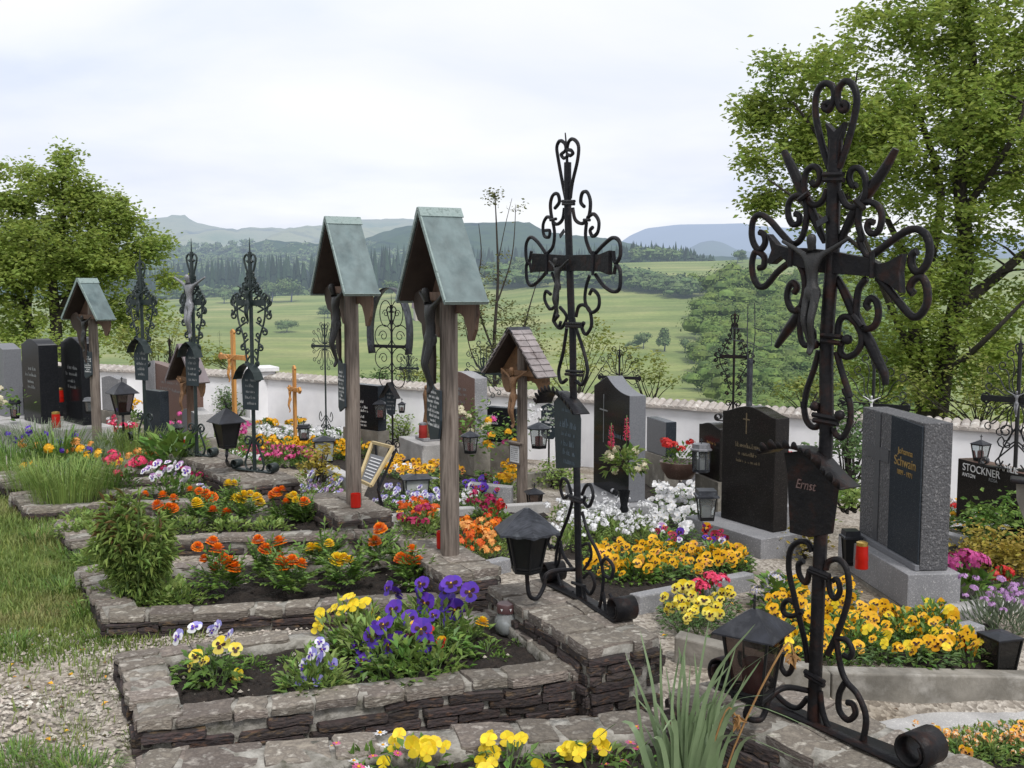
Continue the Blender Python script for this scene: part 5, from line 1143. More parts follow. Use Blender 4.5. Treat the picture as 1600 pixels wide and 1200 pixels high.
# ------------------------------------------------------------------ wooden post shrines
def post_shrine(name, label, base, H, yaw, hw=.375, rise=.46, y0=-.155, y1=.06, pw=.043, roofm='copper', woodm='oldwood', figm='bronze', figs=.26, sign=None, ridge='copperedge', rows=0, figz=.66, group=None, notice=None, boardm=None):
    root = thing(name, label, 'grave post', base, yaw, group); bm_ = M[boardm or 'brownwood']
    mb = MB(); n = 12; base_ = 0
    for i in range(n + 1):
        z = -.05 + (H - .12) * i / n; s = 1 + .14 * (1 - i / n) + R.uniform(-.015, .015)
        for k in range(8):
            a = 2 * PI * (k + .5) / 8; q = max(abs(math.cos(a)), abs(math.sin(a)))
            mb.v.append(V((math.cos(a) / q ** .8 * pw * s, math.sin(a) / q ** .8 * pw * .95 * s, z)))
    for i in range(n):
        for k in range(8): a = i * 8 + k; b = i * 8 + (k + 1) % 8; mb.f.append([a, b, b + 8, a + 8]); mb.m.append(0)
    mb.f.append([n * 8 + k for k in range(8)]); mb.m.append(0)
    mb.build('post', M[woodm], root, smoothang=.6)
    ze = H - rise
    for sx in (-1, 1):
        A = V((0, 0, H)); B = V((sx * hw, 0, ze)); d = (B - A).normalized(); nrm = V((sx * rise, 0, hw)).normalized(); L_ = (B - A).length; yc = (y0 + y1) / 2; yh = (y1 - y0) / 2
        lin = MB(); lin.box(A + d * L_ * .49 + V((0, yc, 0)) - nrm * .012, d * L_ * .485, V((0, yh - .008, 0)), nrm * .008); lin.build('roof_lining', M['darkwood'], root)
        if rows:
            sh_ = MB()
            for i in range(rows):
                t0 = L_ * i / rows; nsh = max(2, int((y1 - y0) / .075))
                for j in range(nsh):
                    ya = y0 + (y1 - y0) * j / nsh; yb = y0 + (y1 - y0) * (j + 1) / nsh
                    c = A + d * (t0 + L_ / rows * .56) + nrm * (.008 + .004) + V((0, (ya + yb) / 2, 0)); dd = (d - nrm * -.14).normalized(); nd = (nrm - d * .14).normalized()
                    sh_.box(c, dd * (L_ / rows * .60), V((0, (yb - ya) / 2 * R.uniform(.93, .985), 0)), nd * .006)
            sh_.build('shingle_roof', M[roofm], root)
        else:
            sh_ = MB(); sh_.box(A + d * L_ * .5 + V((0, yc, 0)) + nrm * .004, d * (L_ * .5 + .008), V((0, yh, 0)), nrm * .007); sh_.build('roof_panel', M[roofm], root, bevel=.003)
            ed = MB()
            ed.box(B + V((0, yc, -.004)) + nrm * .002, d * .006, V((0, yh + .003, 0)), nrm * .011); ed.box(A + d * L_ * .5 + V((0, y0 - .002, 0)) + nrm * .003, d * L_ * .5, V((0, .004, 0)), nrm * .011); ed.build('roof_edge', M['copperedge'] if ridge == 'copperedge' else M[roofm], root)
    rc = MB(); 
    for sx in (-1, 1):
        d = V((sx * hw, 0, -rise)).normalized(); nrm = V((sx * rise, 0, hw)).normalized()
        rc.box(V((0, (y0 + y1) / 2, H)) + d * .026 + nrm * .014, d * .03, V((0, (y1 - y0) / 2 + .006, 0)), nrm * .003)
    rc.build('ridge_cap', M[ridge], root)
    # carved back board with scalloped wings
    yb = y1 - .03; fr = Frame((0, yb, 0), (1, 0, 0), (0, 0, 1))
    w_ = hw * .88; half = [(0, H - .03), (w_ * .97, ze + .035), (w_, ze - rise * .13), (w_ * .93, ze - rise * .3), (w_ * .80, ze - rise * .42), (w_ * .66, ze - rise * .43), (w_ * .60, ze - rise * .30), (w_ * .46, ze - rise * .17), (w_ * .25, ze - rise * .12), (pw * 1.05, ze - rise * .14)]
    o_ = half + [(-x, z) for x, z in half[::-1] if x > 0]; mb = MB(); mb.prism(o_[::-1], fr, -.009, .009); mb.build('back_board', bm_, root, bevel=.002)
    if not rows and hw > .28:
        frb = Frame((0, -pw - .022, 0), (1, 0, 0), (0, 0, 1)); wb = hw * .95
        bo_ = [(wb, ze + .03), (wb * .93, ze - .045), (wb * .78, ze - .10), (wb * .60, ze - .12), (wb * .56, ze - .17), (wb * .45, ze - .25), (wb * .30, ze - .28), (wb * .26, ze - .36), (pw * .7, ze - .42), (pw * .5, ze - .30), (pw * .8, ze - .12), (wb * .3, ze - .01), (wb * .62, ze + .06)]
        for sx in (-1,):
            q = [(x * sx, z) for x, z in bo_]; q = q[::-1] if sx > 0 else q
            mb = MB(); mb.prism(q, frb, -.008, .008); mb.build('carved_bracket', M['darkwood'], root, bevel=.002)
    cb_ = MB(); cb_.box((0, -pw * 1.1, ze + rise * .05), (hw * .62, 0, 0), (0, .012, 0), (0, 0, .022)); cb_.build('crossbeam', bm_, root, bevel=.003)
    if figm: figure(root, (0, -pw - .055, ze - rise * .12 - figs * .42), (0, -1, 0), figs, M[figm], world=False)
    if sign:
        x0, x1, z0, z1, kind = sign; w2 = x1 - x0; frs = Frame((x0, -pw - .008, z0), (1, 0, 0), (0, 0, 1)); hh = z1 - z0
        o_ = [(w2 * .25, 0), (w2 * .85, .02), (w2, hh * .35), (w2, hh * .80), (w2 * .62, hh * .80), (w2 * .40, hh * .86), (w2 * .25, hh), (w2 * .04, hh * .97), (0, hh * .75), (0, hh * .3)] if kind == 0 else [(w2 * .2, 0), (w2, .04), (w2, hh * .92), (w2 * .55, hh * .92), (w2 * .4, hh), (w2 * .1, hh), (0, hh * .9), (0, hh * .08)]
        mb = MB(); mb.prism(o_, frs, 0, .012); sg = mb.build('name_board', M['board'], root, bevel=.002)
        sm2 = MB(); 
        for i in range(8):
            scribble(sm2, frs, w2 * .52, hh * (.76 - i * .072), w2 * (.82 if i % 3 else .45), hh * .055, .0135, -.15)
        sm2.build('inscription', M['white'], sg)
    if notice:
        x0, x1, z0, z1 = notice; mb = MB(); frs = Frame((x0, -pw - .006, z0), (1, 0, 0), (0, 0, 1)); a, b = x1 - x0, z1 - z0
        mb.prism([(-.018, -.018), (a + .018, -.018), (a + .018, b + .018), (-.018, b + .018)], frs, 0, .01); nb = mb.build('notice_frame', M[woodm], root, bevel=.002)
        mb = MB(); mb.prism([(0, 0), (a, 0), (a, b), (0, b)], frs, .011, .0125); mb.build('paper', M['white'], nb)
        sm2 = MB()
        for i in range(7): scribble(sm2, frs, a / 2, b * (.86 - i * .12), a * .75, b * .05, .0135)
        sm2.build('inscription', M['black'], nb)
        mb = MB(); mb.box((x0 + a / 2, -pw - .02, z1 + .03), (a * .75, 0, 0), (0, .03, 0), (0, 0, .006)); mb.build('rain_cap', M[woodm], nb)
    return root
HP3 = 1.55 - H0 + (455 - 331) * p3.y / F; HP4 = 1.55 - H0 + (455 - 344) * p4.y / F
post_shrine('wooden_post_shrine', 'right one of the two copper-roofed wooden posts, nearer and taller, red candle at its foot', p3, HP3, yaw_of(.40, -.915), .375, .45, sign=(-.17, .04, 1.55 - H0 - (692 - 455) * p3.y / F, 1.55 - H0 - (588 - 455) * p3.y / F, 0), figs=.31)
post_shrine('wooden_post_shrine', 'left one of the two copper-roofed wooden posts, with a narrow white-lettered board', p4, HP4, yaw_of(.44, -.90), .375, .46, sign=(-.10, .04, 1.55 - H0 - (645 - 455) * p4.y / F, 1.55 - H0 - (560 - 455) * p4.y / F, 1), figs=.30)
post_shrine('wooden_post_shrine', 'distant copper-roofed wooden post at the far left beside the dark headstones', p8, 1.45 + (455 - 437) * p8.y / F, yaw_of(.80, -.60), .30, .37, y0=-.14, y1=.05, pw=.04, sign=(-.08, .05, .62, .9, 1), figs=.2)
ps = G(816, 787)
post_shrine('wooden_post_shrine', 'small wooden shrine with a shingled gable roof, a paper notice on its post', ps, 1.55 - ps.z - (513 - 455) * ps.y / F, yaw_of(.62, -.78), .36, .39, y0=-.15, y1=.06, pw=.042, roofm='shingle', ridge='greyiron', rows=8, woodm='oldwood', figm='carved', figs=.30, boardm='carved', notice=(-.09, .03, .36, .50))
ps = PD(300, 705, 10.2); ps.z = Z(ps.x, ps.y)
post_shrine('wooden_post_shrine', 'little carved shrine with a plain brown sheet roof, in front of the red-brown headstone', ps, 1.55 - ps.z - (538 - 455) * ps.y / F, yaw_of(.72, -.69), .27, .36, y0=-.12, y1=.06, pw=.035, roofm='brownroof', ridge='brownroof', woodm='brownwood', figm='carved', figs=.2, boardm='carved')
# plain wooden crosses
def wood_cross(label, base, H, W, yaw, zc, t=.028, mat='orangewood', figs=None, trefoil=True):
    root = thing('wooden_cross', label, 'grave cross', base, yaw); mb = MB(); mb.abox(-t, t, -t * .6, t * .6, -.05, H - .04); mb.build('post', M[mat], root, bevel=.003)
    mb = MB(); mb.abox(-W / 2, W / 2, -t * .75, t * .45, zc - t, zc + t); mb.build('crossbar', M[mat], root, bevel=.003)
    fr = Frame((0, 0, 0), (1, 0, 0), (0, 0, 1))
    if trefoil:
        for x, z, dx, dz in ((0, H - .05, 0, 1), (-W / 2, zc, -1, 0), (W / 2, zc, 1, 0)):
            pts = [(x + dz * -t * 1.0 + dx * 0, z + abs(dx) * -t), (0, 0)]
            o_ = [(-1.0, 0), (-1.5, .8), (-.9, 1.5), (0, 2.2), (.9, 1.5), (1.5, .8), (1.0, 0)]
            q = [(x + (a * t if dz else dx * b * t), z + (b * t if dz else a * t * (-dx))) for a, b in o_]
            ar_ = sum(a[0] * b[1] - b[0] * a[1] for a, b in zip(q, q[1:] + q[:1])); q = q if ar_ > 0 else q[::-1]
            mb = MB(); mb.prism(q, fr, -t * .5, t * .5); mb.build('carved_end', M[mat], root, bevel=.002)
    if figs: figure(root, (0, -t - .03, zc - figs * .62), (0, -1, 0), figs, M['orangewood'], world=False)
    return root
b = G(462, 702); wood_cross('slim orange varnished crucifix standing in the yellow and white flower bed', b, 132 * b.y / F, .26, yaw_of(.55, -.83), 95 * b.y / F, .026, figs=.17)
b = PD(367, 655, 12.6); wood_cross('taller orange-brown wooden cross behind the black iron cross near the wall', b, 140 * b.y / F, .5, yaw_of(.75, -.66), 98 * b.y / F, .03, figs=.2)
# more iron crosses
def at(px, py, pyt, **k):
    b = G(px, py); return b, (py - pyt) * b.y / F
b, h = at(510, 690, 492); orn_cross('wrought_iron_cross', 'green-black iron cross with a plain bar and a round halo of fine filigree scrolls', b, h, .42, yaw_of(.88, -.48), 1, 'greeniron', .0055, .011, 4, .76, 21, foot=.1)
b, h = at(614, 728, 458); orn_cross('wrought_iron_cross', 'iron cross with oval medallions inside a round grey hood, between the two copper-roofed posts', b, h, .46, yaw_of(.86, -.5), 2, 'iron', .0065, .011, 4, .70, 22, None, (h * .31, .15, .27, 'point'), foot=.12)
b, h = at(640, 690, 545); orn_cross('wrought_iron_cross', 'small far iron cross with a lantern-shaped dark name board, before the white wall', b, h, .3, yaw_of(.9, -.43), 1, 'greeniron', .0055, .010, 4, .80, 23, None, (h * .30, .2, .3, 'point'), foot=.08)
b, h = at(756, 724, 545); orn_cross('wrought_iron_cross', 'green iron cross with a small brown name tin, left of the shingled shrine', b, h, .52, yaw_of(.85, -.52), 1, 'greeniron', .0065, .012, 4, .80, 24, None, (h * .22, .13, .26, 'arch'), foot=.12)
b = PD(967, 660, 11.6); orn_cross('wrought_iron_cross', 'bushy filigree iron cross rising behind the black peaked headstone', b, 122 * b.y / F, .5, yaw_of(.9, -.43), 1, 'iron', .006, .012, 4, .58, 25, foot=.1)
b = PD(1145, 660, 10.2); orn_cross('wrought_iron_cross', 'rusty filigree iron cross behind the brown headstone', b, 182 * b.y / F, .42, yaw_of(.85, -.52), 0, 'rustiron', .0065, .012, 5, .57, 26, foot=.1)
b = PD(1362, 700, 8.8); orn_cross('wrought_iron_cross', 'black iron cross with a small white figure, behind the dark blue headstone', b, 150 * b.y / F, .62, yaw_of(.75, -.66), 1, 'black', .006, .014, 4, .45, 27, None, None, (.43, .13, 'white'), foot=.1)
b = PD(1586, 735, 8.0); orn_cross('wrought_iron_cross', 'dense black scrolled iron cross on the brown family headstone at the right edge', b, 215 * b.y / F, .55, yaw_of(.7, -.71), 1, 'black', .0065, .016, 4, .52, 28, None, None, (.50, .12, 'silver'), foot=.16)
b, h = at(346, 650, 516); orn_cross('wrought_iron_cross', 'plain black iron cross with curled bars, left of the taller orange-brown wooden cross', b, h, .36, yaw_of(.85, -.52), 1, 'black', .006, .014, 4, .52, 29, foot=.08, spike=False)
b = PD(268, 640, 13.5); orn_cross('wrought_iron_cross', 'small rusty iron cross behind the red-brown headstone', b, 118 * b.y / F, .26, yaw_of(.85, -.52), 1, 'rustiron', .0055, .013, 4, .6, 30, foot=0)
# open strip-metal cross
b = PD(1170, 660, 9.4); root = thing('open_strip_cross', 'open cross outline bent from pale metal strip, beside the rusty filigree cross', 'grave cross', b, yaw_of(.93, -.36)); k = 9.4 / F
mb = MB(); mb.tube([(0, 0, 0), (0, 0, 100 * k)], .03, 6); mb.build('post', M['greyiron'], root, smoothang=1)
for pts in ([(-.02, 0, 95 * k), (-.03, 0, 140 * k), (-.03, 0, 186 * k), (.03, 0, 188 * k), (.04, 0, 140 * k), (.02, 0, 95 * k)], [(.0, 0, 125 * k), (-.16, 0, 130 * k), (-.17, 0, 148 * k), (-.03, 0, 147 * k)], [(.0, 0, 125 * k), (.08, 0, 118 * k), (.19, 0, 122 * k), (.19, 0, 140 * k), (.04, 0, 148 * k)]):
    mb = MB(); mb.tube(pts, .013, 4, flat=.35, nrm=(0, 1, 0)); mb.build('strip', M['greyiron'], root)

# name tins on thin posts
def name_post(label, px, pyb, pyt, wpx, pb, yaw, mat='board', hoodm='iron'):
    b = G(px, pyb); k = b.y / F; root = thing('name_plate_stake', label, 'name plate', b, yaw); mb = MB(); mb.tube([(0, .01, -.05), (0, .01, (pyb - pyt) * k * .95)], .011, 6); mb.build('stake', M['black'], root, smoothang=1)
    w_, z0, z1 = wpx * k, (pyb - pb) * k, (pyb - pyt) * k; fr = Frame((0, 0, z0), (1, 0, 0), (0, 0, 1)); hh = z1 - z0
    mb = MB(); mb.prism([(-w_ * .3, 0), (w_ * .3, 0), (w_ * .5, hh * .12), (w_ * .5, hh * .9), (0, hh), (-w_ * .5, hh * .9), (-w_ * .5, hh * .12)], fr, -.004, .0); pl_ = mb.build('plate', M[mat], root)
    sm2 = MB()
    for i, q in enumerate((.55, .3, .8, .5, .75, .4)): scribble(sm2, fr, 0, hh * (.84 - i * .12), w_ * q, hh * .075, .0015)
    sm2.build('inscription', M['white'], pl_); return root
name_post('small square dark name plate with white lettering on a thin black stake', 857, 732, 628, 26, 685, yaw_of(.9, -.43))

# ------------------------------------------------------------------ headstones
def outl(kind, W, H):
    if kind == 'wave': return [(0, 0), (W, 0), (W, H)] + [(W * (1 - i / 12), H + H * .075 * (math.sin(PI * i / 12) ** 1.6)) for i in range(1, 12)] + [(0, H)]
    if kind == 'peak': return [(0, 0), (W, 0), (W, H)] + [(W * (1 - i / 8 * .62), H + H * .14 * (i / 8) ** 2.2) for i in range(1, 9)] + [(0, H * 1.015)]
    if kind == 'lwave': return [(0, 0), (W, 0), (W, H)] + [(W * (1 - i / 10), H + H * .16 * smooth(0, 1, i / 10)) for i in range(1, 11)]
    if kind == 'slope': return [(0, 0), (W, 0), (W, H * .97), (0, H)]
    return [(0, 0), (W, 0), (W, H), (0, H)]
def headstone(label, A, B, H, kind='flat', th=.14, mats=('granitepol', 'granitepol'), plinth=None, base=None, name='headstone'):
    A, B = V(A), V(B); B.z = A.z; U = (B - A); W = U.length; U.normalize(); N = V((U.y, -U.x, 0))
    if N.dot(EYE - A) < 0: N = -N
    fr = Frame(A, U, (0, 0, 1), N); root = thing(name, label, 'headstone', (A.x, A.y, A.z))
    mb = MB(); mb.prism(outl(kind, W, H), fr, -th, 0, 0, 1 if len(mats) > 1 else None); mb.build('slab', [M[m] for m in mats], root, world=True, bevel=.005)
    if plinth:
        hp, e0, e1, ef, pm = plinth; mb = MB(); mb.prism([(-e0, -hp), (W + e1, -hp), (W + e1, -.003), (-e0, -.003)], fr, -th - .05, ef); mb.build('plinth', M[pm], root, world=True, bevel=.006)
    return root, fr, W, H
def marks(root, fr, rows, mat, n=.003):
    mb = MB()
    for a, b, w_, h in rows: scribble(mb, fr, a, b, w_, h, n)
    mb.build('inscription', M[mat], root, world=True)
def gcross(root, fr, a, b, h, mat, t=.006, n=.003):
    mb = MB(); mb.prism([(a - t, b), (a + t, b), (a + t, b + h), (a - t, b + h)], fr, 0, n); mb.prism([(a - h * .22, b + h * .66), (a - t - .0005, b + h * .66), (a - t - .0005, b + h * .66 + 2 * t), (a - h * .22, b + h * .66 + 2 * t)], fr, 0, n); mb.prism([(a + t + .0005, b + h * .66), (a + h * .22, b + h * .66), (a + h * .22, b + h * .66 + 2 * t), (a + t + .0005, b + h * .66 + 2 * t)], fr, 0, n)
    mb.build('engraved_cross', M[mat], root, world=True)
# Schwain stone
A, B = P(1342, 838, -.07), P(1437, 892, -.07); WS = (B - A).length
r1, fr, W, H = headstone('dark blue polished headstone lettered Schwain in gold between rough granite bands', A, B, .865, 'flat', .17, ('graniterough', 'graniterough'), (.21, .10, .06, .10, 'granite'))
xs = W * .53
mb = MB(); mb.prism([(xs, .035), (W - .005, .035), (W - .005, .845), (xs, .865)], fr, .003, .014); mb.build('polished_panel', M['graniteblue'], r1, world=True, bevel=.002)
mb = MB(); mb.prism([(0, -.002), (W, -.002), (W, .034), (0, .034)], fr, .001, .03); mb.build('socle', M['granitedim'], r1, world=True, bevel=.004)
mb = MB(); ca = xs * .55; mb.prism([(ca - .035, .036), (ca + .035, .036), (ca + .035, .86), (ca - .035, .86)], fr, .001, .006); mb.prism([(ca - .16, .56), (ca - .0355, .56), (ca - .0355, .64), (ca - .16, .64)], fr, .001, .006); mb.prism([(ca + .0355, .56), (ca + .16, .56), (ca + .16, .64), (ca + .0355, .64)], fr, .001, .006); mb.build('polished_cross', M['granitemid'], r1, world=True)
cx = (xs + W) / 2
inscription(r1, fr, cx, .665, 'Johanna', .052, M['gold'], .0155, 1.15); inscription(r1, fr, cx, .60, 'Schwain', .082, M['gold'], .0155, 1.05); inscription(r1, fr, cx, .535, '1899 - 1971', .042, M['gold'], .0155, 1.0)
mb = MB(); mb.prism([(-.1, -.5), (W + .06, -.5), (W + .06, -.212), (-.1, -.212)], fr, -.22, .098); mb.build('footing', M['concrete'], r1, world=True)
# brown stone with a thin cross
A, B = P(1126, 808, -.13), P(1208, 832, -.13)
r2, fr, W, H = headstone('brown-black polished headstone with a gently curved top and a thin gold cross', A, B, .80, 'wave', .13, ('granitebrown', 'granitebrown'), (.24, .17, .10, .20, 'granite'))
gcross(r2, fr, W * .47, .66, .15, 'dimgold', .0045); marks(r2, fr, [(W * .5, .575, W * .62, .035), (W * .5, .515, W * .35, .03), (W * .5, .46, W * .42, .022)], 'dimgold')
# black peaked stone
A, B = P(927, 757, -.1), P(982, 785, -.1)
r3, fr, W, H = headstone('black polished headstone with a concave peaked top and light grey sawn side, middle right', A, B, .84, 'peak', .14, ('granitepol', 'granitedim'), (.24, .10, .12, .22, 'granite'))
gcross(r3, fr, W * .30, .40, .40, 'greyletter', .006); marks(r3, fr, [(W * .66, .50, W * .42, .05), (W * .66, .42, W * .3, .03), (W * .66, .36, W * .34, .03)], 'dimletter')
# left group
for (pl_, pr_, z, H, lab, ms, sw) in [((-16, 645), (9, 651), .12, .77, 'leftmost dark grey headstone, cut by the left border of the picture', ('granitedim', 'granitedim'), 1), ((38, 656), (65, 663), .12, .85, 'black wave-topped headstone on a pale plinth at the far left, second from the border', ('granitepol', 'granitepol'), 1), ((99, 657), (130, 665), .11, .88, 'black wave-topped headstone immediately left of the distant roofed post', ('granitepol', 'granitepol'), 1)]:
    A, B = P(*pl_, z), P(*pr_, z); r_, fr, W, H_ = headstone(lab, A, B, H, 'wave', .2, ms, (.30, .15, .2, .3, 'granitelight'))
    marks(r_, fr, [(W * .55, H * .70, W * .45, .045), (W * .5, H * .62, W * .6, .04), (W * .5, H * .53, W * .35, .035), (W * .52, H * .46, W * .4, .035)], 'greyletter')
# others
def simple(label, pl_, pr_, d, H, kind, th, mats, rows=None, lm='greyletter', plinth=None):
    A, B = PD(*pl_, d[0]), PD(*pr_, d[1]); A.z = B.z = (A.z + B.z) / 2; r_, fr, W, H_ = headstone(lab_(label), A, B, H, kind, th, mats, plinth)
    mb = MB(); mb.prism([(-.02, -.5), (W + .02, -.5), (W + .02, -.004), (-.02, -.004)], fr, -th - .02, .02); mb.build('footing', M['concrete'], r_, world=True)
    if rows: marks(r_, fr, [(W * a, H * b, W * c, H * e) for a, b, c, e in rows], lm)
    return r_, fr, W
def lab_(s): return s
r_, fr, W = simple('red-brown granite headstone with a swept wave top behind the little brown shrine', (232, 652), (302, 662), (12.8, 12.0), .60, 'lwave', .14, ('redstone', 'redstone'), [(.5, .78, .4, .07), (.45, .66, .3, .08), (.75, .62, .35, .06)])
mb = MB(); mb.prism([(.0, 0), (W * .2, 0), (W * .2, .72), (.0, .68)], fr, .002, .02); mb.build('grey_band', M['granite'], r_, world=True)
simple('slim dark granite stele with a slanted groove, at the foot of the hooded iron cross', (229, 688), (252, 692), (10.6, 10.4), .53, 'flat', .1, ('graniteblue', 'graniteblue'))
simple('low dark headstone with a white-glinting sloped top, pink roses before it', (285, 678), (310, 684), (10.4, 10.0), .24, 'peak', .16, ('granitedim', 'granitelight'))  # pale granite on top and sides paints in the white glint
simple('square dark headstone with white lettering, directly behind the left copper-roofed post', (540, 668), (591, 672), (11.6, 11.2), .50, 'flat', .12, ('granitepol', 'graniteblue'), [(.42, .62, .3, .06), (.45, .50, .45, .06), (.45, .42, .45, .06), (.42, .28, .32, .06), (.42, .18, .45, .06), (.42, .10, .45, .06)], 'white')
simple('red-brown headstone with pale lettering, right beside the right copper-roofed post', (693, 684), (742, 694), (10.6, 10.1), .66, 'wave', .15, ('redstone', 'granite'), [(.5, .82, .45, .06), (.5, .74, .5, .06), (.48, .62, .4, .05), (.48, .55, .3, .05), (.45, .38, .7, .04)])
simple('low wide dark headstone lettered in white, behind the small brown name tin', (758, 690), (806, 692), (10.6, 10.4), .36, 'flat', .12, ('granitepol', 'graniteblue'), [(.25, .75, .3, .1), (.3, .55, .22, .08)], 'white')
simple('plain dark grey headstone against the white wall, right of the black peaked headstone', (1010, 706), (1040, 712), (10.6, 10.2), .36, 'slope', .12, ('granitedim', 'graniteblue'))
simple('dark brown shouldered headstone half hidden by the brown-black curved headstone', (1091, 742), (1124, 750), (8.9, 8.5), .44, 'wave', .12, ('granitebrown', 'granitebrown'), [(.6, .7, .4, .05)], 'gold')
simple('dark headstone at the far left behind the wave-topped black pair', (20, 640), (42, 642), (13.2, 12.8), .62, 'flat', .14, ('graniteblue', 'graniteblue'))
simple('low pink-topped headstone between the two leftmost headstones', (22, 652), (40, 655), (12.2, 11.9), .38, 'wave', .12, ('granitepol', 'granitepol'))
simple('dark slab headstone right of the second leftmost headstone, partly hidden', (74, 648), (92, 650), (12.6, 12.4), .6, 'flat', .14, ('granitepol', 'granitepol'))
simple('low grey headstone near the wall behind the distant roofed post', (160, 640), (186, 644), (13.2, 12.9), .42, 'wave', .12, ('granite', 'granite'))
# Stockner stone
A, B = PD(1497, 716, 8.6), PD(1600, 733, 7.85); Hs = .62; A.z -= Hs; B.z = A.z; dirB = (B - A); B = A + dirB * 1.25
r4, fr, W, H = headstone('red-brown family headstone lettered STOCKNER FAMILIE in white, at the right edge before the wall', A, B, Hs, 'flat', .16, ('granitebrown', 'redstone'), (.3, .05, .05, .12, 'concrete'))
def putt(px, py, body, size, mat, sx=1.0):
    a, b_ = fr.ab(px, py); inscription(r4, fr, a, b_, body, size, mat, .003, sx)
putt(1533, 736, 'STOCKNER', .088, M['white'], 1.0); putt(1574, 733, 'FAMILIE', .072, M['white'], 1.0); putt(1514, 743, 'ANTON', .045, M['white']); putt(1552, 751, 'ROSA', .04, M['greyletter'])
lantern('grave_lantern', 'glazed black lantern with a red candle standing on the brown family headstone at the right', fr.p(fr.ab(1519, 714)[0], Hs + .003, -.08), 4, .075, .05, .14, .085, .035, 'darksheet', 'black', 'pane', 'candle', .5, LG)
# beige bell-shaped plate at the right border
b = PD(1600, 830, 5.6); b.z = Z(b.x, b.y); root = thing('hooded_name_plate', 'beige bell-shaped plate under a dark tin hood, cut by the right border', 'name plate', b, yaw_of(.9, -.43)); k = 5.6 / F
fr_ = Frame((0, 0, 0), (1, 0, 0), (0, 0, 1)); zc_ = 1.55 - b.z; zz = lambda py: zc_ - (py - 455) * k
mb = MB(); mb.prism([(.0, zz(818)), (.07, zz(822)), (.17, zz(780)), (.18, zz(760)), (-.05, zz(760)), (-.045, zz(785))], fr_, -.003, .003); mb.build('plate', M['concrete'], root)
mb = MB(); mb.box((.07, -.03, zz(754)), (.15, 0, -.01), (0, .06, 0), (.0, 0, .012)); mb.build('hood', M['iron'], root, bevel=.008)
mb = MB(); mb.tube([(.05, .02, -.05), (.05, .02, zz(745))], .014, 6); mb.build('stake', M['iron'], root)

# ------------------------------------------------------------------ statue of a robed woman with a child
sb = PD(672, 684, 10.7)
pln = thing('statue_plinth', 'long grey granite plinth under the carved wooden statue', 'plinth', (sb.x, sb.y, sb.z - .35), yaw_of(.42, -.9)); mb = MB(); mb.abox(-.38, .36, -.22, .2, 0, .33); mb.build('block', M['granitelight'], pln, bevel=.008)
mb = MB(); mb.abox(-.13, .13, -.12, .12, .333, .365); mb.build('upper_step', M['granite'], pln, bevel=.004)
st = thing('carved_statue', 'brown carved wooden statue of a crowned robed woman holding a child, on the grey plinth', 'statue', (sb.x + .02, sb.y - .02, sb.z + .016), yaw_of(.6, -.8)); k = 10.7 / F
Hs_ = 98 * k
mb = MB(); mb.lathe([(0, 0), (.12, 0), (.125, .03), (.105, .12), (.092, .25), (.095, .36), (.10, .42), (.082, .47), (.04, .50), (.028, .52)], 18, sx=1.0, sy=.8)
for i, v_ in enumerate(mb.v):
    a = math.atan2(v_.y, v_.x); mb.v[i] = V((v_.x * (1 + .10 * math.sin(a * 7 + v_.z * 9)), v_.y * (1 + .10 * math.sin(a * 7 + v_.z * 9)), v_.z * Hs_ / .62))
mb.lathe([(0, .505), (.035, .515), (.046, .55), (.04, .585), (.022, .605), (0, .61)], 12, (0, -.01, 0.0)); 
for i in range(len(mb.v) - 72, len(mb.v)): mb.v[i] = V((mb.v[i].x, mb.v[i].y, mb.v[i].z * Hs_ / .62))
mb.build('robed_figure', M['carved'], st, smoothang=1.0)
mb = MB(); mb.lathe([(.045, .6 * Hs_ / .62), (.05, .635 * Hs_ / .62), (.03, .64 * Hs_ / .62), (0, .62 * Hs_ / .62)], 10); mb.build('crown', M['granitelight'], st)
mb = MB(); q = Hs_ / .62; mb.tube([(.05, -.07, .36 * q), (.06, -.09, .42 * q), (.055, -.09, .47 * q)], (.042, .03), 8); mb.lathe([(0, .47 * q), (.028, .485 * q), (.03, .51 * q), (0, .53 * q)], 10, (.055, -.09, 0)); mb.build('child', M['carved'], st, smoothang=1.2)

# ------------------------------------------------------------------ framed slate, boxes, lanterns, candles
TL, TR, BR, BL = PD(582, 691, 7.5), PD(614, 699, 7.2), PD(580, 759, 7.0), PD(561, 750, 7.3)
root = thing('framed_slate', 'slate tablet in a pale wooden frame, leaning on an iron stand in the flower bed', 'tablet', BL)
for a, b in ((TL, TR), (TR, BR), (BR, BL), (BL, TL)):
    mb = MB(); mb.tube([a, b], .014, 4); mb.build('frame_bar', pmat('pale_wood', (.5, .40, .22), (.42, .32, .17), scale=10) if 'palewood' not in M else M['palewood'], root, world=True)
up_ = lambda t, s: (BL.lerp(BR, s)).lerp(TL.lerp(TR, s), t)
nrm = (TR - TL).cross(BL - TL).normalized(); nrm = nrm if nrm.y > 0 else -nrm
mb = MB(); mb.add([up_(.04, .06) + nrm * .008, up_(.04, .94) + nrm * .008, up_(.72, .94) + nrm * .008, up_(.72, .06) + nrm * .008], [(0, 1, 2, 3)]); mb.build('slate', M['granitedim'], root, world=True)
mb = MB()
for i in range(7):
    t = .64 - i * .08; mb.add([up_(t, .18) + nrm * .004, up_(t, .78) + nrm * .004, up_(t - .025, .78) + nrm * .004, up_(t - .025, .18) + nrm * .004], [(0, 1, 2, 3)])
mb.build('inscription', M['white'], root, world=True)
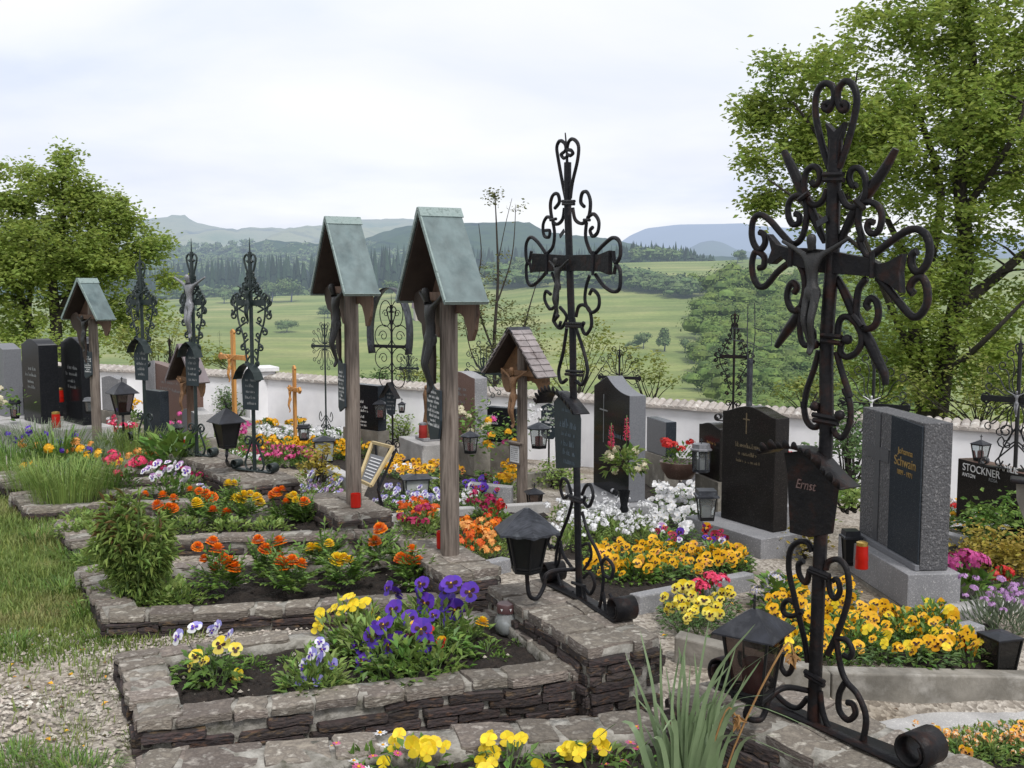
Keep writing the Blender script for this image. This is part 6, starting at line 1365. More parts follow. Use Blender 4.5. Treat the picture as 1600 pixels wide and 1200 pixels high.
mb = MB(); mb.tube([TR + nrm * .03, BR + nrm * .06, BR + nrm * .1 - V((0, 0, .1))], .01, 5); mb.tube([TL + nrm * .03, BL + nrm * .2 - V((0, 0, .15))], .01, 5); mb.build('stand', M['iron'], root, world=True)
def lan(label, px, py, wpx, hpx, up=0, d=None, **k):
    b = G(px, py, up) if d is None else PD(px, py, d); s = b.y / F; w_ = wpx * s / 2; hh = hpx * s
    kw = dict(n=4, rt=w_ * .95, rb=w_ * .72, h=hh * .75, rr=w_ * 1.25, rh=hh * .22, group=LG); kw.update(k)
    return lantern('grave_lantern', label, b, **kw)
lan('black box lantern with frosted panes and a flat lid, in front of the framed slate', 650, 784, 50, 50, rt=.135, rb=.115, rr=.17, rh=.03, h=.20, glass='paneopal', candle=None, rz=.25)
lan('black box lantern with frosted panes and a flat lid, left of the left copper-roofed post', 507, 722, 40, 44, rt=.14, rb=.12, rr=.165, rh=.045, h=.23, glass='paneopal', candle=None, rz=.2, finial=False)
lan('hanging hexagonal lantern with a grey hat and red candle, right of the nearer copper-roofed post', 735, 708, 28, 36, d=8.6, n=6, roof='greyiron')
lan('hexagonal lantern with a blue-grey hat beside the small square name plate', 842, 700, 34, 42, d=8.7, n=6, roof='greyiron')
lan('tiny glazed lantern with a bright red candle in front of the square dark headstone', 594, 655, 24, 32, d=11.2, candle='redplastic')
lan('tiny dark lantern hanging on the far iron cross before the white wall', 628, 645, 14, 18, d=12.4)
lan('clear four-sided lantern with a silver lid standing on the plinth of the brown-black headstone', 1103, 812, 40, 50, d=7.45, roof='greyiron', glass='pane', candle='white', finial=False, roofsteps=1)
lan('round-looking clear glass lantern with a silver lid, behind the white pansies', 1095, 737, 28, 46, d=8.6, n=8, roof='silver', frame='greyiron', candle='white', roofsteps=1, rb=.07, rt=.075)
lan('squat black lantern half hidden behind the hooded plaque, beside the dark blue headstone', 1328, 882, 32, 58, d=6.55, glass='black', candle=None, roofsteps=1, finial=False)
lan('black glazed lantern with a round lid among the yellow pansies at the lower right', 1560, 1052, 56, 66, 0, rt=.098, rb=.07, rr=.105, rh=.02, h=.185, glass='panedark', candle=None, finial=False, rz=.3)
lan('small black lantern with a flat pyramid hat, just behind the scalloped grey lantern', 835, 795, 32, 34, 0, glass='panedark', candle=None, rz=.2)
lan('small dark lantern with a red light on the plinth at the far left', 24, 654, 16, 32, d=11.0, glass='pane', candle='redplastic', roofsteps=1, finial=False)
lan('pale glass lantern right of the wave-topped headstone near the distant roofed post', 141, 646, 18, 26, d=10.6, glass='pane', candle=None, roof='silver', roofsteps=1, finial=False)
lan('grey-topped dark lantern in the shade between two iron crosses at the left', 275, 690, 24, 30, d=9.6, glass='black', candle=None)
lan('small white-glazed lantern behind the orange wooden crucifix', 475, 688, 22, 26, d=10.2, glass='pane', candle='candle', roofsteps=1)
# hat lanterns on brackets
for lab, px, py, d, rt, foot_, gl in (('large closed black lantern with a dark pyramid hat, left of the two-ring iron cross', 355, 700, 7.4, .105, (372, 745), 'black'), ('hat lantern with reddish panes right of the distant roofed post', 192, 648, 9.0, .11, (194, 690), 'panedark')):
    l = PD(px, py, d); lantern('grave_lantern', lab, l, 4, rt, rt * .6, .19, rt * 1.45, .10, 'darksheet', 'black', gl, None if gl == 'black' else 'candle', .7, LG)
    fb = G(*foot_); ho = thing('lantern_holder', 'iron holder carrying the ' + ('closed black' if gl == 'black' else 'reddish-paned') + ' hat lantern', 'holder', fb); mb = MB(); mb.tube([fb, fb + V((0, 0, .1)), V((l.x, l.y, l.z - .12)), l - V((0, 0, .001))], .012, 6, sm=4); mb.build('rod', M['iron'], ho, world=True, smoothang=1.2)
    mb = MB(); mb.lathe([(.05, 0), (.05, .008), (0, .012)], 10); mb.build('foot_plate', M['iron'], ho)
def candle(label, loc, r_, h, lid=None, mat='redplastic'):
    root = thing('grave_candle', label, 'candle', loc, 0, 'red grave candles'); mb = MB(); mb.lathe([(r_ * .96, 0), (r_, .004), (r_ * .93, h * .35), (r_, h * .4), (r_ * .9, h * .7), (r_ * .9, h), (0, h)] if lid else [(r_, 0), (r_ * 1.02, h * .5), (r_, h), (r_ * .9, h), (r_ * .88, h - .008), (0, h - .008)], 18); mb.build('cup', M[mat], root, smoothang=.6)
    if lid:
        mb = MB(); mb.lathe([(r_ * .86, h + .001), (r_ * .86, h + .02), (r_ * .5, h + .026), (0, h + .026)], 14); mb.build('lid', M[lid], root, smoothang=.6)
    return root
candle('bright red candle cup at the foot of the left copper-roofed post', P(556, 792, H0 + .002), .032, .085)
candle('open red candle cup half behind the foot of the right copper-roofed post', P(690, 856, H0 + .002), .026, .09)
candle('tall red candle with a gold lid on the plinth of the dark blue headstone', P(1346, 888, -.065), .038, .135, 'brass')
candle('red candle with a gold lid at the far left before the black headstones', PD(88, 668, 10.4), .045, .14, 'brass')
candle('red candle with a white lid at the foot of the silver-figured cross', PD(294, 706, 8.6), .04, .11, 'white')
candle('plain red candle cup beside the black lantern at the lower right', G(1513, 1025), .03, .09)
candle('red cup with a cream top between the two black headstones at the far left', PD(92, 628, 11.2), .055, .13, 'brass')
candle('amber-red candle standing on the statue plinth', PD(661, 684, 10.2), .045, .13, 'silver', 'candle')
root = thing('jar_candle', 'round glass candle jar with a pierced brown lid, on the dark soil', 'candle', P(791, 990, .055)); jr = .052
mb = MB(); mb.lathe([(jr * .7, 0), (jr * .95, .015), (jr * 1.05, .045), (jr * .95, .075), (jr * .72, .092), (jr * .72, .1)], 20); mb.build('jar', M['jar'], root, smoothang=1.2)
mb = MB(); mb.lathe([(jr * .6, .004), (jr * .8, .02), (jr * .8, .055), (0, .055)], 14); mb.build('wax', M['white'], root, smoothang=1)
mb = MB(); mb.lathe([(jr * .8, .098), (jr * .82, .13), (jr * .74, .137), (0, .138)], 20); mb.build('lid', M['lidbrown'], root, smoothang=.7)
mb = MB()
for i in range(7):
    a = -PI * .95 + i * PI * .3; c, s = math.cos(a), math.sin(a); p = V((c * jr * .825, s * jr * .825, .117)); t = V((-s, c, 0)); mb.add([p - t * .006 + V((0, 0, .005)), p + t * .006 + V((0, 0, .005)), p - V((0, 0, .007))], [(0, 1, 2)])
mb.build('lid_hole', M['white'], root)
root = thing('jar_candle', 'small glass jar candle with a white lid among the marigolds and leaves', 'candle', P(362, 768, .08)); mb = MB(); mb.lathe([(.03, 0), (.035, .05), (.03, .08)], 14); mb.build('jar', M['candle'], root, smoothang=1); mb = MB(); mb.lathe([(.036, .082), (.036, .10), (0, .102)], 14); mb.build('lid', M['white'], root, smoothang=.6)

# ------------------------------------------------------------------ kerbs round the graves behind (granite / concrete)
def kerb(label, pts, h, w_=.09, mat='granite', up=.02):
    """pts: photograph points of the kerb's top edge, lying on the terrain + h"""
    q = [G(px, py, h) for px, py in pts]; root = thing('grave_kerb', label, 'kerb', q[0], group=None)
    for a, b in zip(q, q[1:]):
        d = (b - a); d.z = 0; d.normalize(); n_ = V((-d.y, d.x, 0)); n_ = n_ if n_.y > 0 else -n_; mb = MB()
        lo = V((0, 0, -h - .12)); a2 = a + d * .004; b2 = b - d * .004
        vs = [a2 + lo, b2 + lo, b2 + n_ * w_ + lo, a2 + n_ * w_ + lo, a2, b2, b2 + n_ * w_, a2 + n_ * w_]; mb.add(vs, [(0, 1, 5, 4), (1, 2, 6, 5), (2, 3, 7, 6), (3, 0, 4, 7), (4, 5, 6, 7)])
        mb.build('kerb_stone', M[mat], root, world=True, bevel=.008)
    return root
kerb('old concrete kerb along the front of the yellow pansy bed at the lower right', [(1052, 994), (1180, 1026), (1300, 1052), (1660, 1059)], .12, .10, 'concrete')
kerb('light granite kerb along the bottom right, in front of the gravel strip', [(1345, 1152), (1700, 1110)], .03, .16, 'granitelight')
kerb('grey granite kerb beside the pink geranium in the middle right', [(1000, 932), (1180, 896)], .10, .08, 'granite')
kerb('granite kerb at the foot of the white flower bed, behind the middle iron cross', [(730, 888), (800, 872)], .08, .08, 'granite')
kerb('granite kerb running below the red and orange begonias', [(612, 806), (700, 796), (860, 786)], .08, .09, 'granitelight')
kerb('tall granite kerb left of the left copper-roofed post', [(492, 722), (545, 748)], .16, .10, 'granitelight')
kerb('granite kerb under the small hanging lantern right of the post', [(628, 742), (700, 752)], .12, .10, 'granite')
kerb('long granite kerb behind the marigold-coloured pansies, left of the plaque', [(730, 755), (800, 762)], .14, .10, 'granite')
kerb('low rough kerb left of the hooded plaque with gravel around it', [(800, 742), (885, 735)], .14, .10, 'concrete')
kerb('far pale kerb behind the striped yellow and white bed', [(345, 648), (500, 676)], .1, .12, 'granitelight')
kerb('pale kerb in the right background between white flowers and wall', [(1065, 735), (1130, 745)], .16, .12, 'granite')
kerb('kerb beside the pink hydrangea at the right', [(1462, 960), (1600, 935)], .07, .12, 'granitelight')
kerb('dark kerb below the brown family headstone', [(1462, 830), (1510, 842)], .1, .1, 'granite')
kerb('pale kerb at the foot of the headstones on the far left', [(-20, 672), (60, 688), (150, 702)], .12, .14, 'granitelight')
b = G(1505, 1015); root = thing('granite_block', 'small polished granite block beside the red candle cup at the lower right', 'block', b, .4); mb = MB(); mb.abox(-.09, .09, -.05, .05, -.05, .13); mb.build('block', M['granite'], root, bevel=.005)
b = G(622, 742); root = thing('white_tablet', 'small white open-book tablet next to the framed slate', 'tablet', b, .3); mb = MB(); mb.abox(-.18, .18, -.08, .1, 0, .05); mb.build('base', M['granite'], root, bevel=.004); mb = MB(); mb.add([(-.15, -.07, .055), (0, -.08, .06), (.15, -.07, .055), (.15, .08, .10), (0, .07, .105), (-.15, .08, .10)], [(0, 1, 4, 5), (1, 2, 3, 4)]); mb.build('pages', M['white'], root)
b = PD(1232, 785, 8.0); root = thing('grey_vase', 'grey stone grave vase with a red flower, between the brown-black headstone and the hooded plaque', 'vase', b); mb = MB(); mb.lathe([(.09, -.4), (.09, -.02), (.05, 0), (.045, .08), (.065, .26), (.06, .27), (.04, .25)], 14); mb.build('vase', M['granite'], root, smoothang=.8)
mb = MB(); leafcloud(mb, (0, 0, .32), 60, .09, .05); mb.build('foliage', M['leafG'], root); mb = MB(); leafcloud(mb, (0, 0, .38), 30, .05, .03); mb.build('flower', M['f_red'], root)
# ------------------------------------------------------------------ flowers and plants
def petal(mb, c, d, n, L_, W, mi=0, cup=.15, k=6):
    """rounded petal: fan from the base c along d, surface normal n"""
    c = V(c); d = V(d).normalized(); n = V(n).normalized(); s = n.cross(d).normalized(); base = len(mb.v); mb.v.append(c)
    for i in range(k + 1):
        a = lerp(-1, 1, i / k); x = math.sin(a * PI * .5) * W * .5 * (1 if abs(a) < .99 else .8); y = L_ * (.45 + .55 * math.cos(a * PI * .5) ** .8)
        mb.v.append(c + d * y + s * x + n * (cup * L_ * (y / L_ - .3) + R.uniform(-.03, .03) * L_))
    for i in range(k): mb.f.append([base, base + 1 + i, base + 2 + i]); mb.m.append(mi)
def pansy_mesh(c1, c2, blotch, r=.027):
    mb = MB(); N = V((0, 0, 1)); rr = r * R.uniform(.92, 1.08)
    for a, mi, L_, W, z in ((62, 1, 1.05, 1.15, -.003), (118, 1, 1.05, 1.15, -.002), (168, 0, .98, 1.05, .001), (12, 0, .98, 1.05, .002), (-90, 0, 1.05, 1.35, .004)):
        t = math.radians(a); d = V((math.cos(t), math.sin(t), 0)); petal(mb, (0, 0, z), d, N, rr * L_, rr * W, mi, R.uniform(.0, .22))
        if blotch and a not in (62, 118): petal(mb, (0, 0, z + .0028), d, N, rr * L_ * R.uniform(.45, .62), rr * W * R.uniform(.38, .5), 2, .12, 4)
    mb.add([(-.003, -.002, .008), (.003, -.002, .008), (0, .004, .008)], [(0, 1, 2)], 3)
    return mb.mesh('flower', [M['f_' + c1], M['f_' + c2], M['f_' + (blotch or 'dark')], M['f_gold']], 3.2)
def marigold_mesh(c, r=.03):
    mb = MB()
    for ring, (rr, n_, z, tilt) in enumerate(((1.0, 15, 0, .0), (.86, 13, .16, .35), (.66, 11, .30, .75), (.42, 8, .40, 1.15), (.2, 5, .46, 1.4))):
        for k in range(n_):
            a = 2 * PI * (k + .5 * (ring % 2)) / n_ + R.uniform(-.1, .1); d = V((math.cos(a) * math.cos(tilt), math.sin(a) * math.cos(tilt), math.sin(tilt))); nrm = V((-math.cos(a) * math.sin(tilt), -math.sin(a) * math.sin(tilt), math.cos(tilt)))
            petal(mb, V((math.cos(a), math.sin(a), 0)) * r * rr * .35 + V((0, 0, r * z * .8)), d, nrm, r * .72, r * .55, 0 if R.random() < .75 else 1, -.25, 4)
    mb.lathe([(0, -r * .8), (r * .28, -r * .55), (r * .35, -r * .1), (0, 0)], 8, mi=2)
    return mb.mesh('flower', [M['f_' + c], M['f_' + {'orange': 'redorange', 'yellow': 'gold', 'redorange': 'orange', 'gold': 'yellow'}.get(c, c)], M['stem']], 3.2)
def cluster_mesh(c, r=.045, n=34, pr=.011, c2=None):
    mb = MB()
    for i in range(n):
        d = rdir(-.15, 1); p = V((d.x * r, d.y * r, d.z * r * .8)) * R.uniform(.8, 1.05); s = d.orthogonal().normalized(); t = d.cross(s)
        for k in range(5):
            a = 2 * PI * k / 5; q = s * math.cos(a) + t * math.sin(a); petal(mb, p, q, (d + q * .2), pr, pr * .9, 0 if (not c2 or R.random() < .6) else 1, .1, 2)
    return mb.mesh('flower', [M['f_' + c], M['f_' + (c2 or c)]], 3.2)
def daisy_mesh(c, r=.02, n=11):
    mb = MB()
    for k in range(n):
        a = 2 * PI * k / n; d = V((math.cos(a), math.sin(a), 0)); petal(mb, d * r * .2, d, (0, 0, 1), r * .8, r * .4, 0, R.uniform(-.2, .2), 3)
    mb.lathe([(r * .28, 0), (r * .2, r * .18), (0, r * .2)], 8, mi=1); return mb.mesh('flower', [M['f_' + c], M['f_gold']], 3.2)
def spike_mesh(c, h=.14, r=.022):
    mb = MB()
    for i in range(150):
        t = R.random(); a = R.uniform(0, 2 * PI); d = V((math.cos(a), math.sin(a), .5)); q = r * (1 - t * .55) * (1 if t > .06 else .7); petal(mb, V((math.cos(a) * q * .6, math.sin(a) * q * .6, h * t)), d, (-d.x * .3, -d.y * .3, 1), q * .7, q * .6, 0, .1, 3)
    mb.tube([(0, 0, -.08), (0, 0, h * 1.12)], .003, 5, mi=1); return mb.mesh('flower', [M['f_' + c], M['stem']], 3.2)
def foliage_pansy(rad=.085, h=.10, n=70, ls=.036):
    mb = MB()
    for i in range(n):
        a = R.uniform(0, 2 * PI); q = rad * math.sqrt(R.random()); p = V((q * math.cos(a), q * math.sin(a), h * R.uniform(.05, .95) * (1 - .4 * (q / rad) ** 2))); d = V((math.cos(a), math.sin(a), R.uniform(-.2, .9)))
        mb.leaf(p, d + rv(.4), (0, 0, 1), ls * R.uniform(.6, 1.2), ls * .48, 0, .15, .2)
    for i in range(7): a = R.uniform(0, 6.3); mb.tube([(0, 0, -.01), (math.cos(a) * rad * .6, math.sin(a) * rad * .6, h * .9)], .0016, 4, mi=1)
    return mb
def foliage_marigold(rad=.095, h=.13):
    mb = MB()
    for i in range(26):
        a = R.uniform(0, 2 * PI); el = R.uniform(.25, 1.3); L_ = rad * R.uniform(.75, 1.15) * (1.0 if el < .9 else 1.2); b = V((math.cos(a) * .012, math.sin(a) * .012, h * R.uniform(.1, .55))); d = V((math.cos(a) * math.cos(el), math.sin(a) * math.cos(el), math.sin(el)))
        tip = b + d * L_ - V((0, 0, L_ * .12)); mb.tube([b, b + d * L_ * .5, tip], .0013, 3, mi=1, cap=False); s = d.cross(V((0, 0, 1))).normalized()
        for k in range(5):
            t = .25 + .17 * k; q = b.lerp(tip, t)
            for sg in (-1, 1): mb.leaf(q, d * .7 + s * sg * .8 + rv(.15), V((0, 0, 1)) + rv(.3), .036 * (1.1 - .5 * t) * R.uniform(.85, 1.2), .0135, 0, .1, .2)
        mb.leaf(tip, d, (0, 0, 1), .03, .01)
    return mb
def foliage_mound(rad, h, n, ls, lw=.5, up=.3):
    mb = MB()
    for i in range(n):
        d = rdir(-.05, 1); q = R.uniform(.35, 1) ** .6; p = V((d.x * rad * q, d.y * rad * q, max(.005, d.z * h * q))); mb.leaf(p, d + rv(.7) + V((0, 0, up)), (0, 0, 1), ls * R.uniform(.6, 1.25), ls * lw, 0, .18, .15)
    for i in range(8): d = rdir(.1, 1); mb.tube([(0, 0, -.01), (d.x * rad * .8, d.y * rad * .8, d.z * h * .9)], .002, 4, mi=1, cap=False)
    return mb
FM = {}
def fmesh(kind):
    """a few variants of every blossom, made once and shared"""
    if kind not in FM:
        t = kind.split(':'); k = t[0]
        if k == 'pansy': FM[kind] = [pansy_mesh(t[1], t[2], t[3] or None) for _ in range(4)]
        elif k == 'marigold': FM[kind] = [marigold_mesh(t[1]) for _ in range(4)]
        elif k == 'cluster': FM[kind] = [cluster_mesh(t[1], float(t[2]), int(t[3]), float(t[4]), t[5] if len(t) > 5 else None) for _ in range(3)]
        elif k == 'daisy': FM[kind] = [daisy_mesh(t[1], float(t[2])) for _ in range(2)]
        elif k == 'spike': FM[kind] = [spike_mesh(t[1]) for _ in range(2)]
    return R.choice(FM[kind])
FOL = {}
def folmesh(kind):
    if kind not in FOL:
        mats = {'pansy': [M['leafG'], M['stem']], 'pansydark': [M['leafD'], M['stem']], 'marigold': [M['leafG'], M['stem']], 'mound': [M['leafG'], M['stem']], 'moundp': [M['leafP'], M['stem']], 'low': [M['leafP'], M['stem']], 'grey': [M['leafGrey'], M['stem']], 'big': [M['leafG'], M['stem']], 'weed': [M['leafG'], M['stem']]}
        gen = {'pansy': lambda: foliage_pansy(), 'pansydark': lambda: foliage_pansy(.09, .09), 'marigold': foliage_marigold, 'mound': lambda: foliage_mound(.11, .13, 150, .036), 'moundp': lambda: foliage_mound(.10, .11, 140, .034, .45), 'low': lambda: foliage_mound(.10, .06, 150, .028, .6), 'grey': lambda: foliage_mound(.12, .14, 260, .05, .12, 1.2), 'big': lambda: foliage_mound(.15, .2, 80, .09, .6), 'weed': lambda: foliage_mound(.06, .045, 60, .03, .35)}
        FOL[kind] = [gen[kind]().mesh('foliage', mats[kind]) for _ in range(3)]
    return R.choice(FOL[kind])
def mobj(name, me, parent, loc=(0, 0, 0), rot=(0, 0, 0), sc=1.0):
    o = bpy.data.objects.new(name, me); COL.objects.link(o); o.parent = parent; o.location = loc; o.rotation_euler = rot; o.scale = (sc, sc, sc); return o
def face_rot(d, roll=0):
    return (V(d).to_track_quat('Z', 'Y').to_matrix().to_4x4() @ Matrix.Rotation(roll, 4, 'Z')).to_euler()
PN = 0
def plant(name, label, loc, fol, flowers, sc=1.0, group=None, cat='flower', heads=None, spread=.085, hz=(.085, .13), fsc=1.0, fdir=(-.45, -.75, .55), jit=.55, stalk=False, upright=False, folsc=1.0):
    """flowers: list of (kind, count); heads: explicit local positions"""
    root = thing(name, label, cat, loc, R.uniform(0, 6.3) if heads is None else 0, group, sc * R.uniform(.92, 1.08)); rz = root.rotation_euler.z
    mobj('foliage', folmesh(fol), root, rot=(0, 0, R.uniform(0, 6.3)), sc=folsc)
    i = 0
    for kind, cnt in flowers:
        for _ in range(cnt):
            if heads is not None: p = V(heads[i % len(heads)]); i += 1
            else:
                a = R.uniform(0, 2 * PI); q = spread * math.sqrt(R.random()); p = V((q * math.cos(a), q * math.sin(a), R.uniform(*hz) * (1 - .25 * (q / spread) ** 2)))
            d = V((0, 0, 1)) + rv(.35) if upright else (V(fdir) + rv(jit * R.choice([.6, 1, 1.9])))
            if not upright: d = Matrix.Rotation(-rz, 3, 'Z') @ d
            e = face_rot(d, 0)
            if kind.startswith('pansy'):                       # keep the face upright: +y of the blossom points up
                z = V(d).normalized(); y = (V((0, 0, 1)) - z * z.z); y = y.normalized() if y.length > .05 else V((0, 1, 0)); x = y.cross(z); mt = Matrix((x, y, z)).transposed(); e = (mt @ Matrix.Rotation(R.uniform(-.35, .35), 3, 'Z')).to_euler()
            mobj('flower', fmesh(kind), root, p, e, fsc * R.uniform(.68, 1.12))
            if stalk:
                mb = MB(); mb.tube([(p.x * .3, p.y * .3, 0), (p.x * .8, p.y * .8, p.z * .6), p], .0022, 4); mb.build('stalk', M['stem'], root)
    return root
PY = {'gold': 'pansy:gold:gold:blotch', 'yellow': 'pansy:yellow:yellow:', 'pale': 'pansy:pale:yellow:blotch', 'purple': 'pansy:purple:purple:blotch', 'lilac': 'pansy:lilac:lilac:purple', 'lw': 'pansy:white:lilac:purple', 'white': 'pansy:white:white:', 'red': 'pansy:red:gold:blotch', 'dred': 'pansy:magenta:darkred:blotch', 'orange': 'pansy:apricot:gold:blotch', 'mauve': 'pansy:white:mauve:purple', 'plain': 'pansy:yellow:yellow:'}
SB = lambda px, py, dz=.05: P(px, py, dz)

# --- bed A
for px, py, lab, n in ((640, 1238, 'yellow pansy at the bottom edge, leftmost in the nearest grave', 9), (792, 1230, 'yellow pansy at the bottom edge, second from the left in the nearest grave', 7), (925, 1222, 'apricot-yellow pansy in the nearest grave, left of the iris leaves', 7)):
    plant('pansy', lab, SB(px, py, -.06), 'pansy', [(PY['plain'], n), (PY['yellow'], 4)], 1.15, None, heads=None, hz=(.09, .15), folsc=1.25, spread=.1)
plant('daisy', 'small pale pink daisies at the left end of the nearest grave', SB(575, 1212, -.04), 'weed', [('daisy:rose:.014', 4), ('daisy:white:.016', 6)], 1.5, hz=(.05, .08), upright=True)
for px, py in ((700, 1205), (745, 1190), (860, 1200), (660, 1195), (830, 1215), (980, 1200), (900, 1180), (1000, 1215)):
    plant('pansy', 'low green seedling between the yellow pansies of the nearest grave', SB(px, py, -.05), R.choice(['weed', 'low', 'pansy']), [], .9, 'seedlings in the nearest grave')
for px, py, lab in ((1010, 1180, 'pink daisy clump left of the iris leaves in the nearest grave'), (1060, 1150, 'pink daisy clump behind the iris leaves'), (950, 1205, 'pink daisy clump at the very bottom, before the iris')):
    plant('daisy', lab, SB(px, py, -.06), 'weed', [('daisy:rose:.02', 5)], 1.2, None, hz=(.05, .09), upright=True)
# iris clump
b = SB(1075, 1372, -.08); root = thing('iris_clump', 'clump of tall sword-shaped green iris leaves with a few withered flowers, bottom centre right', 'plant', b)
tips = [(1000, 1130, 990, 1040, 0), (1090, 1120, 1085, 1020, 0), (1120, 1120, 1150, 1010, 0), (1050, 1150, 1020, 1090, 0), (1100, 1180, 1110, 1090, .05), (1070, 1180, 1090, 1110, .05), (1140, 1150, 1185, 1110, 0), (1030, 1180, 1005, 1130, .05), (1022, 1085, 1000, 985, .2), (1060, 1100, 1075, 985, 0), (1035, 1120, 1032, 1000, 0), (1085, 1100, 1108, 968, 0), (1110, 1070, 1180, 975, -.1), (1120, 1090, 1230, 1000, -.2), (1130, 1110, 1200, 1085, -.25), (1075, 1130, 1140, 1040, 0), (1100, 1150, 1165, 1040, 0), (1150, 1105, 1275, 1140, -.3), (985, 1130, 930, 1155, .2), (1040, 1150, 985, 1080, .1), (1130, 1150, 1255, 1190, -.3), (1060, 1160, 1040, 1040, 0), (1010, 1165, 985, 1200, .2), (1090, 1180, 1130, 1080, 0), (1160, 1160, 1220, 1150, -.2), (1070, 1080, 1060, 1010, 0), (1050, 1120, 1062, 1020, .1)]
for _ in range(20):
    tx = R.uniform(965, 1190); tips.append((1060 + (tx - 1060) * .55 + R.uniform(-10, 10), R.uniform(1110, 1170), tx, R.uniform(1010, 1180), R.uniform(-.1, .15)))
for i, (mx_, my, tx, ty, dy) in enumerate(tips):
    bb = b + V((R.uniform(-.07, .07), R.uniform(-.05, .09), 0)); y0 = bb.y; m_ = PD(mx_, my, y0 + dy * .4); t_ = PD(tx, ty, y0 + dy); pts = catmull([bb, bb.lerp(m_, .5) + V((0, 0, .01)), m_, t_], 5); mb = MB(); mb.blade(pts, R.uniform(.020, .031), V((.9, .3, 0)) + rv(.4)); mb.build('leaf', M['iris'], root, world=True, smoothang=3.2)
for px, py in ((1150, 1118), (1240, 1020)):
    q = PD(px, py, b.y + .02); mb = MB(); 
    for _ in range(14): mb.leaf(q + V((R.uniform(-.007, .007), R.uniform(-.007, .007), R.uniform(-.02, .005))), rdir(-1, -.4), rdir(), .03, .012, 0, .4, .3)
    mb.tube([b + V((.02, .0, 0)), b.lerp(q, .5) + V((-.02, 0, .05)), q + V((-.03, 0, .012)), q], .003, 4, sm=4)
    mb.build('withered_flower', pmat('withered_petal', (.42, .24, .09), (.28, .15, .06), scale=20, bump=0, transl=.3), root, world=True)
# --- bed B
def heads_from(base, pts, d=None):
    out = []
    for px, py in pts:
        q = PD(px, py, (d or base.y) + R.uniform(-.04, .02)); out.append(q - base)
    return out
b = SB(335, 1072); plant('pansy', 'lilac and yellow pansies on dark soil at the left end of the second grave', b, 'moundp' if R.random() < .4 else 'pansy', [(PY['lw'], 5), (PY['pale'], 7)], 1.0, heads=heads_from(b, [(282, 1000), (306, 986), (330, 990), (357, 997), (340, 985), (308, 1028), (320, 1036), (300, 1042), (366, 1018), (370, 1055), (345, 1012), (362, 1062)]), folsc=1.45, fsc=1.12)
b = SB(492, 1082); plant('pansy', 'pale lilac pansy near the front edge of the second grave', b, 'moundp' if R.random() < .4 else 'pansy', [(PY['lw'], 5), (PY['lilac'], 4)], 1.0, heads=heads_from(b, [(485, 1050), (475, 1040), (500, 1000), (505, 1012), (487, 1020), (500, 1028), (522, 1035), (470, 1060), (497, 1062)]), folsc=1.45, fsc=1.12)
b = SB(556, 1010, .05); plant('pansy', 'clear yellow pansy left of the purple ones in the second grave', b, 'moundp' if R.random() < .4 else 'pansy', [(PY['plain'], 9)], 1.15, heads=heads_from(b, [(508, 967), (525, 960), (545, 945), (553, 955), (568, 952), (583, 975), (578, 965), (538, 962), (505, 985)]), folsc=1.45, fsc=1.12)
b = SB(625, 1045); plant('pansy', 'deep violet pansy in the middle of the second grave, nearest its front edge', b, 'moundp' if R.random() < .4 else 'pansy', [(PY['purple'], 10)], 1.15, heads=heads_from(b, [(604, 985), (588, 1000), (625, 1005), (655, 990), (660, 1010), (612, 1012), (575, 1036), (660, 1025), (638, 1050), (650, 1045)]), folsc=1.45, fsc=1.4)
b = SB(665, 1000, .05); plant('pansy', 'deep violet pansy at the back of the second grave, below the orange marigolds', b, 'moundp' if R.random() < .4 else 'pansy', [(PY['purple'], 10)], 1.15, heads=heads_from(b, [(615, 930), (627, 935), (660, 925), (695, 930), (700, 925), (665, 950), (695, 950), (725, 935), (655, 943), (705, 958)]), folsc=1.45, fsc=1.4)
b = SB(690, 1035); plant('pansy', 'small red pansy beside the violet ones in the second grave', b, 'moundp' if R.random() < .4 else 'pansy', [(PY['red'], 3), (PY['dred'], 2)], 1.0, heads=heads_from(b, [(648, 975), (668, 982), (690, 1002), (672, 1042), (642, 985)]), folsc=1.45, fsc=1.12)
b = SB(760, 1022); plant('marigold', 'young marigold with one small orange bloom beside the glass jar', b, 'weed', [('marigold:gold', 1)], 1.2, heads=heads_from(b, [(754, 980)]), upright=True)
for i, (px, py) in enumerate([(420, 1055), (450, 1040), (395, 1045), (540, 1075), (590, 1072), (720, 1030), (780, 1035), (810, 1010), (845, 1015), (700, 1060), (570, 1055), (440, 1075), (740, 1000), (640, 1075)]):
    plant('seedling', 'small green weed seedling on the dark soil of the second grave', SB(px, py), 'weed', [], R.uniform(.5, 1.0), 'weed seedlings on the second grave', cat='plant')
for px, py, s_ in ((600, 1062, 1.2), (640, 1068, 1.1), (580, 1035, 1.2), (560, 1020, 1.2), (680, 1060, 1.1), (700, 1040, 1.2), (650, 1030, 1.2), (620, 1020, 1.2), (690, 1010, 1.2), (640, 1000, 1.2), (720, 1005, 1.1), (535, 1030, 1.0), (510, 1085, 1.0), (345, 1075, 1.0), (320, 1062, 1.1), (480, 1090, .9), (605, 1000, 1.1), (665, 985, 1.1)):
    plant('pansy', 'leafy green pansy foliage without blooms, among the violet pansies of the second grave', SB(px, py), R.choice(['pansy', 'moundp', 'mound']), [], s_, 'bloomless pansies in the second grave', folsc=1.15)
b = SB(640, 1030); plant('pansy', 'loose violet pansy blooms between the two violet clumps', b, 'pansy', [(PY['purple'], 9)], 1.1, heads=heads_from(b, [(590, 985), (618, 960), (640, 972), (675, 968), (690, 975), (640, 1015), (600, 1025), (625, 1040), (570, 1015)]), fsc=1.3)
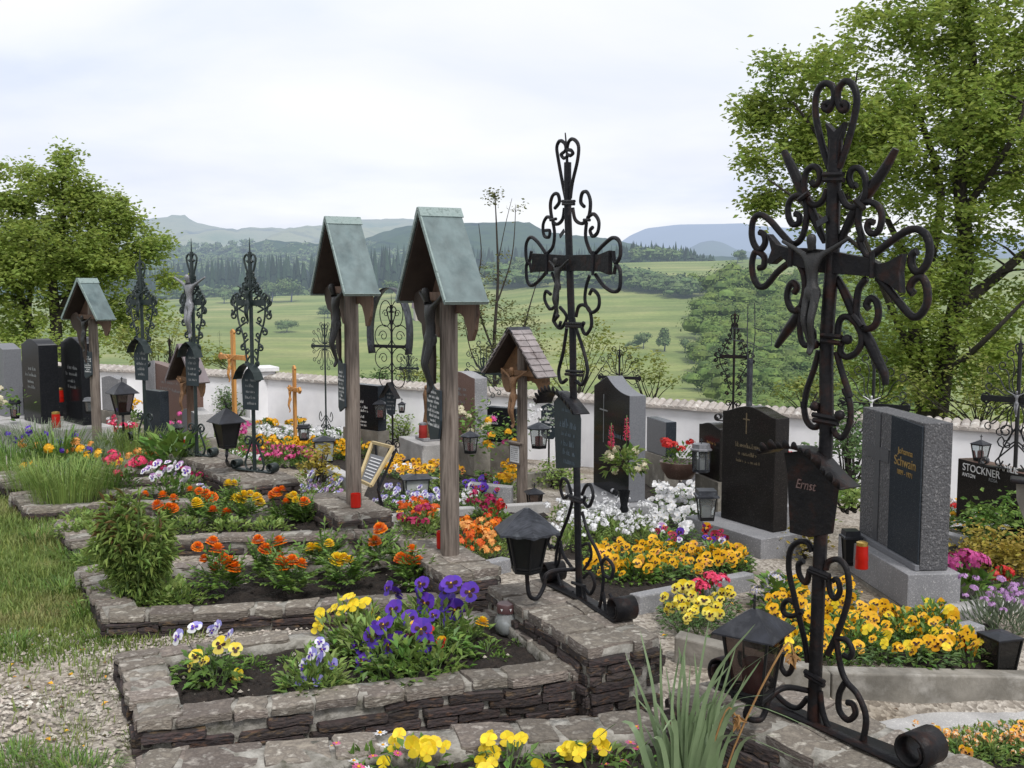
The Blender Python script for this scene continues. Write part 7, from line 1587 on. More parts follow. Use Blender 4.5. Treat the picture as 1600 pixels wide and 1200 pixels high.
# --- bed C
for px, py, lab, col, hd in ((347, 935, 'leftmost orange marigold in the third grave, five blooms close together', 'orange', [(312, 863), (333, 856), (340, 868), (322, 880), (350, 880), (338, 892), (360, 885), (362, 893)]),
                             (458, 938, 'orange marigold low in the front of the third grave', 'orange', [(441, 888), (456, 886), (468, 890), (449, 893)]), (415, 912, 'orange marigold at the back of the third grave, three round blooms', 'orange', [(404, 850), (436, 853), (414, 863), (434, 873)]),
                             (540, 926, 'yellow marigold in the front of the third grave', 'yellow', [(527, 879), (537, 876), (546, 880)]), (505, 898, 'yellow marigold at the back of the third grave', 'yellow', [(488, 862), (513, 856), (495, 864)]),
                             (640, 922, 'orange marigold at the right end of the third grave beside the stone block', 'orange', [(628, 878), (643, 865), (653, 881), (640, 880)]), (600, 895, 'orange marigold with a lone high bloom, third grave right', 'orange', [(587, 853), (595, 835)])):
    b = SB(px, py, .045); plant('marigold', lab, b, 'marigold', [('marigold:' + col, len(hd))], 1.1, heads=heads_from(b, hd), upright=True, fsc=1.1, folsc=1.35)
b = SB(210, 948, .04); root = thing('peony_bush', 'big leafy green peony bush with reddish tips at the left of the third grave', 'shrub', b); mb, ms_ = MB(), MB()
for i in range(95):
    a = R.uniform(0, 6.3); q = .19 * math.sqrt(R.random()); top = V((q * math.cos(a) * 1.0, q * math.sin(a) * .8, R.uniform(.34, .56) * (1 - .55 * (q / .21) ** 2.6) + .04)); ms_.tube([(top.x * .25, top.y * .25, 0), (top.x * .7, top.y * .7, top.z * .6), top], (.004, .002), 4, cap=False)
    for k in range(38):
        t = R.uniform(.25, 1); p = V((top.x * t, top.y * t, top.z * t)); d = V((math.cos(a) * .7, math.sin(a) * .7, R.uniform(-.1, .9))) + rv(.9); mb.leaf(p, d, V((0, 0, 1)) + rv(.3), R.uniform(.04, .075), .0155, 1 if top.z * t > .34 and R.random() < .2 else 0, .15, .3)
ms_.build('stems', M['stem'], root); mb.build('foliage', [M['leafP'], M['leafBr']], root)
for i, (px, py) in enumerate([(175, 935), (200, 945), (235, 948), (265, 942), (285, 945), (160, 905), (150, 880), (255, 925), (190, 925), (225, 935)]):
    plant('ground_cover_plant', 'bright green low cushion plant at the foot of the peony bush', SB(px, py, .05), 'low', [], R.uniform(1.0, 1.4), 'low cushion plants below the peony', cat='plant')
# --- bed D
for px, py, lab, col, hd in ((268, 830, 'leftmost orange marigold cluster of the fourth grave, beside the peony bush', 'orange', [(230, 778), (256, 780), (271, 784), (249, 794), (264, 796), (252, 800), (270, 798)]), (322, 812, 'orange marigold at the back of the fourth grave', 'orange', [(300, 771), (312, 773), (322, 777), (330, 782)]), (314, 822, 'single yellow marigold in the fourth grave', 'yellow', [(308, 789), (310, 793)]),
                             (340, 828, 'low marigold with two small red-orange blooms in the fourth grave', 'redorange', [(333, 799), (354, 803)]), (388, 818, 'yellow marigold with a broad row of blooms in the fourth grave', 'yellow', [(370, 785), (380, 781), (390, 779), (400, 783), (377, 786), (404, 791)]), (364, 800, 'small yellow marigold below the white-lidded jar', 'yellow', [(358, 764), (365, 763)]),
                             (438, 820, 'red-orange marigold right of the broad yellow one, fourth grave', 'orange', [(427, 778), (440, 771), (446, 788), (433, 775)]), (462, 818, 'yellow marigold near the right end of the fourth grave', 'yellow', [(450, 779), (458, 777), (462, 782)]), (478, 822, 'rightmost small orange marigold of the fourth grave', 'orange', [(476, 788)])):
    b = SB(px, py, .05); plant('marigold', lab, b, 'marigold', [('marigold:' + col, len(hd))], 1.1, heads=heads_from(b, hd), upright=True, fsc=1.15, folsc=1.1)
for px, py in [(120, 835), (140, 838), (165, 840), (150, 822), (125, 818), (190, 832), (290, 832), (420, 832), (360, 832)]:
    plant('ground_cover_plant', 'yellow-green cushion plant at the left end of the fourth grave', SB(px, py, .06), 'low', [], R.uniform(1.1, 1.5), 'cushion plants in the fourth grave', cat='plant')
# --- bed E and beyond, lush planting
def tuft(label, px, py, h, rad, n, mat, dz=.06, lean=.5, name='grass_tuft', wd=.006, group=None):
    b = SB(px, py, dz); root = thing(name, label, 'plant', b, group=group); mb = MB()
    for i in range(n):
        a = R.uniform(0, 6.3); q = rad * math.sqrt(R.random()) * .5; p = V((q * math.cos(a), q * math.sin(a), 0)); L_ = h * R.uniform(.35, 1.15); o_ = V((math.cos(a), math.sin(a), 0)) * L_ * lean * R.uniform(.2, 1); mb.blade([p, p + o_ * .35 + V((0, 0, L_ * .45)), p + o_ * .9 + V((0, 0, L_ * .78)), p + o_ * 1.7 + V((0, 0, L_ * .74))], wd * R.uniform(.7, 1.3), (math.sin(a), -math.cos(a), 0))
    mb.build('blades', mat, root); return root
tuft('big feathery yellow-green grass clump in the fifth grave', 105, 786, .36, .5, 700, M['leafP']); tuft('feathery grass clump behind the first at the left', 60, 765, .3, .45, 420, M['leafP']); tuft('green grassy clump left of the bright pink geranium', 150, 770, .3, .4, 420, M['leafG'])
tuft('fine grassy plant at the left border above the lawn', 15, 735, .3, .6, 420, M['leafG']); tuft('tall broad-bladed plant behind the orange flowers at the far left', 85, 722, .34, .45, 260, M['leafG'], wd=.014); tuft('feathery pale plant in front of the dark stele', 215, 712, .3, .6, 500, M['leafP']); tuft('soft grey-green plant with a purple haze before the far left plinth', 60, 690, .25, .7, 420, M['leafGrey'])
def gplant(lab, px, py, fol, fl, sc=1.0, dz=.06, **k):
    b = SB(px, py, dz); hd = k.pop('hd', None); nm = k.pop('name', 'flowering_plant')
    return plant(nm, lab, b, fol, fl, sc, heads=heads_from(b, hd) if hd else None, **k)
gplant('bright pink geranium with four round flower heads at the left', 195, 768, 'mound', [('cluster:pink:.05:34:.014', 5)], 1.3, hd=[(181, 722), (178, 730), (205, 735), (213, 730), (186, 745)], name='geranium', upright=True)
gplant('white and mauve petunia in the middle of the fifth grave', 262, 780, 'mound', [(PY['mauve'], 9), ('pansy:white:white:mauve', 6)], 1.4, hd=[(240, 745), (250, 740), (262, 738), (275, 742), (283, 748), (258, 748), (270, 752), (245, 755), (235, 748), (278, 760), (265, 745), (252, 752), (270, 740), (284, 757), (276, 768)], name='petunia')
gplant('single white pansy with a violet face right of the petunia', 315, 782, 'pansy', [(PY['lw'], 2)], 1.0, hd=[(312, 757), (318, 763)], name='pansy')
gplant('crimson red flowers behind the white petunia', 300, 765, 'mound', [('cluster:magenta:.03:20:.012', 7)], 1.2, hd=[(285, 735), (296, 742), (310, 745), (325, 748), (260, 735), (245, 730), (333, 752)], name='geranium', upright=True)
gplant('broad grey-green leafy plant before the silver-figured cross', 262, 738, 'big', [], 1.6, name='leafy_plant'); gplant('second leafy plant behind the crimson flowers', 285, 728, 'big', [], 1.4, name='leafy_plant')
for px, py, c, lab in ((40, 712, 'apricot', 'pale orange lily-like flowers near the left border'), (47, 738, 'gold', 'single orange-yellow flower low at the left border'), (82, 722, 'gold', 'orange flower in the middle of the left greenery'), (125, 712, 'apricot', 'cream and orange flowers left of the distant roofed post'), (168, 736, 'gold', 'small yellow flowers left of the pink geranium'), (122, 725, 'gold', 'small orange flower above the feathery grass'), (222, 722, 'apricot', 'orange flower beside the leafy plants'), (232, 712, 'apricot', 'brownish orange flower before the dark stele')):
    gplant(lab, px, py + 14, 'moundp', [('cluster:%s:.035:14:.02' % c, 3 if c == 'apricot' else 2)], 1.1, name='flowering_plant', hz=(.12, .2), spread=.1)
for px, py in ((70, 705), (120, 720), (0, 700), (105, 705), (60, 690)):
    gplant('blue-violet flowers scattered in the greenery at the far left', px, py + 10, 'weed', [('cluster:purple:.025:12:.014', 3)], 1.3, group='blue-violet flowers at the far left', hz=(.1, .16), spread=.12)
for i in range(26):
    px = R.uniform(-10, 330); py = R.uniform(695, 778)
    if py > 742 + (px / 330) * 12 and px < 40: continue
    gplant('green leafy filler plant in the overgrown graves at the left', px, py, R.choice(['mound', 'moundp', 'low', 'grey']), [], R.uniform(.9, 1.5), group='filler plants in the overgrown left graves', cat='plant', name='leafy_plant')

# ------------------------------------------------------------------ planted patches (each plant is its own object)
def patch(name, label, group, quad, n, fol, fl, sc=1.0, h=.02, rowj=.35, **k):
    a, b, c, d = [G(px, py, h) for px, py in quad]; W = ((b - a).length + (c - d).length) / 2; Hh = ((d - a).length + (c - b).length) / 2
    nx = max(1, round(math.sqrt(n * W / max(Hh, .05)))); ny = max(1, round(n / nx))
    for j in range(ny):
        for i in range(nx):
            u = (i + .5 + R.uniform(-rowj, rowj)) / nx; v_ = (j + .5 + R.uniform(-rowj, rowj)) / ny; p = a.lerp(b, u).lerp(d.lerp(c, u), v_); p.z = Z(p.x, p.y) + h - .01
            f = fl() if callable(fl) else fl; plant(name, label, p, fol() if callable(fol) else fol, f, sc * R.uniform(.88, 1.15), group, **k)
def bedsoil(label, quad, h=.03):
    a, b, c, d = [G(px, py, h) for px, py in quad]; root = thing('flower_bed_soil', label, 'soil', (a + c) / 2); mb = MB(); n, m = 24, 16
    for j in range(m + 1):
        for i in range(n + 1): p = a.lerp(b, i / n).lerp(d.lerp(c, i / n), j / m); mb.v.append(V((p.x, p.y, Z(p.x, p.y) + h * (0 if i in (0, n) or j in (0, m) else 1) + R.uniform(-.012, .012) - .004)))
    for j in range(m):
        for i in range(n): q = j * (n + 1) + i; mb.f.append([q, q + 1, q + n + 2, q + n + 1]); mb.m.append(0)
    mb.build('earth', M['soil'], root, world=True)
bedsoil('dark earth under the yellow pansies at the lower right', [(1075, 1000), (1590, 1056), (1560, 968), (1180, 945)])
bedsoil('dark earth under the golden pansies in the middle right', [(905, 935), (1175, 900), (1175, 870), (905, 850)])
bedsoil('dark earth under the white flowers before the black headstone', [(870, 870), (1090, 845), (1090, 740), (920, 790)])
bedsoil('dark earth under the begonias right of the post', [(600, 800), (800, 880), (860, 800), (700, 770)])
bedsoil('dark earth at the bottom right corner', [(1370, 1230), (1720, 1200), (1720, 1130), (1390, 1160)])
bedsoil('dark earth under the pink hydrangea at the right', [(1460, 955), (1640, 935), (1640, 790), (1465, 840)])
bedsoil('dark earth under the striped far bed', [(395, 722), (570, 740), (590, 680), (400, 655)])
bedsoil('dark earth under the orange pansies behind the posts', [(560, 790), (740, 790), (760, 740), (590, 720)])
patch('pansy', 'golden dark-faced pansy in the big bed before the dark blue headstone', 'golden pansies at the lower right', [(1205, 1046), (1545, 1052), (1460, 975), (1200, 970)], 34, lambda: R.choice(['pansydark', 'pansy', 'mound']), lambda: [(PY['gold'], R.choice([2, 4, 6, 7])), (PY['yellow'], 1)], 1.1)
patch('pansy', 'golden pansy growing left of the plinth of the dark blue headstone', 'golden pansies beside the thick plinth', [(1215, 965), (1330, 975), (1320, 930), (1205, 935)], 6, 'pansydark', [(PY['gold'], 8)], 1.15)
patch('pansy', 'orange-yellow pansy in the middle bed before the brown-black headstone', 'orange-yellow pansies of the middle bed', [(925, 925), (1170, 895), (1150, 872), (915, 870)], 26, lambda: R.choice(['pansydark', 'pansy', 'mound']), lambda: [(PY['gold'], R.choice([3, 5, 7, 8])), (PY['orange'], R.choice([0, 0, 2]))], 1.05)
patch('pansy', 'mixed red, violet and yellow pansy at the far end of the middle bed', 'mixed pansies of the middle bed', [(1040, 868), (1160, 868), (1110, 848), (1040, 845)], 5, 'pansydark', lambda: [(PY['dred'], 3), (PY['mauve'], 1), (PY['red'], 2), (PY['purple'], 2)], 1.1)
patch('pansy', 'pale yellow brown-eyed pansy, left of the nearest lantern', 'pale yellow pansies left of the nearest lantern', [(1025, 985), (1130, 992), (1150, 955), (1030, 950)], 7, 'pansydark', [(PY['pale'], 6)], 1.1)
patch('alyssum', 'white ball-headed flower in front of the black headstone', 'white ball flowers before the black headstone', [(880, 860), (1015, 852), (1000, 800), (870, 810)], 22, 'moundp', [('cluster:white:.022:13:.011', 11)], 1.15, upright=True, hz=(.1, .19), spread=.12)
patch('pansy', 'white pansy in the bed right of the black headstone', 'white pansies right of the black headstone', [(1018, 838), (1090, 845), (1090, 768), (1018, 765)], 26, 'pansy', [(PY['white'], 9)], .95)
patch('pansy', 'yellow and lilac pansy behind the white ones by the silver-lidded lantern', 'yellow-lilac pansies behind the white ones', [(1015, 760), (1075, 762), (1075, 742), (1015, 742)], 5, 'pansy', [(PY['gold'], 4), (PY['mauve'], 4)], 1.1)
patch('begonia', 'orange-red begonia right of the nearer copper-roofed post', 'orange-red begonias right of the nearer post', [(715, 878), (800, 882), (790, 832), (705, 830)], 9, 'moundp', lambda: [('cluster:%s:.028:9:.017' % R.choice(['orange', 'redorange', 'apricot']), 7)], 1.1, hz=(.09, .16), upright=True)
patch('begonia', 'dark red and yellow begonia left of the nearer copper-roofed post', 'dark red begonias left of the nearer post', [(620, 836), (690, 850), (690, 815), (630, 805)], 6, 'moundp', lambda: [('cluster:%s:.028:9:.016' % R.choice(['magenta', 'redorange']), 5), (PY['gold'], 2)], 1.1, hz=(.09, .16), upright=True)
patch('begonia', 'red and magenta begonia behind the orange ones', 'red begonias behind the orange ones', [(720, 828), (790, 825), (770, 800), (715, 800)], 4, 'mound', lambda: [('cluster:%s:.028:9:.016' % R.choice(['magenta', 'red', 'redorange']), 6)], 1.1, hz=(.1, .17), upright=True)
patch('pansy', 'pale blue-white pansy round the box lantern before the framed slate', 'pale pansies round the box lantern', [(590, 800), (690, 812), (700, 785), (590, 772)], 12, 'pansy', [(PY['lw'], 5)], 1.05)
patch('pansy', 'white pansy just right of the nearer post', 'white pansies right of the nearer post', [(715, 795), (745, 800), (745, 780), (718, 778)], 3, 'pansy', [(PY['white'], 5)], 1.0)
patch('pansy', 'lilac flower in the small bed left of the left copper-roofed post', 'lilac flowers left of the left post', [(465, 792), (545, 790), (535, 755), (470, 752)], 9, 'moundp', [(PY['lw'], 6), ('cluster:mauve:.02:9:.01', 3)], 1.05)
patch('pansy', 'violet and crimson pansy below the hanging hexagonal lantern', 'violet and crimson pansies below the hanging lantern', [(728, 790), (785, 785), (780, 762), (728, 765)], 6, 'pansy', lambda: R.choice([[(PY['purple'], 8)], [(PY['dred'], 8)], [(PY['purple'], 5), (PY['dred'], 3)]]), 1.1)
patch('pansy', 'bright yellow flower left of the notice post', 'bright yellow flowers left of the notice post', [(780, 780), (806, 780), (806, 745), (778, 745)], 5, 'mound', [('cluster:gold:.032:12:.018', 5)], 1.1, hz=(.1, .2), upright=True)
patch('pansy', 'yellow-orange pansy in the far bed behind the framed slate', 'yellow-orange pansies behind the framed slate', [(590, 745), (715, 775), (720, 745), (600, 722)], 20, 'pansydark', lambda: [(PY['gold'], 6), (PY['orange'], 3)], 1.05)
patch('pansy', 'orange pansy in the row behind the hexagonal blue-hatted lantern', 'orange pansies behind the blue-hatted lantern', [(815, 722), (900, 722), (900, 705), (815, 700)], 7, 'pansy', [(PY['orange'], 5), (PY['gold'], 3)], 1.05)
patch('pansy', 'yellow flower in the front stripe of the far bed by the slim orange crucifix', 'front yellow stripe of the far bed', [(400, 712), (560, 720), (560, 704), (400, 700)], 18, 'mound', [('cluster:gold:.034:12:.02', 9)], 1.2, upright=True, spread=.12)
patch('daisy', 'white flower in the middle stripe of the far bed by the slim orange crucifix', 'white stripe of the far bed', [(400, 694), (560, 704), (560, 690), (400, 682)], 18, 'mound', [('cluster:white:.034:10:.02', 9)], 1.2, upright=True, spread=.12)
patch('pansy', 'yellow flower in the back stripe of the far bed below the wall', 'back yellow stripe of the far bed', [(405, 680), (560, 688), (560, 674), (405, 664)], 18, 'mound', [('cluster:gold:.034:12:.02', 9)], 1.2, upright=True, spread=.12)
patch('begonia', 'pink-purple flower along the near edge of the far striped bed', 'pink edge of the far striped bed', [(370, 722), (495, 732), (495, 716), (370, 706)], 16, 'mound', [('cluster:rose:.03:10:.016', 5), ('cluster:magenta:.025:10:.014', 3)], 1.05, upright=True)
patch('salvia', 'blue-violet flower below the white wall, left of the slim orange crucifix', 'blue-violet flowers below the wall', [(400, 664), (470, 668), (470, 656), (400, 652)], 6, 'mound', [('cluster:purple:.028:10:.014', 7)], 1.15, upright=True, hz=(.12, .2))
patch('geranium', 'pink and white geranium before the reddish-paned hat lantern', 'pink geraniums at the far left', [(158, 690), (215, 692), (215, 680), (158, 676)], 6, 'mound', [('cluster:pink:.03:12:.015', 5), ('cluster:white:.025:9:.014', 2)], 1.15, upright=True, hz=(.12, .2))
patch('pansy', 'yellow flower beyond the distant roofed post', 'yellow flowers beyond the distant post', [(160, 660), (215, 664), (215, 655), (160, 650)], 5, 'mound', [('cluster:gold:.04:12:.02', 5)], 1.3, upright=True, hz=(.15, .25))
patch('geranium', 'pink rose bloom round the closed black hat lantern', 'pink blooms round the closed black hat lantern', [(255, 700), (395, 712), (395, 696), (255, 684)], 9, 'mound', [('cluster:hotpink:.03:12:.018', 3)], 1.2, upright=True, hz=(.15, .3))
patch('pansy', 'white petunia at the foot of the two narrow iron crosses', 'white petunias at the narrow crosses', [(345, 742), (395, 742), (395, 722), (345, 722)], 5, 'mound', [(PY['white'], 6)], 1.1)
patch('pansy', 'faded apricot pansy at the bottom right corner', 'apricot pansies at the bottom right corner', [(1430, 1200), (1640, 1190), (1640, 1150), (1420, 1170)], 18, lambda: R.choice(['moundp', 'low', 'pansy']), lambda: [('cluster:apricot:.018:9:.012:cream', R.choice([1, 3, 4])), (PY['orange'], 1)], .9, fsc=.8)
# single garden plants on the right
def gp(label, px, py, fol, fl, sc=1.0, h=.02, **k):
    b = G(px, py, h); hd = k.pop('hd', None); nm = k.pop('name', 'flowering_plant')
    return plant(nm, label, b, fol, fl, sc, heads=heads_from(b, hd) if hd else None, **k)
gp('hot pink geranium in the grave right of the middle iron cross', 1105, 942, 'mound', [('cluster:pink:.05:36:.015', 5)], 1.1, hd=[(1090, 912), (1110, 905), (1125, 910), (1084, 930), (1098, 918)], name='geranium', upright=True)
gp('lilac hydrangea with faded cream heads behind the nearest lantern', 1210, 945, 'big', [('cluster:hydr:.06:46:.016:cream', 4)], .9, hd=[(1178, 920), (1195, 910), (1212, 900), (1190, 925)], name='hydrangea', upright=True)
gp('pink hydrangea with large bright green leaves right of the thick plinth', 1512, 942, 'big', [('cluster:hotpink:.07:60:.018', 4)], 1.15, hd=[(1475, 886), (1490, 884), (1512, 880), (1525, 884)], name='hydrangea', upright=True)
gp('scarlet begonia at the right edge beside the pink hydrangea', 1565, 920, 'mound', [('cluster:red:.035:12:.022', 5)], 1.1, hd=[(1556, 898), (1565, 892), (1575, 895), (1570, 905), (1558, 906)], name='begonia', upright=True)
for px, py, lab in ((1555, 965, 'left one of two lilac sea-thrift cushions at the right edge'), (1592, 968, 'right one of two lilac sea-thrift cushions at the right edge')):
    gp(lab, px, py + 20, 'grey', [('cluster:mauve:.018:14:.009', 16)], 1.3, name='sea_thrift', hz=(.14, .24), spread=.15, upright=True)
gp('white daisy cushion before the golden conifer at the right', 1535, 862, 'moundp', [('daisy:white:.025', 16)], 1.4, name='daisy', hz=(.14, .22), spread=.15, upright=True)
shrub('golden_conifer', 'feathery golden-yellow dwarf conifer at the right behind the daisies', G(1545, 885), [((lambda q: q)(G(1545, 870, .1)), (.30, .25, .22), 1), (G(1590, 880, .1), (.18, .2, .2), .6)], 1500, .045, M['leafYel'], ncl=60, crad=.09)
shrub('rose_bush', 'green rose bush in front of the brown family headstone', G(1550, 825), [(G(1552, 815, .28), (.30, .25, .24), 1), (G(1530, 820, .15), (.2, .2, .15), .5)], 900, .055, M['leafG'], ncl=45, crad=.1)
for px, py, c, lab in ((1490, 812, 'gold', 'orange and yellow flowers right of the dark blue headstone'), (1478, 818, 'white', 'white small flowers hugging the rough granite band'), (1500, 822, 'red', 'red flowers right of the dark blue headstone'), (1535, 825, 'gold', 'yellow flowers at the foot of the rose bush'), (1562, 828, 'red', 'deep red flowers right of the rose bush'), (1585, 815, 'red', 'red and white flowers below the beige plate'), (1510, 838, 'redorange', 'rust-red flowers in front of the golden conifer'), (1480, 835, 'gold', 'yellow flowers low beside the rough granite edge')):
    gp(lab, px, py, 'mound', [('cluster:%s:.03:12:.017' % c, 5)], 1.1, hz=(.12, .22), upright=True)
patch('pansy', 'white flower far right below the family headstone', 'white flowers at the wall right of the dark blue headstone', [(1470, 800), (1500, 800), (1500, 785), (1470, 785)], 3, 'mound', [('cluster:white:.03:9:.015', 5)], 1.2, upright=True, hz=(.15, .3))
# bouquet in a vase before the black headstone
b = P(975, 800, -.08); root = thing('bouquet_vase', 'vase with cream flowers and two tall crimson flower spikes before the black headstone', 'bouquet', b); b0 = b
mb = MB(); mb.lathe([(.03, 0), (.035, .02), (.025, .05), (.045, .16), (.042, .16), (.03, .12)], 14); mb.build('vase', M['granitepol'], root, smoothang=.8)
mb = MB(); cc = PD(975, 725, b.y) - b
for i in range(150): d = rdir(-.5, 1); mb.leaf(cc + V((d.x * .15, d.y * .12, d.z * .13)) * R.uniform(.3, 1), d + rv(.5), (0, 0, 1), .07, .032, 0 if R.random() < .75 else 1, .2, .2)
mb.build('foliage', [M['leafP'], M['leafG']], root)
for i in range(12): d = rdir(-.6, 1); mobj('flower', fmesh('cluster:cream:.03:12:.02'), root, cc + V((d.x * .15, d.y * .13, d.z * .12)), face_rot(d), 1.0)
for px, py in ((955, 702), (979, 690)): q = PD(px, py, b.y) - b; mobj('flower_spike', fmesh('spike:magenta' if False else 'spike:pink'), root, q, (0, 0, 0), 1.25)
# planter with red geranium by the wall, stray bouquets
b = PD(1062, 738, 9.0); root = thing('planter', 'dark red bowl planter with a scarlet geranium behind the white pansies', 'planter', b); mb = MB(); mb.lathe([(.11, -.05), (.17, .04), (.18, .10), (.16, .10), (.1, .07)], 18); mb.build('bowl', M['redstone'], root, smoothang=.8); mb = foliage_mound(.16, .16, 140, .05); 
for i in range(len(mb.v)): mb.v[i] = mb.v[i] + V((0, 0, .08))
mb.build('foliage', [M['leafG'], M['stem']], root)
for i in range(7): mobj('flower', fmesh('cluster:red:.045:26:.016'), root, (R.uniform(-.13, .13), R.uniform(-.1, .1), R.uniform(.2, .27)), (0, 0, 0), 1)
gp('white and yellow flowers in a vase behind the square name plate', 850, 700, 'mound', [('cluster:white:.04:14:.02', 4), ('cluster:gold:.03:9:.018', 3)], 1.8, d_=None) if False else None
b = PD(740, 690, 9.9); root = thing('cut_flowers', 'spray of white roses and leaves left of the small brown name tin', 'bouquet', b); mb = MB(); leafcloud(mb, (0, 0, .2), 160, .22, .055); mb.build('foliage', M['leafG'], root)
for i in range(8): mobj('flower', fmesh('cluster:cream:.03:12:.02'), root, (R.uniform(-.15, .15), R.uniform(-.1, 0), R.uniform(.1, .36)), (0, 0, 0), 1.1)
b = PD(775, 712, 9.6); root = thing('cut_flowers', 'yellow and pink flowers left of the shingled shrine post', 'bouquet', b); mb = MB(); leafcloud(mb, (0, 0, .2), 200, .28, .055); mb.build('foliage', M['leafG'], root)
for i in range(9): mobj('flower', fmesh('cluster:%s:.03:12:.02' % ('gold' if i < 6 else 'hotpink')), root, (R.uniform(-.1, .18), R.uniform(-.15, 0), R.uniform(.05, .36)), (0, 0, 0), 1.2)
b = PD(0, 650, 10.6); root = thing('cut_flowers', 'white bouquet cut by the left border before the leftmost headstone', 'bouquet', b); mb = MB(); leafcloud(mb, (0, 0, .16), 120, .24, .06); mb.build('foliage', M['leafG'], root)
for i in range(9): mobj('flower', fmesh('cluster:cream:.03:12:.02'), root, (R.uniform(-.12, .12), R.uniform(-.15, 0), R.uniform(.1, .34)), (0, 0, 0), 1.3)
b = PD(858, 700, 9.4); root = thing('cut_flowers', 'white blossoms and dry twigs behind the square name plate', 'bouquet', b); mb = MB(); leafcloud(mb, (-.05, 0, .3), 90, .3, .05); mb.build('foliage', M['leafGrey'], root)
for i in range(6): mobj('flower', fmesh('cluster:white:.03:10:.016'), root, (R.uniform(-.2, .0), 0, R.uniform(.25, .5)), (0, 0, 0), 1.1)
# evergreens and shrubs between the graves
def sg(label, px, py, rx, rz, mat, ls=.05, n=600, name='evergreen_shrub', dz=None, d=None):
    b = G(px, py) if d is None else PD(px, py, d); return shrub(name, label, b, [(b + V((0, 0, dz if dz is not None else rz * .8)), (rx, rx, rz), 1)], n, ls, M[mat], ncl=max(20, n // 18), crad=rx * .4)
sg('dark evergreen shrub right of the plain black iron cross, before the wall', 365, 655, .30, .28, 'leafD', .05, 900)
sg('dark green clipped shrub behind the hooded plaque of the two-ring cross', 408, 655, .24, .30, 'leafD', .05, 700)
sg('round light green bush below the wall between the two posts', 628, 690, .42, .22, 'leafP', .05, 900)
sg('green grassy cushion between the brown-black headstone and the hooded plaque', 1250, 830, .22, .13, 'leafP', .05, 500, 'cushion_plant')
sg('green grassy cushion right of the hooded plaque before the dark blue headstone', 1328, 800, .20, .12, 'leafP', .05, 400, 'cushion_plant', d=7.2)
sg('dark evergreen behind the hooded plaque and the dark blue headstone', 1325, 770, .30, .42, 'leafD', .05, 1100, d=8.2)
sg('yellowing leafy plant in a granite trough at the lower middle, under the box lantern', 500, 752, .16, .16, 'leafYel', .045, 350, 'potted_plant', d=8.0)
sg('green cushion beside the box lantern with frosted panes', 690, 778, .16, .14, 'leafP', .04, 350, 'cushion_plant')
sg('yellowish cushion with dark twigs right of the shingled shrine', 870, 762, .3, .12, 'leafP', .045, 600, 'cushion_plant')
sg('green herb patch left of the shingled shrine post', 760, 770, .2, .10, 'leafG', .04, 300, 'cushion_plant')
sg('low dark hedge plant at the foot of the brown-black headstone', 1040, 905, .22, .06, 'leafG', .04, 350, 'cushion_plant')
sg('yellow-green plant between the hooded plaque and the curled loops of the nearest cross', 1245, 870, .2, .10, 'leafYel', .045, 300, 'cushion_plant')

# ------------------------------------------------------------------ lawn, gravel and weeds
def in_beds(x, y):
    for k in ('B', 'C', 'D', 'E', 'F', 'A'):
        q = BEDS[k][:4]
        if q[2] is None: continue
        pts = [q[0], q[2], q[3], q[1]]; s = None; ok = True
        for a, b in zip(pts, pts[1:] + pts[:1]):
            cr = (b.x - a.x) * (y - a.y) - (b.y - a.y) * (x - a.x)
            if s is None: s = cr > 0
            elif (cr > 0) != s: ok = False; break
        if ok: return True
    return False
mb = MB(); n = 0
while n < 60000:
    y = 3.2 + 8.5 * R.random() ** 1.3; x = lawn_edge(y) + .35 - R.random() ** 1.2 * 4.0
    if x < -.62 * y - .3 or in_beds(x, y): continue
    dens = .5 + .5 * math.sin(x * 3.1 + 1.3 * math.sin(y * 2.3)) * math.sin(y * 2.7 + x)
    g = smooth(4.0, 4.7, y + .5 * math.sin(x * 1.9) * .5 + (x + 2) * -.12)
    if R.random() > (g * (.45 + .55 * dens) + .015): 
        n += .5; continue
    z = Z(x, y) + .0; L_ = R.uniform(.018, .05) * (1 + .5 * (y > 6)); a = R.uniform(0, 6.3); ln = R.uniform(.1, .8) * L_; w_ = R.uniform(.0025, .0045); s = V((math.sin(a), -math.cos(a), 0)) * w_; p = V((x, y, z - .004)); t = p + V((math.cos(a) * ln, math.sin(a) * ln, L_))
    m_ = p + V((math.cos(a) * ln * .3, math.sin(a) * ln * .3, L_ * .6)); mb.add([p - s, p + s, m_ + s * .8, m_ - s * .8, t], [(0, 1, 2, 3), (3, 2, 4)]); n += 1
mb.build('lawn_grass', M['grass'], kind='stuff', label='patchy mown grass along the left of the graves', cat='grass')
mb = MB(); n = 0
while n < 15000:
    q = R.random()
    if q < .55: x = R.uniform(-2.4, -.9); y = R.uniform(2.7, 4.6)
    elif q < .7: x = R.uniform(-2.0, .2); y = R.uniform(4.2, 5.2)
    elif q < .85: x = R.uniform(.4, 3.2); y = R.uniform(3.0, 4.3)
    else: x = R.uniform(-1.2, .9); y = R.uniform(2.9, 4.0)
    n += 1
    if in_beds(x, y) or (x > -1.3 and y < 3.62 + .32 * (x + 1.2)) and x < .5: continue
    z = Z(x, y); s = R.uniform(.004, .011); p = V((x, y, z + s * .25)); o_ = [p + V((s * R.uniform(.7, 1.2) * math.cos(k * PI / 2 + .4), s * R.uniform(.7, 1.2) * math.sin(k * PI / 2 + .4), R.uniform(-.2, .1) * s)) for k in range(4)]; mb.add(o_ + [p + V((rv(.3).x * s, 0, s * .75)), p - V((0, 0, s * .5))], [(0, 1, 4), (1, 2, 4), (2, 3, 4), (3, 0, 4)])
mb.build('gravel_chips', M['pebble'], kind='stuff', label='pale limestone gravel on the path', cat='gravel')
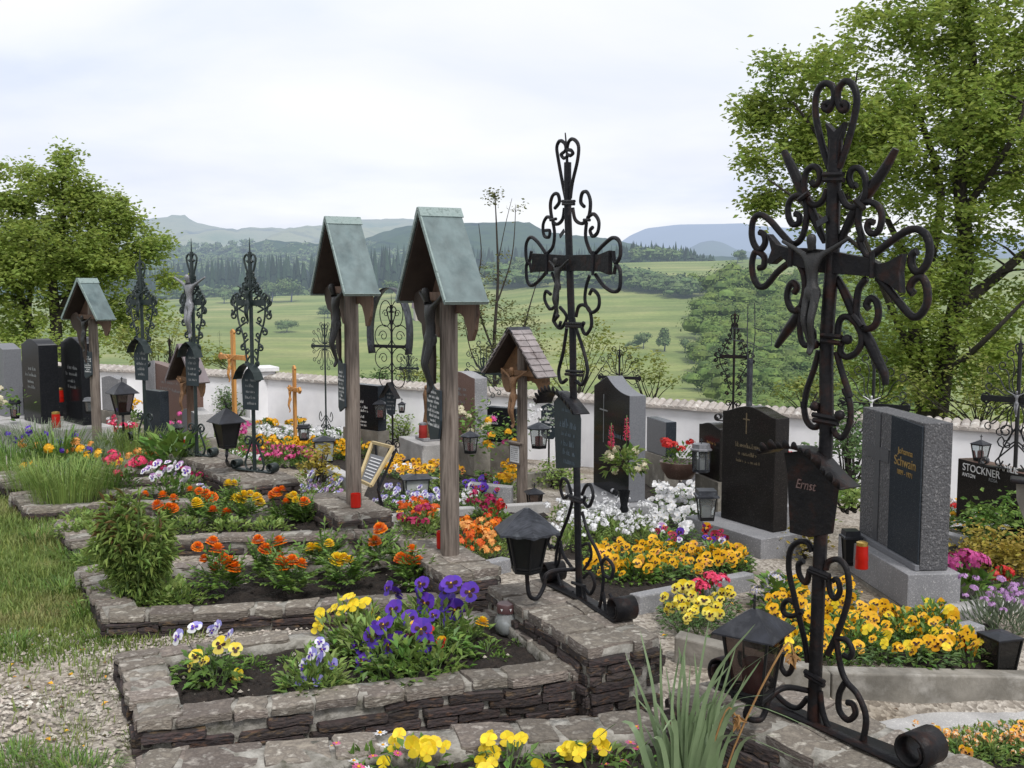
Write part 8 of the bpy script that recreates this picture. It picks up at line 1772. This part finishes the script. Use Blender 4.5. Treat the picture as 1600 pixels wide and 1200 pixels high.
for i in range(26):
    px = R.uniform(0, 240); py = R.uniform(1000, 1200)
    if R.random() < .5: py = R.uniform(1140, 1210)
    b = G(px, py); tuft('small grass tuft growing out of the pale gravel path', px, py, R.uniform(.02, .05), .14, R.randint(20, 50), M['grass'], b.z, .8, 'grass_tuft', .004, 'grass tufts in the gravel path')
for px, py, h in ((30, 1185, .05), (10, 1200, .05), (110, 1205, .05), (140, 1210, .05), (70, 1195, .04), (20, 1010, .06), (130, 880, .08), (105, 870, .09), (60, 845, .1), (100, 925, .08), (135, 960, .07), (160, 1000, .05), (235, 975, .06), (290, 985, .05)):
    b = G(px, py); tuft('taller tuft of fresh green weeds at the border of lawn and gravel', px, py, h, .2, 120, M['leafG'], b.z, .9, 'weed_tuft', .006, 'weed tufts along the lawn border')

# fallen petals and dry leaves lying about
mb = MB(); 
for i in range(420):
    q = R.random()
    if q < .35: x, y, dz = R.uniform(-2.2, -1.2), R.uniform(3.2, 5.0), .006
    elif q < .7: x, y, dz = R.uniform(.3, 3.4), R.uniform(3.4, 6.5), .012
    else: x, y, dz = R.uniform(-2.6, 1.2), R.uniform(5, 8), .012
    if in_beds(x, y): continue
    a = R.uniform(0, 6.3); mb.leaf((x, y, Z(x, y) + dz), (math.cos(a), math.sin(a), R.uniform(-.1, .25)), (0, 0, 1), R.uniform(.012, .04), R.uniform(.008, .02), R.choice([0, 0, 1, 2]), .3, .2)
mb.build('fallen_petals', [M['leafBr'], M['f_gold'], M['stem']], kind='stuff', label='fallen petals and dry leaves on the gravel', cat='litter')
mb = MB()
for k in ('B', 'C', 'D'):
    FN, FF, HN, HF, zt = BEDS[k]
    for i in range(260):
        u, v_ = R.uniform(.1, .9), R.uniform(.16, .84); pt = FN.lerp(HN, u).lerp(FF.lerp(HF, u), v_); s = R.uniform(.004, .013); pt.z = zt - .036 + R.uniform(-.004, .006)
        o_ = [pt + V((s * math.cos(k2 * PI / 2 + i), s * math.sin(k2 * PI / 2 + i), R.uniform(-.3, .1) * s)) for k2 in range(4)]; mb.add(o_ + [pt + V((0, 0, s * .8))], [(0, 1, 4), (1, 2, 4), (2, 3, 4), (3, 0, 4)], 0 if R.random() < .9 else 1)
mb.build('soil_crumbs', [M['soil'], M['pebble']], kind='stuff', label='loose crumbs of dark earth on the grave beds', cat='soil')
